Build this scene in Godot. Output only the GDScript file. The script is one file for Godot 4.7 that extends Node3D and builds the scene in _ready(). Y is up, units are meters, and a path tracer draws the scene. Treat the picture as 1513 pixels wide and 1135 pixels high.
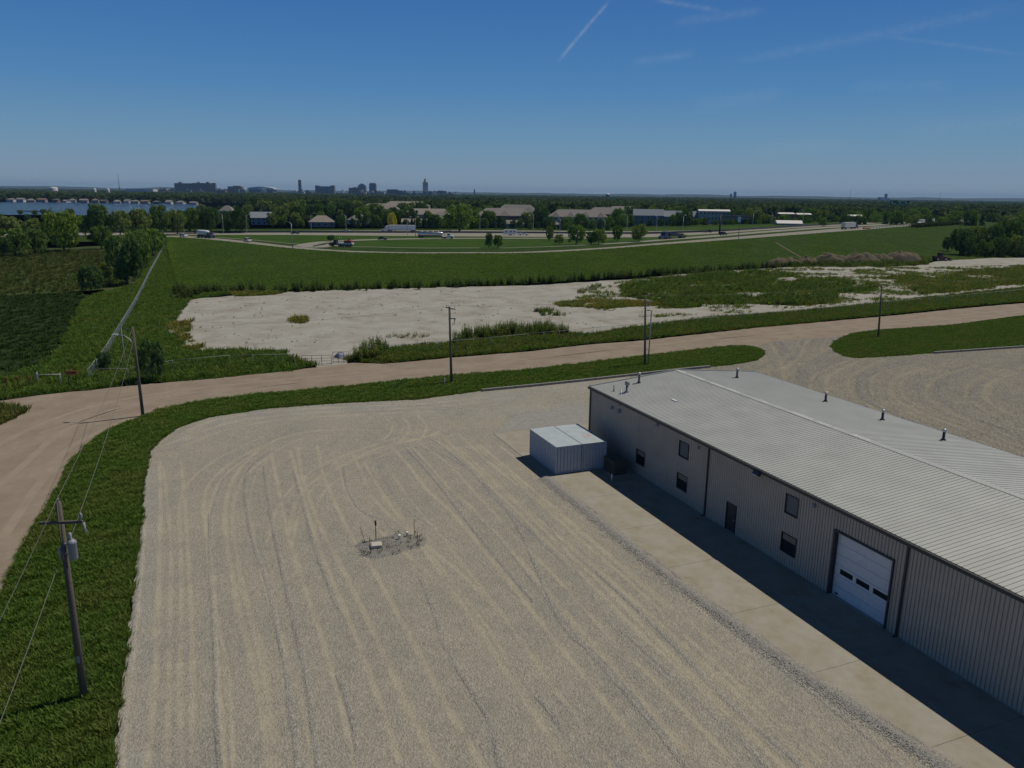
extends Node3D
# A gravel yard with a steel building, a dirt road, a motorway embankment and a town on the horizon, seen from a drone. Metres, y up.

const EXPOSURE := 0.62
var rng := RandomNumberGenerator.new()
var taken := {}
var M := {}

# ---------------------------------------------------------------- mesh builder
class MB:
	var st := SurfaceTool.new()
	func _init(smooth := false) -> void:
		st.begin(Mesh.PRIMITIVE_TRIANGLES)
		st.set_smooth_group(0 if smooth else -1)
	func tint(c: Color) -> void:
		st.set_color(c)
	func tri(a: Vector3, b: Vector3, c: Vector3) -> void:
		st.add_vertex(a); st.add_vertex(b); st.add_vertex(c)
	func quad(a: Vector3, b: Vector3, c: Vector3, d: Vector3) -> void:
		tri(a, b, c); tri(a, c, d)
	func box(c: Vector3, s: Vector3, b := Basis.IDENTITY) -> void:
		var h := s / 2.0
		var v: Array[Vector3] = []
		for i in 8:
			v.append(c + b * Vector3(h.x if i & 1 else -h.x, h.y if i & 2 else -h.y, h.z if i & 4 else -h.z))
		quad(v[0], v[2], v[3], v[1]); quad(v[4], v[5], v[7], v[6]); quad(v[0], v[4], v[6], v[2])
		quad(v[1], v[3], v[7], v[5]); quad(v[0], v[1], v[5], v[4]); quad(v[2], v[6], v[7], v[3])
	func beam(a: Vector3, b: Vector3, w: float, h: float) -> void:
		var z := (b - a).normalized()
		var up := Vector3.UP if absf(z.y) < 0.95 else Vector3.RIGHT
		var x := up.cross(z).normalized()
		box((a + b) / 2.0, Vector3(w, h, a.distance_to(b)), Basis(x, z.cross(x), z))
	func tube(p: Array, r0: float, r1: float, n := 8, caps := true) -> void:
		var rings: Array = []
		for i in p.size():
			var d: Vector3 = (p[mini(i + 1, p.size() - 1)] - p[maxi(i - 1, 0)]).normalized()
			var u := Vector3.UP if absf(d.y) < 0.95 else Vector3.RIGHT
			var x := u.cross(d).normalized()
			var y := d.cross(x)
			var r := lerpf(r0, r1, float(i) / maxf(1.0, p.size() - 1))
			var ring: Array = []
			for k in n:
				var a := TAU * k / n
				ring.append(p[i] + (x * cos(a) + y * sin(a)) * r)
			rings.append(ring)
		for i in rings.size() - 1:
			for k in n:
				var l := (k + 1) % n
				quad(rings[i][k], rings[i][l], rings[i + 1][l], rings[i + 1][k])
		if caps:
			for k in range(1, n - 1):
				tri(rings[0][0], rings[0][k + 1], rings[0][k])
				tri(rings[-1][0], rings[-1][k], rings[-1][k + 1])
	func lathe(prof: Array, at := Vector3.ZERO, n := 12, b := Basis.IDENTITY) -> void:
		for i in prof.size() - 1:
			for k in n:
				var a := TAU * k / n
				var c := TAU * (k + 1) / n
				var q := func(pr: Vector2, t: float) -> Vector3: return at + b * Vector3(cos(t) * pr.x, pr.y, sin(t) * pr.x)
				quad(q.call(prof[i], a), q.call(prof[i + 1], a), q.call(prof[i + 1], c), q.call(prof[i], c))
	func prism(outline: Array, depth: float, xf := Transform3D.IDENTITY) -> void:   # outline in x,y; extruded along z
		var pv := PackedVector2Array(outline)
		var ix := Geometry2D.triangulate_polygon(pv)
		for k in range(0, ix.size(), 3):
			for s in [-1.0, 1.0]:
				var t: Array = []
				for j in 3:
					var o: Vector2 = pv[ix[k + j]]
					t.append(xf * Vector3(o.x, o.y, s * depth / 2.0))
				if s < 0: tri(t[0], t[1], t[2])
				else: tri(t[0], t[2], t[1])
		for k in pv.size():
			var a: Vector2 = pv[k]
			var c: Vector2 = pv[(k + 1) % pv.size()]
			quad(xf * Vector3(a.x, a.y, -depth / 2), xf * Vector3(c.x, c.y, -depth / 2), xf * Vector3(c.x, c.y, depth / 2), xf * Vector3(a.x, a.y, depth / 2))
	func mesh() -> ArrayMesh:
		st.generate_normals()
		return st.commit()

# ---------------------------------------------------------------- scene graph helpers
func numbered(called: String) -> String:
	if not taken.has(called):
		taken[called] = 0
		return called
	taken[called] += 1
	return "%s_%03d" % [called, taken[called]]

func tag(o: Node, label: String, category := "", group := "", kind := "") -> Node:
	if label: o.set_meta("label", label)
	if category: o.set_meta("category", category)
	if group: o.set_meta("group", group)
	if kind: o.set_meta("kind", kind)
	return o

func thing(called: String, label: String, category: String, at := Vector3.ZERO, turn := 0.0, group := "") -> Node3D:
	var o := Node3D.new()
	o.name = numbered(called)
	add_child(o)
	o.position = at
	o.rotation.y = turn
	tag(o, label, category, group)
	return o

func part(parent: Node, called: String, mesh: Mesh, m: Material, at := Vector3.ZERO) -> MeshInstance3D:
	var o := MeshInstance3D.new()
	o.name = called
	o.mesh = mesh
	o.material_override = m
	o.position = at
	parent.add_child(o, true)
	return o

func single(called: String, mesh: Mesh, m: Material, label: String, category: String, at := Vector3.ZERO, turn := 0.0, group := "") -> MeshInstance3D:
	var o := part(self, numbered(called), mesh, m, at)
	o.rotation.y = turn
	tag(o, label, category, group)
	return o

func structure(called: String, mesh: Mesh, m: Material) -> MeshInstance3D:
	var o := part(self, numbered(called), mesh, m)
	o.set_meta("kind", "structure")
	return o

func copy(src: Node3D, at: Vector3, turn: float, label := "", group := "") -> Node3D:
	var c: Node3D = src.duplicate()
	c.name = numbered(String(src.name).rstrip("0123456789").trim_suffix("_"))
	add_child(c)
	c.position = at
	c.rotation.y = turn
	if label: c.set_meta("label", label)
	if group: c.set_meta("group", group)
	return c

func scatter(called: String, mesh: Mesh, m: Material, xf: Array, cols: Array, label: String, parent: Node = self) -> MultiMeshInstance3D:
	var mm := MultiMesh.new()
	mm.transform_format = MultiMesh.TRANSFORM_3D
	mm.use_colors = cols.size() > 0
	mm.mesh = mesh
	mm.instance_count = xf.size()
	for i in xf.size():
		mm.set_instance_transform(i, xf[i])
		if mm.use_colors: mm.set_instance_color(i, cols[i])
	var o := MultiMeshInstance3D.new()
	o.name = numbered(called) if parent == self else called
	o.multimesh = mm
	o.material_override = m
	parent.add_child(o, true)
	tag(o, label, "", "", "stuff")
	return o

# ---------------------------------------------------------------- geometry helpers
func lin(r: float, g: float, b: float) -> Color:      # a linear base colour as an sRGB albedo
	return Color(r, g, b).linear_to_srgb()

func vec2s(a: Array) -> PackedVector2Array:
	var o := PackedVector2Array()
	for i in range(0, a.size(), 2): o.append(Vector2(a[i], a[i + 1]))
	return o

func vec3s(a: Array) -> Array:
	var o: Array = []
	for i in range(0, a.size(), 3): o.append(Vector3(a[i], a[i + 1], a[i + 2]))
	return o

func smooth2(p: PackedVector2Array, closed: bool, step: float) -> PackedVector2Array:   # Catmull-Rom
	var o := PackedVector2Array()
	var n := p.size()
	for i in (n if closed else n - 1):
		var a := p[(i - 1 + n) % n] if closed else p[maxi(i - 1, 0)]
		var b := p[i]
		var c := p[(i + 1) % n] if closed else p[mini(i + 1, n - 1)]
		var d := p[(i + 2) % n] if closed else p[mini(i + 2, n - 1)]
		var k := maxi(1, int(b.distance_to(c) / step))
		for j in k: o.append(b.cubic_interpolate(c, a, d, float(j) / k))
	if not closed: o.append(p[n - 1])
	return o

var edge_noise := FastNoiseLite.new()
func ragged(p: PackedVector2Array, step: float, amp: float, freq := 0.4) -> PackedVector2Array:
	edge_noise.seed = 5
	edge_noise.frequency = freq
	var o := PackedVector2Array()
	for i in p.size():
		var a := p[i]
		var b := p[(i + 1) % p.size()]
		var k := maxi(1, int(a.distance_to(b) / step))
		for j in k:
			var q := a.lerp(b, float(j) / k)
			o.append(q + Vector2(edge_noise.get_noise_2d(q.x, q.y), edge_noise.get_noise_2d(q.y + 90, q.x)) * amp)
	return o

func cross2(a: Vector2, b: Vector2) -> float:
	return a.x * b.y - a.y * b.x

func sheet(p: PackedVector2Array, y: float, uv := Rect2()) -> ArrayMesh:
	var st := SurfaceTool.new()
	st.begin(Mesh.PRIMITIVE_TRIANGLES)
	var ix := Geometry2D.triangulate_polygon(p)
	if ix.is_empty(): print("sheet failed ", p.size(), " ", p[0])
	for k in range(0, ix.size(), 3):
		var t := [ix[k], ix[k + 1], ix[k + 2]]
		if cross2(p[t[1]] - p[t[0]], p[t[2]] - p[t[0]]) < 0: t = [t[0], t[2], t[1]]
		for i in t:
			st.set_normal(Vector3.UP)
			if uv.has_area(): st.set_uv(Vector2((p[i].x - uv.position.x) / uv.size.x, (p[i].y - uv.position.y) / uv.size.y))
			st.add_vertex(Vector3(p[i].x, y, p[i].y))
	return st.commit()

func points_in(p: PackedVector2Array, n: int) -> PackedVector2Array:
	var ix := Geometry2D.triangulate_polygon(p)
	var acc := PackedFloat32Array()
	var sum := 0.0
	for k in range(0, ix.size(), 3):
		sum += absf(cross2(p[ix[k + 1]] - p[ix[k]], p[ix[k + 2]] - p[ix[k]])) / 2.0
		acc.append(sum)
	var o := PackedVector2Array()
	for i in n:
		var k := acc.bsearch(rng.randf() * sum) * 3
		if k >= ix.size(): continue
		var u := rng.randf()
		var v := rng.randf()
		if u + v > 1.0: u = 1.0 - u; v = 1.0 - v
		o.append(p[ix[k]] + (p[ix[k + 1]] - p[ix[k]]) * u + (p[ix[k + 2]] - p[ix[k]]) * v)
	return o

func area(p: PackedVector2Array) -> float:
	var s := 0.0
	for i in p.size(): s += cross2(p[i], p[(i + 1) % p.size()])
	return absf(s) / 2.0

func strip(a: Array, b: Array, rows: int, bulge := false) -> ArrayMesh:      # a loft between two rows of points
	var st := SurfaceTool.new()
	st.begin(Mesh.PRIMITIVE_TRIANGLES)
	st.set_smooth_group(0)
	var q := func(i: int, j: int) -> Vector3:
		var t := float(j) / rows
		var v: Vector3 = a[i].lerp(b[i], t)
		if bulge: v.y = lerpf(a[i].y, b[i].y, t * t * (3.0 - 2.0 * t))
		return v
	for i in a.size() - 1:
		for j in rows:
			var c := [q.call(i, j), q.call(i + 1, j), q.call(i + 1, j + 1), q.call(i, j + 1)]
			for k in [0, 3, 2, 0, 2, 1]: st.add_vertex(c[k])
	st.generate_normals()
	return st.commit()

func finer(a: Array, k: int) -> Array:
	var o: Array = []
	for i in a.size() - 1:
		for j in k:
			var t := float(j) / k
			var pa: Vector3 = a[maxi(i - 1, 0)]
			var pd: Vector3 = a[mini(i + 2, a.size() - 1)]
			o.append(a[i].cubic_interpolate(a[i + 1], pa, pd, t))
	o.append(a[-1])
	return o

func ribbon(line: Array, width: float, lift: float) -> ArrayMesh:
	var l: Array = []
	var r: Array = []
	for i in line.size():
		var d: Vector3 = line[mini(i + 1, line.size() - 1)] - line[maxi(i - 1, 0)]
		var side := Vector3(-d.z, 0, d.x).normalized() * width / 2.0
		l.append(line[i] + side + Vector3.UP * lift)
		r.append(line[i] - side + Vector3.UP * lift)
	return strip(l, r, 1)

# ---------------------------------------------------------------- textures
func noise(freq: float, sd: int, oct := 4, kind := FastNoiseLite.TYPE_SIMPLEX_SMOOTH) -> FastNoiseLite:
	var n := FastNoiseLite.new()
	n.noise_type = kind
	n.frequency = freq
	n.seed = sd
	n.fractal_octaves = oct
	return n

func noise_bytes(size: int, freq: float, sd: int, oct := 4) -> PackedByteArray:
	var im := noise(freq, sd, oct).get_seamless_image(size, size, false, false, 0.15)
	im.convert(Image.FORMAT_L8)
	return im.get_data()

func grain_bytes(size: int, sd: int) -> PackedByteArray:
	var r := RandomNumberGenerator.new()
	r.seed = sd
	var b := PackedByteArray()
	b.resize(size * size)
	for i in b.size(): b[i] = r.randi() & 255
	return b

# layers: [bytes, weight]; the weighted sum runs through a gradient of linear colours
func baked(size: int, layers: Array, ramp: Gradient) -> Array:
	var lut := PackedByteArray()
	for i in 256:
		var c := ramp.sample(i / 255.0).linear_to_srgb()
		lut.append_array([c.r8, c.g8, c.b8])
	var out := PackedByteArray()
	out.resize(size * size * 3)
	var bump := PackedByteArray()
	bump.resize(size * size)
	var n := layers.size()
	var L0: PackedByteArray = layers[0][0]
	var L1: PackedByteArray = layers[1][0]
	var L2: PackedByteArray = layers[2][0]
	var w0: float = layers[0][1]
	var w1: float = layers[1][1]
	var w2: float = layers[2][1]
	for i in size * size:
		var v := clampi(int(127.0 + (L0[i] - 127) * w0 + (L1[i] - 127) * w1 + (L2[i] - 127) * w2), 0, 255)
		bump[i] = v
		var k := v * 3
		var j := i * 3
		out[j] = lut[k]; out[j + 1] = lut[k + 1]; out[j + 2] = lut[k + 2]
	var im := Image.create_from_data(size, size, false, Image.FORMAT_RGB8, out)
	var nm := Image.create_from_data(size, size, false, Image.FORMAT_L8, bump)
	nm.convert(Image.FORMAT_RGBA8)
	return [ImageTexture.create_from_image(im), nm]

func grad(stops: Array) -> Gradient:
	var g := Gradient.new()
	var o := PackedFloat32Array()
	var c := PackedColorArray()
	for s in stops:
		o.append(s[0]); c.append(s[1])
	g.offsets = o
	g.colors = c
	return g

func ground_mat(tex: Array, metres: float, rough := 0.95, relief := 3.0) -> StandardMaterial3D:
	var m := StandardMaterial3D.new()
	m.albedo_texture = tex[0]
	m.uv1_triplanar = true
	m.uv1_world_triplanar = true
	m.uv1_scale = Vector3.ONE / metres
	m.roughness = rough
	m.metallic_specular = 0.2
	if relief > 0.0:
		var nm: Image = tex[1].duplicate()
		nm.bump_map_to_normal_map(relief)
		m.normal_enabled = true
		m.normal_texture = ImageTexture.create_from_image(nm)
	return m

func paint(r: float, g: float, b: float, rough := 0.6, metal := 0.0) -> StandardMaterial3D:
	var m := StandardMaterial3D.new()
	m.albedo_color = lin(r, g, b)
	m.roughness = rough
	m.metallic = metal
	return m

func worn(r: float, g: float, b: float, spread: float, freq: float, metres: float, rough := 0.7, metal := 0.0) -> StandardMaterial3D:
	var m := paint(r, g, b, rough, metal)
	var t := NoiseTexture2D.new()
	t.width = 256; t.height = 256
	t.seamless = true
	t.noise = noise(freq, int(r * 977 + g * 353) + 3, 5)
	t.color_ramp = grad([[0.15, lin(r * (1 - spread), g * (1 - spread), b * (1 - spread))], [0.85, lin(r * (1 + spread), g * (1 + spread), b * (1 + spread))]])
	m.albedo_color = Color.WHITE
	m.albedo_texture = t
	m.uv1_triplanar = true
	m.uv1_world_triplanar = true
	m.uv1_scale = Vector3.ONE / metres
	return m

func leafy(r: float, g: float, b: float) -> StandardMaterial3D:
	var m := paint(r, g, b, 0.75)
	m.metallic_specular = 0.25
	m.vertex_color_use_as_albedo = true
	m.cull_mode = BaseMaterial3D.CULL_DISABLED
	m.backlight_enabled = true
	m.backlight = Color(0.8, 0.85, 0.4)
	return m

# ---------------------------------------------------------------- plants
func tuft_mesh(sd: int, blades: int, h: float, spread: float, w: float, lean: float) -> ArrayMesh:
	var r := RandomNumberGenerator.new()
	r.seed = sd
	var b := MB.new()
	for i in blades:
		var a := r.randf() * TAU
		var o := Vector3(cos(a), 0, sin(a)) * spread * sqrt(r.randf())
		var d := Vector3(cos(a + r.randf_range(-0.8, 0.8)), 0, sin(a + r.randf_range(-0.8, 0.8)))
		var s := Vector3(-d.z, 0, d.x) * w
		var k := h * r.randf_range(0.5, 1.1)
		var t := 1.0 + r.randf_range(-0.25, 0.25)
		b.tint(Color(t, t, t * 0.9))
		var m := o + d * lean * k * 0.35 + Vector3.UP * k * 0.6
		b.quad(o - s, o + s, m + s * 0.8, m - s * 0.8)
		b.tri(m - s * 0.8, m + s * 0.8, o + d * lean * k + Vector3.UP * k)
	return b.mesh()

func weed_mesh(sd: int, stems: int, h: float) -> ArrayMesh:      # upright stems set with leaves
	var r := RandomNumberGenerator.new()
	r.seed = sd
	var b := MB.new()
	for i in stems:
		var a := r.randf() * TAU
		var o := Vector3(cos(a), 0, sin(a)) * 0.28 * sqrt(r.randf())
		var top := o + Vector3(r.randf_range(-0.2, 0.2), 1, r.randf_range(-0.2, 0.2)) * h * r.randf_range(0.6, 1.1)
		b.tint(Color(0.8, 0.75, 0.5))
		var sd2 := Vector3(0.012, 0, 0.012)
		b.quad(o - sd2, o + sd2, top + sd2, top - sd2)
		for k in 9:
			var p := o.lerp(top, 0.12 + 0.88 * k / 8.0)
			var e := r.randf() * TAU
			var d := Vector3(cos(e), r.randf_range(-0.2, 0.7), sin(e)).normalized()
			var l := h * r.randf_range(0.14, 0.28) * (1.15 - 0.6 * k / 8.0)
			var s := d.cross(Vector3.UP).normalized() * l * 0.28
			var t := 1.0 + r.randf_range(-0.3, 0.3)
			b.tint(Color(t, t, t * 0.85))
			b.quad(p, p + d * l * 0.5 + s, p + d * l, p + d * l * 0.5 - s)
	return b.mesh()

func crown_mesh(sd: int, lobes: int, leaves: int, leaf: float, kind: String) -> ArrayMesh:   # in a unit envelope: radius 1, from y 0 to 1
	var r := RandomNumberGenerator.new()
	r.seed = sd
	var b := MB.new()
	var blobs: Array = []
	for i in lobes:
		var y := r.randf_range(0.12, 0.9)
		var env := 0.0
		match kind:
			"round": env = sqrt(maxf(0.0, 1.0 - pow((y - 0.48) / 0.54, 2.0)))
			"spread": env = sqrt(maxf(0.0, 1.0 - pow((y - 0.62) / 0.42, 2.0))) if y > 0.3 else 0.55
			"cone": env = (1.0 - y) * 0.95 + 0.06
			"tall": env = sqrt(maxf(0.0, 1.0 - pow((y - 0.45) / 0.6, 2.0))) * 0.85
		var a := i * 2.399 + r.randf_range(-0.5, 0.5)
		var rad := env * pow(r.randf(), 0.35) * 0.8
		var s := r.randf_range(0.13, 0.27) * (0.6 if kind == "cone" else 1.0)
		blobs.append([Vector3(cos(a) * rad, y, sin(a) * rad), s, r.randf_range(0.8, 1.22)])
	for q in blobs:
		for k in leaves:
			var d := Vector3(r.randfn(), r.randfn(), r.randfn()).normalized()
			var f := pow(r.randf(), 0.33)
			var p: Vector3 = q[0] + d * Vector3(q[1], q[1] * 0.62, q[1]) * f
			if p.y < 0.02: continue
			var u := (d + Vector3(r.randfn(), r.randfn(), r.randfn()) * 0.7).cross(Vector3(r.randfn(), r.randfn(), r.randfn())).normalized()
			var v := u.cross(d).normalized()
			var l := leaf * r.randf_range(0.6, 1.3)
			var t: float = q[2] * r.randf_range(0.75, 1.25)
			b.tint(Color(t, t, t * r.randf_range(0.75, 1.0)))
			b.quad(p - u * l, p + v * l * 0.6, p + u * l, p - v * l * 0.6)
	return b.mesh()

func trunk_mesh(sd: int, kind: String) -> ArrayMesh:      # same unit envelope, so it scales with the crown
	var r := RandomNumberGenerator.new()
	r.seed = sd
	var b := MB.new(true)
	var fork := Vector3(r.randf_range(-0.05, 0.05), 0.3, r.randf_range(-0.05, 0.05))
	b.tube([Vector3(0, -0.03, 0), Vector3(0.01, 0.12, 0), fork], 0.06, 0.042, 7)
	if kind == "cone":
		b.tube([fork, Vector3(0, 0.92, 0)], 0.042, 0.01, 6)
		return b.mesh()
	for i in 7:
		var a := i * 2.4 + r.randf_range(-0.4, 0.4)
		var rad := r.randf_range(0.25, 0.62)
		var e := Vector3(cos(a) * rad, r.randf_range(0.55, 0.85), sin(a) * rad)
		var m := fork.lerp(e, 0.5) + Vector3(0, 0.03, 0)
		b.tube([fork + Vector3(0, -0.05, 0), m, e], 0.032, 0.007, 5)
	return b.mesh()

var crowns := {}
var trunks := {}
func tree(called: String, kind: String, at: Vector3, h: float, rad: float, leaf: Material, label: String, category := "tree", group := "", variant := 0) -> Node3D:
	var key := "%s%d" % [kind, variant]
	if not crowns.has(key):
		crowns[key] = crown_mesh(hash(key) % 1000, 62 if kind != "cone" else 70, 44, 0.058, kind)
		trunks[key] = trunk_mesh(hash(key) % 1000 + 7, kind)
	var o := thing(called, label, category, at, rng.randf() * TAU, group)
	var lift := 0.12 if kind in ["round", "spread", "tall"] else 0.04
	var t := part(o, "trunk", trunks[key], M.bark)
	t.scale = Vector3(rad, h, rad)
	var c := part(o, "crown", crowns[key], leaf, Vector3(0, h * lift * 0.6, 0))
	c.scale = Vector3(rad, h * (1.0 - lift * 0.5), rad)
	return o

# grass or weeds spread over a polygon; tint varies in patches
func plant(called: String, poly: PackedVector2Array, per_m2: float, most: int, mesh: Mesh, base: Color, dry: Color, dry_share: float, size: Vector2, y: float, label: String, parent: Node = self, holes := 0.0) -> void:
	var nh := noise(0.07, 14, 3)
	var n := mini(most, int(area(poly) * per_m2))
	var nz := noise(0.12, 11, 3)
	var nf := noise(0.9, 12, 2)
	var xf: Array = []
	var cs: Array = []
	for q in points_in(poly, n):
		if holes > 0.0 and nh.get_noise_2d(q.x, q.y) + 0.5 * nf.get_noise_2d(q.x, q.y) < holes - 0.45: continue
		var v := nz.get_noise_2d(q.x, q.y) * 0.9 + nf.get_noise_2d(q.x, q.y) * 0.5 + rng.randf_range(-0.25, 0.25)
		var k := rng.randf_range(size.x, size.y) * (1.0 + 0.35 * nf.get_noise_2d(q.y, q.x))
		xf.append(Transform3D(Basis(Vector3.UP, rng.randf() * TAU).scaled(Vector3(k, k * rng.randf_range(0.8, 1.2), k)), Vector3(q.x, y, q.y)))
		var t := clampf(dry_share * (1.0 + v) + 0.3 * v, 0.0, 1.0)
		var c := base.lerp(dry, t) * rng.randf_range(0.8, 1.2)
		cs.append(Color(c.r, c.g, c.b))
	scatter(called, mesh, M.blade, xf, cs, label, parent)

# ---------------------------------------------------------------- sky
func make_sky() -> PanoramaSkyMaterial:
	var w := 4096
	var h := 2048
	var stops := [[0.0, Color8(140, 157, 172)], [1.2, Color8(128, 150, 170)], [3.5, Color8(108, 146, 175)], [7.0, Color8(80, 130, 178)], [10.0, Color8(68, 118, 173)], [13.5, Color8(58, 106, 166)], [22.0, Color8(43, 80, 132)], [45.0, Color8(27, 43, 66)], [90.0, Color8(20, 31, 47)]]
	var g := Gradient.new()
	var o := PackedFloat32Array()
	var c := PackedColorArray()
	for s in stops:
		o.append(s[0] / 90.0); c.append((s[1] as Color).srgb_to_linear() * (1.0 / EXPOSURE))
	g.offsets = o
	g.colors = c
	var im := Image.create(w, h, false, Image.FORMAT_RGBF)
	for y in h:
		var el := clampf(90.0 - (y + 0.5) * 180.0 / h, 0.0, 90.0)
		var k := g.sample(el / 90.0)
		im.fill_rect(Rect2i(0, y, w, 1), Color(k.r, k.g, k.b))
	# thin ice cloud and old contrails, drawn in azimuth and elevation: [azimuth, elevation] pairs, width, strength
	var nz := noise(0.02, 31, 4)
	var trails := [
		[[2.76, 8.69], [4.54, 10.74], [6.29, 12.55], 0.13, 0.15], [[6.29, 12.55], [8.32, 14.84], [10.75, 17.7], 0.18, 0.14],
		[[10.31, 11.11], [13.37, 11.39], [16.54, 11.69], 0.3, 0.045], [[13.58, 8.5], [22.98, 9.95], [31.1, 10.92], 0.34, 0.04], [[31.1, 10.92], [34.8, 11.39], [39.19, 12.06], 0.4, 0.04],
		[[23.37, 9.85], [27.2, 9.16], [31.5, 8.19], 0.09, 0.06], [[11.98, 5.99], [15.49, 6.49], [18.25, 6.73], 0.55, 0.035], [[16.2, 3.09], [19.21, 3.29], [22.51, 3.47], 0.5, 0.03],
		[[7.74, 8.76], [9.99, 8.99], [12.21, 9.28], 0.3, 0.05], [[25.2, 4.13], [29.25, 4.51], [33.34, 4.64], 0.6, 0.03], [[21.74, 6.87], [24.86, 7.06], [28.23, 6.83], 0.5, 0.03], [[8.89, 12.66], [11.13, 12.13], [13.77, 11.73], 0.15, 0.08]]
	var px := w / 360.0
	for t in trails:
		var steps := 420
		var along := float(Vector2(t[0][0], t[0][1]).distance_to(Vector2(t[2][0], t[2][1])))
		var width: float = t[3]
		for i in steps:
			var u := float(i) / steps
			var a := Vector2(t[0][0], t[0][1]).lerp(Vector2(t[1][0], t[1][1]), u)
			var b := Vector2(t[1][0], t[1][1]).lerp(Vector2(t[2][0], t[2][1]), u)
			var q := a.lerp(b, u)
			var cx := fposmod(q.x, 360.0) * px
			var cy := (90.0 - q.y) * px
			var half := width * px
			var fade := minf(1.0, minf(u, 1.0 - u) * 6.0)
			for yy in range(int(cy - half * 2), int(cy + half * 2) + 1):
				var xx := int(cx)
				if xx < 0 or xx >= w or yy < 0 or yy >= h: continue
				var v := absf(yy + 0.5 - cy) / half
				var amount: float = t[4] * fade * exp(-v * v * 1.6) * clampf(0.75 + 0.8 * nz.get_noise_2d(xx * 6.0, yy * 14.0), 0.0, 1.4) * minf(1.0, along * px / steps * 1.6)
				var k := im.get_pixel(xx, yy)
				im.set_pixel(xx, yy, k.lerp(Color(0.62, 0.66, 0.72) / EXPOSURE * 0.8, clampf(amount, 0.0, 0.6)))
	var m := PanoramaSkyMaterial.new()
	m.panorama = ImageTexture.create_from_image(im)
	return m

# ---------------------------------------------------------------- yard surface: crushed stone with wheel tracks
func yard_texture(size: int, r: Rect2, tracks: Array, sd: int, tone: float) -> Array:
	var half := size / 2
	var tan_ := PackedByteArray()
	var grey := PackedByteArray()
	var fresh := PackedByteArray()
	fresh.resize(half * half)
	tan_.resize(half * half)
	grey.resize(half * half)
	var sc := Vector2(half / r.size.x, half / r.size.y)
	var nz := noise(0.25, sd, 3)
	for t in tracks:      # [points, half width, kind 0 tan / 1 grey, strength]
		var line := smooth2(t[0], false, 0.05)
		var store: PackedByteArray = [tan_, grey, fresh][t[2]]
		for i in line.size() - 1:
			var d := (line[i + 1] - line[i]).normalized()
			var s := Vector2(-d.y, d.x)
			var hw: float = t[1] * (1.0 + 0.35 * nz.get_noise_2d(line[i].x * 2.0, line[i].y * 2.0))
			var k := int(hw * sc.x * 1.6) + 1
			var power: float = t[3] * clampf(0.8 + 0.9 * nz.get_noise_2d(line[i].x, line[i].y), 0.15, 1.2)
			for j in range(-k, k + 1):
				var off := j / sc.x * 0.8
				var p := (line[i] + s * off - r.position) * sc
				var x := int(p.x)
				var y := int(p.y)
				if x < 0 or y < 0 or x >= half or y >= half: continue
				var v := int(255.0 * power * clampf(1.5 - absf(off) / hw * 1.5, 0.0, 1.0))
				var at := y * half + x
				if v > store[at]: store[at] = mini(v, 255)
		if t[2] == 0: tan_ = store
		elif t[2] == 1: grey = store
		else: fresh = store
	var tile := 512
	var g0 := grain_bytes(tile, sd)
	var g1 := noise_bytes(tile, 0.11, sd + 1, 2)
	var big := noise(1.0, sd + 2, 4)
	big.frequency = 0.012
	var coarse_im := big.get_image(half, half, false, false, true)
	coarse_im.convert(Image.FORMAT_L8)
	var g2 := coarse_im.get_data()
	var mid := noise(1.0, sd + 4, 3)
	mid.frequency = 0.06
	var mid_im := mid.get_image(half, half, false, false, true)
	mid_im.convert(Image.FORMAT_L8)
	var g3 := mid_im.get_data()
	var lut := PackedByteArray()          # [earthy share 16][brightness 64]
	for a in 16:
		for b in 64:
			var c := Color(0.29, 0.28, 0.252).lerp(Color(0.318, 0.29, 0.23), a / 15.0) * tone * (0.52 + 0.96 * b / 63.0)
			c = c.linear_to_srgb()
			lut.append_array([c.r8, c.g8, c.b8])
	var out := PackedByteArray()
	out.resize(size * size * 3)
	var bump := PackedByteArray()
	bump.resize(size * size)
	for y in size:
		var hy := (y >> 1) * half
		var ty := (y & 511) * 512
		for x in size:
			var h := hy + (x >> 1)
			var e := tan_[h]
			var gr := grey[h]
			var q := ty + (x & 511)
			var fr := fresh[h]
			var rough := 172 - (e >> 2) + (gr >> 2)
			var n := ((g0[q] - 127) * rough >> 8) + ((g1[q] - 127) * rough >> 10)
			var v := 118 + n + ((g2[h] - 127) >> 3) + ((g3[h] - 127) >> 3) + (e >> 3) + (e >> 4) - (gr >> 4) + (fr >> 4)
			var earth := 118 + e - gr - (fr >> 1) + ((g2[h] - 127) >> 1) + ((g3[h] - 127) >> 2)
			var i := (clampi(earth >> 4, 0, 15) * 64 + clampi(v >> 2, 0, 63)) * 3
			var j := (y * size + x) * 3
			out[j] = lut[i]; out[j + 1] = lut[i + 1]; out[j + 2] = lut[i + 2]
			bump[y * size + x] = clampi(110 + (n >> 1) + (gr >> 1) - (e >> 3), 0, 255)
	var im := Image.create_from_data(size, size, false, Image.FORMAT_RGB8, out)
	var nm := Image.create_from_data(size, size, false, Image.FORMAT_L8, bump)
	nm.convert(Image.FORMAT_RGBA8)
	nm.bump_map_to_normal_map(2.2)
	return [ImageTexture.create_from_image(im), ImageTexture.create_from_image(nm)]

func yard_mat(t: Array) -> StandardMaterial3D:
	var m := StandardMaterial3D.new()
	m.albedo_texture = t[0]
	m.normal_enabled = true
	m.normal_texture = t[1]
	m.roughness = 0.95
	m.metallic_specular = 0.2
	return m

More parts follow.
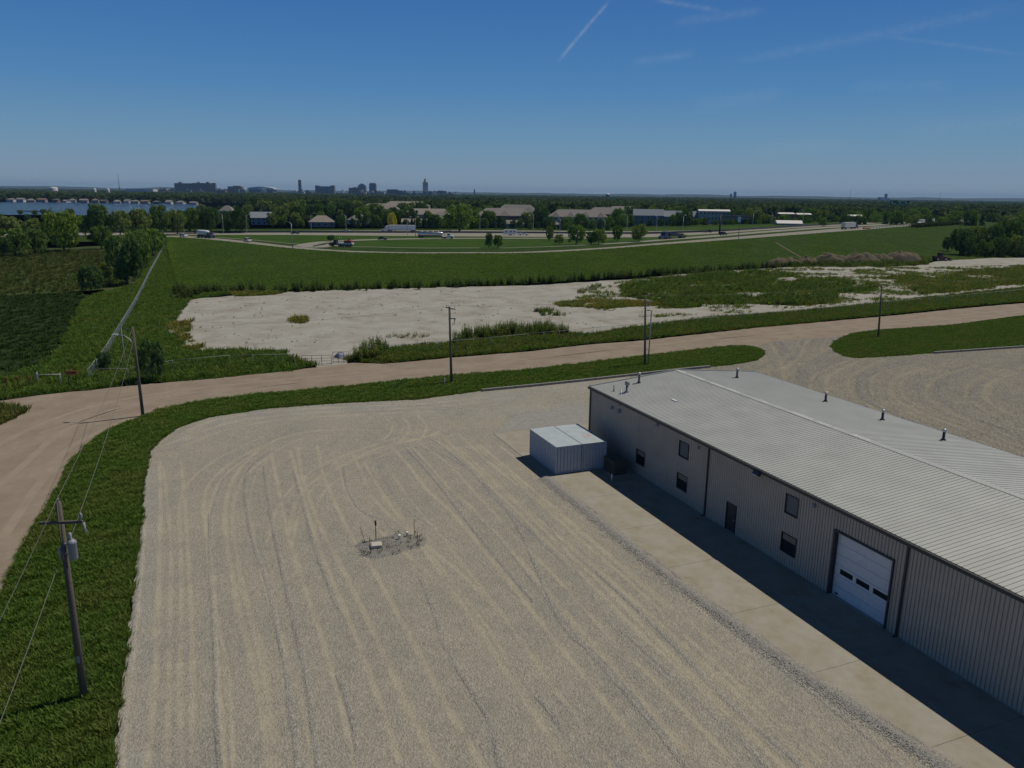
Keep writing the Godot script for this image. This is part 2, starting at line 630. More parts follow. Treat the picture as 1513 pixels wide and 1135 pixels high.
func make_materials() -> void:
	var G := grain_bytes(512, 3)
	var A := noise_bytes(512, 0.06, 4, 3)
	var B := noise_bytes(512, 0.012, 5, 4)
	var C := noise_bytes(512, 0.03, 9, 4)
	var grass := baked(512, [[G, 0.42], [A, 0.55], [B, 0.55]], grad([[0.1, Color(0.022, 0.042, 0.010)], [0.5, Color(0.042, 0.078, 0.015)], [0.85, Color(0.07, 0.10, 0.024)], [1.0, Color(0.12, 0.115, 0.04)]]))
	M.grass = ground_mat(grass, 14.0, 0.95, 2.5)
	var slope := baked(512, [[G, 0.35], [A, 0.5], [B, 0.6]], grad([[0.1, Color(0.02, 0.04, 0.006)], [0.55, Color(0.031, 0.063, 0.009)], [0.85, Color(0.046, 0.08, 0.012)], [1.0, Color(0.066, 0.085, 0.018)]]))
	M.slope = ground_mat(slope, 60.0, 0.95, 2.0)
	var infield := baked(512, [[G, 0.25], [A, 0.4], [B, 0.7]], grad([[0.1, Color(0.027, 0.058, 0.006)], [0.55, Color(0.038, 0.084, 0.007)], [1.0, Color(0.062, 0.09, 0.014)]]))
	M.infield = ground_mat(infield, 90.0, 0.95, 1.5)
	var wild := baked(512, [[G, 0.4], [A, 0.6], [C, 0.6]], grad([[0.1, Color(0.02, 0.034, 0.009)], [0.5, Color(0.042, 0.068, 0.016)], [0.8, Color(0.07, 0.085, 0.024)], [1.0, Color(0.11, 0.095, 0.045)]]))
	M.wild = ground_mat(wild, 30.0, 0.95, 3.0)
	var meadow := baked(512, [[G, 0.35], [A, 0.5], [C, 0.8]], grad([[0.15, Color(0.03, 0.058, 0.014)], [0.6, Color(0.055, 0.085, 0.022)], [0.85, Color(0.10, 0.088, 0.042)], [1.0, Color(0.14, 0.11, 0.065)]]))
	M.meadow = ground_mat(meadow, 55.0, 0.95, 2.0)
	var crop := baked(512, [[G, 0.45], [A, 0.7], [B, 0.4]], grad([[0.1, Color(0.014, 0.026, 0.007)], [0.55, Color(0.026, 0.048, 0.012)], [1.0, Color(0.05, 0.074, 0.02)]]))
	M.crop = ground_mat(crop, 24.0, 0.95, 3.0)
	var road := baked(512, [[G, 0.12], [A, 0.22], [B, 0.5]], grad([[0.1, Color(0.225, 0.182, 0.14)], [0.5, Color(0.275, 0.229, 0.182)], [0.9, Color(0.33, 0.283, 0.23)]]))
	M.road = ground_mat(road, 26.0, 0.95, 0.8)
	var pale := baked(512, [[G, 0.3], [C, 0.35], [B, 0.6]], grad([[0.0, Color(0.21, 0.185, 0.15)], [0.3, Color(0.31, 0.297, 0.26)], [0.6, Color(0.365, 0.36, 0.328)], [1.0, Color(0.41, 0.405, 0.378)]]))
	M.pale = ground_mat(pale, 48.0, 0.95, 1.2)
	var slab := baked(512, [[G, 0.14], [C, 0.35], [B, 0.6]], grad([[0.05, Color(0.205, 0.19, 0.155)], [0.22, Color(0.30, 0.268, 0.205)], [0.5, Color(0.33, 0.31, 0.258)], [0.9, Color(0.365, 0.355, 0.318)]]))
	M.slab = ground_mat(slab, 13.0, 0.85, 0.5)
	var highway := baked(512, [[G, 0.12], [A, 0.15], [B, 0.4]], grad([[0.1, Color(0.24, 0.225, 0.195)], [0.9, Color(0.31, 0.295, 0.26)]]))
	M.highway = ground_mat(highway, 40.0, 0.9, 0.0)
	var dirt := baked(512, [[G, 0.4], [A, 0.5], [C, 0.5]], grad([[0.1, Color(0.085, 0.07, 0.046)], [0.5, Color(0.155, 0.13, 0.092)], [1.0, Color(0.23, 0.2, 0.15)]]))
	M.dirt = ground_mat(dirt, 9.0, 0.95, 5.0)
	M.rubble = ground_mat(baked(512, [[G, 0.9], [A, 0.5], [C, 0.4]], grad([[0.0, Color(0.2, 0.19, 0.17)], [0.5, Color(0.33, 0.318, 0.29)], [1.0, Color(0.46, 0.45, 0.42)]])), 8.0, 0.95, 6.0)
	M.stone = paint(1, 1, 1, 0.9)
	M.stone.vertex_color_use_as_albedo = true
	M.blade = leafy(1, 1, 1)
	M.bark = worn(0.10, 0.085, 0.065, 0.3, 0.05, 2.0, 0.9)
	M.leaf_dark = leafy(0.141, 0.225, 0.067)
	M.leaf_mid = leafy(0.192, 0.300, 0.075)
	M.leaf_olive = leafy(0.250, 0.308, 0.117)
	M.leaf_lime = leafy(0.228, 0.318, 0.065)
	M.leaf_deep = leafy(0.100, 0.175, 0.070)
	M.leaf_gold = leafy(0.600, 0.534, 0.100)
	M.wood = worn(0.125, 0.108, 0.09, 0.3, 0.04, 1.2, 0.85)
	M.white = paint(0.75, 0.76, 0.77, 0.45)
	M.off_white = paint(0.62, 0.62, 0.60, 0.5)
	M.silver = paint(0.6, 0.62, 0.65, 0.25, 0.85)
	M.black = paint(0.02, 0.02, 0.022, 0.55)
	M.tyre = paint(0.025, 0.025, 0.025, 0.9)
	M.chrome = paint(0.5, 0.5, 0.52, 0.3, 0.9)
	M.glass = paint(0.02, 0.024, 0.028, 0.06)
	M.blue = paint(0.035, 0.06, 0.16, 0.35)
	M.navy = paint(0.02, 0.03, 0.07, 0.35)
	M.red = paint(0.35, 0.05, 0.04, 0.5)
	M.rust = worn(0.16, 0.06, 0.035, 0.35, 0.05, 1.5, 0.8)
	M.grey = paint(0.25, 0.26, 0.27, 0.5)
	M.galv = paint(0.46, 0.48, 0.5, 0.45, 0.5)
	M.orange = paint(0.62, 0.17, 0.03, 0.6)
	M.green_sign = paint(0.01, 0.14, 0.075, 0.5)
	M.wire = paint(0.16, 0.165, 0.14, 0.6)
	M.roof = worn(0.425, 0.44, 0.42, 0.07, 0.02, 18.0, 0.5, 0.1)
	M.ridge = worn(0.49, 0.505, 0.49, 0.16, 0.05, 4.0, 0.55, 0.0)
	M.siding = worn(0.42, 0.375, 0.32, 0.08, 0.02, 12.0, 0.6)
	M.trim = paint(0.03, 0.034, 0.04, 0.5)
	M.shed = worn(0.35, 0.40, 0.48, 0.07, 0.03, 5.0, 0.55)
	M.shed_roof = worn(0.46, 0.52, 0.55, 0.07, 0.02, 6.0, 0.5, 0.1)
	M.shutter = paint(0.12, 0.135, 0.15, 0.6)
	M.blind = paint(0.22, 0.19, 0.14, 0.7)
	M.door_white = worn(0.66, 0.68, 0.72, 0.06, 0.03, 3.0, 0.5)
	M.concrete = worn(0.38, 0.36, 0.32, 0.18, 0.03, 3.0, 0.9)
	M.roof_grey = worn(0.23, 0.215, 0.205, 0.15, 0.05, 14.0, 0.9)
	M.roof_tan = worn(0.28, 0.25, 0.22, 0.15, 0.05, 14.0, 0.9)
	M.wall_cream = paint(0.5, 0.45, 0.37, 0.8)
	M.wall_white = paint(0.66, 0.65, 0.63, 0.8)
	M.wall_grey = paint(0.30, 0.31, 0.33, 0.8)
	M.wall_brick = paint(0.24, 0.13, 0.1, 0.85)
	M.wall_brown = paint(0.22, 0.15, 0.11, 0.85)
	M.wall_dark = paint(0.10, 0.105, 0.12, 0.8)
	M.stone_pale = paint(0.46, 0.43, 0.37, 0.8)
	M.water = paint(0.015, 0.035, 0.07, 0.16)
	var wv := noise_bytes(256, 0.05, 8, 4)
	var wi := Image.create_from_data(256, 256, false, Image.FORMAT_L8, wv)
	wi.convert(Image.FORMAT_RGBA8)
	wi.bump_map_to_normal_map(14.0)
	M.water.normal_enabled = true
	M.water.normal_texture = ImageTexture.create_from_image(wi)
	M.water.uv1_triplanar = true
	M.water.uv1_world_triplanar = true
	M.water.uv1_scale = Vector3.ONE / 30.0
	M.kerb = worn(0.24, 0.23, 0.21, 0.2, 0.03, 3.0, 0.9)
	M.forest = leafy(1, 1, 1)
	M.hill = worn(0.035, 0.055, 0.028, 0.4, 0.03, 900.0, 0.95)
	M.land = ground_mat(wild, 160.0, 0.95, 0.0)
	M.land.vertex_color_use_as_albedo = true
	M.road_track = ground_mat(baked(512, [[G, 0.12], [A, 0.22], [B, 0.5]], grad([[0.1, Color(0.275, 0.226, 0.175)], [0.9, Color(0.34, 0.29, 0.235)]])), 17.0, 0.95, 0.5)
	M.grey_gravel = ground_mat(baked(512, [[G, 0.5], [A, 0.3], [C, 0.4]], grad([[0.0, Color(0.23, 0.225, 0.21)], [1.0, Color(0.38, 0.375, 0.355)]])), 16.0, 0.95, 2.0)
	M.grey_tank = paint(0.24, 0.26, 0.29, 0.45)
	M.porcelain = paint(0.36, 0.37, 0.38, 0.4)
	M.fence_pale = paint(0.52, 0.54, 0.57, 0.5, 0.3)
	M.fence_dim = paint(0.14, 0.145, 0.14, 0.6, 0.2)
	M.tarp = paint(0.20, 0.24, 0.34, 0.6)
	M.cabinet = paint(0.06, 0.065, 0.05, 0.6)
	M.concrete_pale = worn(0.52, 0.48, 0.42, 0.1, 0.04, 1.0, 0.85)
	M.sign_back = paint(0.07, 0.10, 0.095, 0.6)
	M.roof_blue = worn(0.24, 0.27, 0.31, 0.12, 0.05, 14.0, 0.9)
	M.roof_white = paint(0.68, 0.68, 0.67, 0.7)
	M.wall_pale = paint(0.42, 0.42, 0.43, 0.8)
	M.wall_slate = paint(0.15, 0.165, 0.19, 0.7)
	M.lush = ground_mat(slope, 22.0, 0.95, 3.0)
	M.lot_track = ground_mat(baked(512, [[G, 0.3], [C, 0.5], [B, 0.6]], grad([[0.1, Color(0.23, 0.20, 0.16)], [0.6, Color(0.30, 0.275, 0.225)], [1.0, Color(0.36, 0.34, 0.29)]])), 19.0, 0.95, 1.2)

# ---------------------------------------------------------------- the steel building, in its own frame: x along the long wall, z out of it
const B_AT := Vector3(7.5, 0, -70.9)
const B_TURN := -1.18159
func yard(s: float, y: float, out: float) -> Vector3:
	return B_AT + Basis(Vector3.UP, B_TURN) * Vector3(s, y, out)

const OPENINGS := [[8.6, 9.9, 0.97, 2.17], [14.7, 16.0, 0.95, 2.15], [14.7, 15.9, 3.55, 4.75], [26.5, 27.8, 0.96, 2.2], [26.54, 27.67, 3.57, 4.82], [20.89, 21.9, -0.1, 2.06], [30.77, 35.03, -0.1, 4.1]]

func wall_panel(s0: float, pitch: float, n: int, y1: float, cut: Array) -> ArrayMesh:
	var b := MB.new()
	var pr := [[0.0, 0.0], [0.165, 0.0], [0.175, -0.05], [0.219, -0.05], [0.229, 0.0]]
	for k in n:
		for i in 4:
			var x0: float = k * pitch + pr[i][0] * pitch / 0.229
			var x1: float = k * pitch + pr[i + 1][0] * pitch / 0.229
			var xm := s0 + (x0 + x1) / 2.0
			var runs := [[0.03, y1]]
			for o in cut:
				if xm < o[0] or xm > o[1]: continue
				var nxt: Array = []
				for r in runs:
					if o[2] > r[0]: nxt.append([r[0], minf(r[1], o[2])])
					if o[3] < r[1]: nxt.append([maxf(r[0], o[3]), r[1]])
				runs = nxt
			for r in runs:
				b.quad(Vector3(x0, r[0], pr[i][1]), Vector3(x0, r[1], pr[i][1]), Vector3(x1, r[1], pr[i + 1][1]), Vector3(x1, r[0], pr[i + 1][1]))
	return b.mesh()

func roof_panel(run: float, rise: float) -> ArrayMesh:       # 0.915 wide, from the eave at the origin up towards -z
	var b := MB.new()
	var pr := [[0.0, 0.0], [0.13, 0.0], [0.142, 0.032], [0.163, 0.032], [0.175, 0.0], [0.305, 0.0]]
	for k in 3:
		for i in 5:
			var a := Vector3(k * 0.305 + pr[i][0], pr[i][1], 0)
			var c := Vector3(k * 0.305 + pr[i + 1][0], pr[i + 1][1], 0)
			var up := Vector3(0, rise, -run)
			b.quad(a, a + up, c + up, c)
	return b.mesh()

func framed(parent: Node, o: Array, z: float, called: String, pane: Material, half: Material) -> void:
	var w: float = o[1] - o[0]
	var h: float = o[3] - o[2]
	var f := MB.new()
	for s in [[0.0, h / 2, 0.05, h + 0.05], [w, h / 2, 0.05, h + 0.05]]:
		f.box(Vector3(s[0], s[1], 0), Vector3(s[2], s[3], 0.1))
	f.box(Vector3(w / 2, 0, 0.012), Vector3(w - 0.05, 0.05, 0.12))
	f.box(Vector3(w / 2, h, 0), Vector3(w - 0.05, 0.05, 0.1))
	var win := part(parent, called, f.mesh(), M.trim, Vector3(o[0], o[2], z))
	var p := MB.new()
	p.box(Vector3(w / 2, h / 2, 0), Vector3(w - 0.05, h - 0.05, 0.03))
	part(win, "pane", p.mesh(), pane, Vector3(0, 0, -0.06))
	if half:
		var q := MB.new()
		q.box(Vector3(w / 2, h * 0.79, 0), Vector3(w - 0.12, h * 0.3, 0.01))
		part(win, "blind", q.mesh(), half, Vector3(0, 0, -0.035))

func make_building() -> void:
	var t := thing("metal_building", "long grey steel building with low ribbed roof and white overhead door", "building", B_AT, B_TURN)
	var length := 64.05
	var plain := wall_panel(0, 0.22875, 4, 5.52, [])
	for i in 70:
		var s0 := i * 0.915
		var cut := false
		for o in OPENINGS:
			if s0 < o[1] and s0 + 0.915 > o[0]: cut = true
		if not cut:
			part(t, "wall_panel", plain, M.siding, Vector3(s0, 0, 0.1))
			continue
		var lines := [0.03, 5.52]
		for o in OPENINGS:
			if s0 < o[1] and s0 + 0.915 > o[0]: lines.append_array([maxf(o[2], 0.03), o[3]])
		lines.sort()
		for k in lines.size() - 1:
			if lines[k + 1] - lines[k] < 0.02: continue
			var pm := wall_panel(s0, 0.22875, 4, lines[k + 1], OPENINGS + [[-1.0, 99.0, -1.0, lines[k]]])
			if pm.get_surface_count() > 0: part(t, "wall_panel", pm, M.siding, Vector3(s0, 0, 0.1))
	var roof := roof_panel(9.48, 0.84)
	for i in 70:
		part(t, "roof_panel", roof, M.roof, Vector3(i * 0.915, 5.62, 0.22))
		var p := part(t, "roof_panel", roof, M.roof, Vector3((i + 1) * 0.915, 5.62, -18.82))
		p.rotation.y = PI
	var e := MB.new()
	for x in [0.03, length - 0.03]:
		e.prism([Vector2(-18.7, 0), Vector2(0.05, 0), Vector2(0.05, 5.58), Vector2(-9.3, 6.4), Vector2(-18.7, 5.58)], 0.06, Transform3D(Basis(Vector3(0, 0, 1), Vector3.UP, Vector3(-1, 0, 0)), Vector3(x, 0, 0)))
	part(t, "end_wall", e.mesh(), M.siding)
	var bw := MB.new()
	bw.box(Vector3(length / 2, 2.78, -18.74), Vector3(length - 0.02, 5.5, 0.06))
	part(t, "back_wall", bw.mesh(), M.siding)
	var ft := MB.new()
	ft.box(Vector3(length / 2, 0.02, 0.06), Vector3(length, 0.1, 0.16))
	part(t, "footing", ft.mesh(), M.concrete)
	for z in [0.3, -18.9]:
		var g := MB.new()
		g.box(Vector3(length / 2, 5.49, z), Vector3(length + 0.2, 0.2, 0.16))
		part(t, "gutter", g.mesh(), M.trim)
	var rc := MB.new()
	for s in [1.0, -1.0]:
		rc.quad(Vector3(0, 6.51, -9.3), Vector3(length, 6.51, -9.3), Vector3(length, 6.475, -9.3 + s * 0.26), Vector3(0, 6.475, -9.3 + s * 0.26))
		rc.quad(Vector3(0, 6.475, -9.3 + s * 0.26), Vector3(length, 6.475, -9.3 + s * 0.26), Vector3(length, 6.43, -9.3 + s * 0.265), Vector3(0, 6.43, -9.3 + s * 0.265))
	part(t, "ridge_cap", rc.mesh(), M.roof)
	for q in [[0.25, 1.5], [2.3, 4.6], [5.6, 7.4], [7.9, 9.6], [12.6, 13.2], [16.2, 18.4], [18.9, 20.2], [22.4, 24.0]]:
		var rp := MB.new()
		for s in [1.0, -1.0]:
			rp.quad(Vector3(q[0], 6.517, -9.3), Vector3(q[1], 6.517, -9.3), Vector3(q[1] + 0.2, 6.488, -9.3 + s * 0.24), Vector3(q[0] - 0.2, 6.488, -9.3 + s * 0.24))
		part(t, "ridge_coating", rp.mesh(), M.ridge)
	for x in [-0.03, length + 0.03]:
		var rk := MB.new()
		rk.beam(Vector3(x, 5.62, 0.25), Vector3(x, 6.48, -9.3), 0.08, 0.16)
		rk.beam(Vector3(x, 5.62, -18.85), Vector3(x, 6.48, -9.3), 0.08, 0.16)
		part(t, "rake_trim", rk.mesh(), M.roof if x < 0 else M.trim)
	for x in [0.02, length - 0.02]:
		var ct := MB.new()
		ct.box(Vector3(x, 2.75, 0.1), Vector3(0.2, 5.4, 0.14))
		part(t, "corner_trim", ct.mesh(), M.trim)
	for x in [18.46, 35.8, 53.1]:
		var d := MB.new()
		d.box(Vector3(x, 2.72, 0.17), Vector3(0.1, 5.3, 0.09))
		d.beam(Vector3(x, 0.12, 0.17), Vector3(x, 0.03, 0.42), 0.1, 0.08)
		part(t, "downspout", d.mesh(), M.trim)
	framed(t, OPENINGS[0], 0.1, "window", M.glass, M.blind)
	framed(t, OPENINGS[1], 0.1, "window", M.glass, M.blind)
	framed(t, OPENINGS[3], 0.1, "window", M.glass, M.blind)
	framed(t, OPENINGS[2], 0.1, "shuttered_window", M.shutter, null)
	framed(t, OPENINGS[4], 0.1, "shuttered_window", M.shutter, null)
	# staff door
	var dr := MB.new()
	dr.box(Vector3(21.39, 1.03, 0.07), Vector3(0.93, 2.0, 0.05))
	var door := part(t, "door", dr.mesh(), M.trim)
	var fr := MB.new()
	for x in [20.9, 21.89]: fr.box(Vector3(x, 1.03, 0.1), Vector3(0.06, 2.06, 0.12))
	fr.box(Vector3(21.395, 2.09, 0.1), Vector3(1.05, 0.06, 0.12))
	part(door, "frame", fr.mesh(), M.trim)
	var kn := MB.new()
	kn.box(Vector3(21.76, 1.02, 0.13), Vector3(0.12, 0.07, 0.07))
	part(door, "handle", kn.mesh(), M.chrome)
	# overhead door: six sections, three lights in the second, set back in dark jambs
	var oh := MB.new()
	oh.box(Vector3(30.8, 2.05, 0.02), Vector3(0.1, 4.1, 0.36)); oh.box(Vector3(35.0, 2.05, 0.02), Vector3(0.1, 4.1, 0.36)); oh.box(Vector3(32.9, 4.13, 0.02), Vector3(4.3, 0.1, 0.36))
	var od := part(t, "overhead_door", oh.mesh(), M.trim)
	for k in 6:
		var sc := MB.new()
		var y := 0.34 + k * 0.665
		if k == 2:
			sc.box(Vector3(32.9, y - 0.25, -0.14), Vector3(4.08, 0.15, 0.05)); sc.box(Vector3(32.9, y + 0.24, -0.14), Vector3(4.08, 0.16, 0.05))
			for q in [[30.86, 31.25], [32.23, 32.47], [33.45, 33.7], [34.7, 34.94]]:
				sc.box(Vector3((q[0] + q[1]) / 2, y - 0.01, -0.14), Vector3(q[1] - q[0], 0.33, 0.05))
		else:
			sc.box(Vector3(32.9, y, -0.14), Vector3(4.08, 0.645, 0.05))
		part(od, "door_section", sc.mesh(), M.door_white)
	for q in [[31.25, 32.23], [32.47, 33.45], [33.7, 34.7]]:
		var gl := MB.new()
		gl.box(Vector3((q[0] + q[1]) / 2, 1.66, -0.155), Vector3(q[1] - q[0], 0.33, 0.02))
		part(od, "pane", gl.mesh(), M.glass)
	var lift := MB.new()
	lift.box(Vector3(31.2, 0.2, -0.1), Vector3(0.22, 0.08, 0.05))
	part(od, "handle", lift.mesh(), M.black)
	# vents and flues on the roof
	for v in [[2.73, -0.79, 0.55, 0.04, 0, M.trim], [4.06, -0.76, 0.45, 0.05, 0, M.white], [3.69, -1.59, 0.8, 0.12, 1, M.grey], [1.71, -4.03, 0.9, 0.1, 2, M.trim], [3.16, -14.08, 0.85, 0.1, 2, M.trim], [12.55, -16.2, 0.75, 0.1, 2, M.trim], [18.61, -16.28, 0.75, 0.1, 2, M.trim], [24.18, -16.28, 0.75, 0.1, 2, M.trim], [31.0, -16.3, 0.75, 0.1, 2, M.trim], [39.0, -16.3, 0.75, 0.1, 2, M.trim]]:
		var y := 5.62 + 0.84 * (1.0 - absf(v[1] + 9.3) / 9.48)
		var m := MB.new(true)
		m.lathe([Vector2(v[3] * 2.0, -0.02), Vector2(v[3] * 1.9, 0.06), Vector2(v[3], 0.12), Vector2(v[3], v[2]), Vector2(0.001, v[2])], Vector3(v[0], y, v[1]), 10)
		var pipe := part(t, "flue", m.mesh(), v[5])
		if v[4] > 0:
			var cp := MB.new(true)
			var r: float = v[3] * (1.9 if v[4] == 1 else 1.45)
			cp.lathe([Vector2(v[3] * 0.9, v[2] - 0.12), Vector2(r, v[2] - 0.1), Vector2(r, v[2] + (0.18 if v[4] == 1 else 0.05)), Vector2(r * 0.5, v[2] + 0.24 if v[4] == 1 else v[2] + 0.12), Vector2(0.001, v[2] + (0.25 if v[4] == 1 else 0.13))], Vector3(v[0], y, v[1]), 10)
			part(pipe, "cap", cp.mesh(), M.grey if v[4] == 1 else M.galv)
	var hatch := MB.new()
	hatch.box(Vector3(8.2, 6.0, -3.6), Vector3(0.7, 0.05, 0.22))
	part(t, "roof_patch", hatch.mesh(), M.white)
	for v in [[4.23, 4.63, 0.24], [5.54, 4.67, 0.26], [5.55, 5.25, 0.14], [11.63, 5.16, 0.2], [17.2, 4.95, 0.16], [29.0, 4.95, 0.18]]:
		var m := MB.new()
		m.prism([Vector2(0.08, 0), Vector2(0.1 + v[2], 0), Vector2(0.16 + v[2] * 0.3, v[2]), Vector2(0.08, v[2])], v[2], Transform3D(Basis(Vector3(0, 0, 1), Vector3.UP, Vector3(-1, 0, 0)), Vector3(v[0], v[1] - v[2] / 2, 0.02)))
		part(t, "wall_vent", m.mesh(), M.grey)
	var fl := MB.new()
	fl.box(Vector3(24.0, 5.36, 0.2), Vector3(0.12, 0.12, 0.24)); fl.box(Vector3(24.0, 5.34, 0.42), Vector3(0.56, 0.3, 0.24), Basis(Vector3.RIGHT, -0.5))
	var lamp := part(t, "floodlight", fl.mesh(), M.trim)
	var lens := MB.new()
	lens.box(Vector3(23.96, 5.29, 0.55), Vector3(0.38, 0.22, 0.02), Basis(Vector3.RIGHT, -0.5))
	part(lamp, "lens", lens.mesh(), M.off_white)

func make_container(z0: float, label: String, mark: bool) -> void:
	var t := thing("storage_container", label, "container", yard(0, 0.05, 0), B_TURN, "storage containers beside the building")
	var x0 := 1.25
	var x1 := 6.8
	var w := 2.36
	var h := 2.42
	var side := MB.new()
	var n := 16
	var rib := func(b: MB, a: Vector3, d: Vector3, out: Vector3, len: float, k: int) -> void:
		var st := len / k
		for i in k:
			var q := [0.0, 0.66, 0.72, 0.94, 1.0]
			var dep := [0.0, 0.0, -0.07, -0.07, 0.0]
			for j in 4:
				var p0: Vector3 = a + d * st * (i + q[j]) + out * dep[j]
				var p1: Vector3 = a + d * st * (i + q[j + 1]) + out * dep[j + 1]
				b.quad(p0, p0 + Vector3(0, h - 0.2, 0), p1 + Vector3(0, h - 0.2, 0), p1)
	var s1 := MB.new(); rib.call(s1, Vector3(x0 + 0.08, 0.12, z0 + w - 0.03), Vector3.RIGHT, Vector3.BACK, x1 - x0 - 0.16, n); part(t, "side_wall", s1.mesh(), M.shed)
	var s2 := MB.new(); rib.call(s2, Vector3(x0 + 0.08, 0.12, z0 + 0.03), Vector3.RIGHT, Vector3.FORWARD, x1 - x0 - 0.16, n); part(t, "side_wall", s2.mesh(), M.shed)
	var s3 := MB.new(); rib.call(s3, Vector3(x1 - 0.03, 0.12, z0 + 0.08), Vector3.BACK, Vector3.RIGHT, w - 0.16, 7); part(t, "end_wall", s3.mesh(), M.shed)
	for k in 2:
		var d := MB.new()
		d.box(Vector3(x0 + 0.05, h / 2, z0 + w * (0.26 + 0.48 * k)), Vector3(0.05, h - 0.24, w * 0.44))
		var dp := part(t, "door", d.mesh(), M.shed)
		var rod := MB.new(true)
		rod.tube([Vector3(x0 + 0.005, 0.14, z0 + w * (0.36 + 0.28 * k)), Vector3(x0 + 0.005, h - 0.14, z0 + w * (0.36 + 0.28 * k))], 0.02, 0.02, 6)
		part(dp, "lock_rod", rod.mesh(), M.galv)
	for c in [[x0, z0], [x0, z0 + w], [x1, z0], [x1, z0 + w]]:
		var p := MB.new()
		p.box(Vector3(c[0] + (0.05 if c[0] == x0 else -0.05), h / 2, c[1] + (0.05 if c[1] == z0 else -0.05)), Vector3(0.1, h, 0.1))
		part(t, "corner_post", p.mesh(), M.shed)
	var fr := MB.new()
	for y in [0.07, h - 0.045]:
		for z in [z0 + 0.05, z0 + w - 0.05]: fr.box(Vector3((x0 + x1) / 2, y, z), Vector3(x1 - x0 - 0.2, 0.09, 0.09))
		for x in [x0 + 0.05, x1 - 0.05]: fr.box(Vector3(x, y, z0 + w / 2), Vector3(0.09, 0.09, w - 0.2))
	part(t, "frame_rails", fr.mesh(), M.shed)
	var rf := MB.new()
	rf.box(Vector3((x0 + x1) / 2, h + 0.005, z0 + w / 2), Vector3(x1 - x0 + 0.02, 0.03, w + 0.0))
	var roof := part(t, "roof", rf.mesh(), M.shed_roof)
	if mark:
		var mk := MB.new()
		for q in [[4.6, 0.55, 1.3, 0.12], [4.9, 0.85, 0.9, 0.12], [4.75, 1.15, 1.5, 0.1]]:
			mk.box(Vector3(q[0], h + 0.024, z0 + q[1]), Vector3(q[2] * 0.42, 0.004, q[3] * 2.0))
		var o := part(roof, "faded_mark", mk.mesh(), M.faded)
		o.set_meta("label", "faded reddish paint mark")

# ---------------------------------------------------------------- poles, wires, fences
func wire(a: Vector3, b: Vector3, sag: float, r: float, label: String) -> void:
	var p: Array = []
	for i in 17:
		var t := i / 16.0
		p.append(a.lerp(b, t) - Vector3.UP * sag * 4.0 * t * (1.0 - t) - a)
	var m := MB.new(true)
	m.tube(p, r, r, 5)
	single("power_line", m.mesh(), M.wire, label, "power line", a, 0.0, "overhead wires")

func pole(at: Vector3, h: float, label: String, lean := Vector2.ZERO) -> Node3D:
	var t := thing("utility_pole", label, "utility pole", at, 0.0, "wooden utility poles")
	var m := MB.new(true)
	m.tube([Vector3(0, -0.3, 0), Vector3(lean.x * 0.5, h * 0.5, lean.y * 0.5), Vector3(lean.x, h, lean.y)], 0.17, 0.115, 12)
	part(t, "post", m.mesh(), M.wood)
	return t

func insulator(parent: Node, at: Vector3, m: Material, s := 1.0) -> void:
	var b := MB.new(true)
	b.lathe([Vector2(0.02, 0), Vector2(0.02, 0.08), Vector2(0.06, 0.1), Vector2(0.03, 0.13), Vector2(0.065, 0.16), Vector2(0.035, 0.2), Vector2(0.05, 0.23), Vector2(0.001, 0.27)], at, 8, Basis.IDENTITY.scaled(Vector3.ONE * s))
	part(parent, "insulator", b.mesh(), m)

func crossarm(parent: Node, a: Vector3, b: Vector3) -> void:
	var m := MB.new()
	m.beam(a, b, 0.1, 0.12)
	part(parent, "crossarm", m.mesh(), M.wood)

func chain_fence(called: String, label: String, line: Array, h: float, gap: float, m: Material, post_m: Material, pitch: float, wire_w: float) -> void:
	var pts := vec2s(line)
	var t := thing(called, label, "fence", Vector3(pts[0].x, 0, pts[0].y))
	var o := Vector3(pts[0].x, 0, pts[0].y)
	var rail := MB.new(true)
	var mesh := MB.new()
	var pm := MB.new(true)
	pm.tube([Vector3(0, -0.2, 0), Vector3(0, h + 0.05, 0)], 0.032, 0.032, 6)
	var post := pm.mesh()
	for i in pts.size() - 1:
		var a := Vector3(pts[i].x, 0, pts[i].y) - o
		var b := Vector3(pts[i + 1].x, 0, pts[i + 1].y) - o
		var len := a.distance_to(b)
		var d := (b - a) / len
		for k in int(len / gap) + (1 if i == pts.size() - 2 else 0):
			part(t, "post", post, post_m, a + d * k * gap)
		rail.tube([a + Vector3(0, h, 0), b + Vector3(0, h, 0)], 0.028, 0.028, 5)
		var n := int(len / pitch)
		for k in n:
			for s in [1.0, -1.0]:
				var p0 := a + d * (k * pitch + (0.0 if s > 0 else h * 0.6)) + Vector3(0, 0.05, 0)
				var p1: Vector3 = p0 + d * s * h * 0.6 + Vector3(0, h - 0.05, 0)
				if p0.distance_to(a) > len or p1.distance_to(a) > len: continue
				var w := Vector3(0, wire_w, 0)
				mesh.quad(p0 - w, p0 + w, p1 + w, p1 - w)
				var v := Vector3(-d.z, 0, d.x) * wire_w * 0.5
				mesh.quad(p0 - v, p0 + v, p1 + v, p1 - v)
	part(t, "top_rail", rail.mesh(), post_m)
	part(t, "chain_link", mesh.mesh(), m)

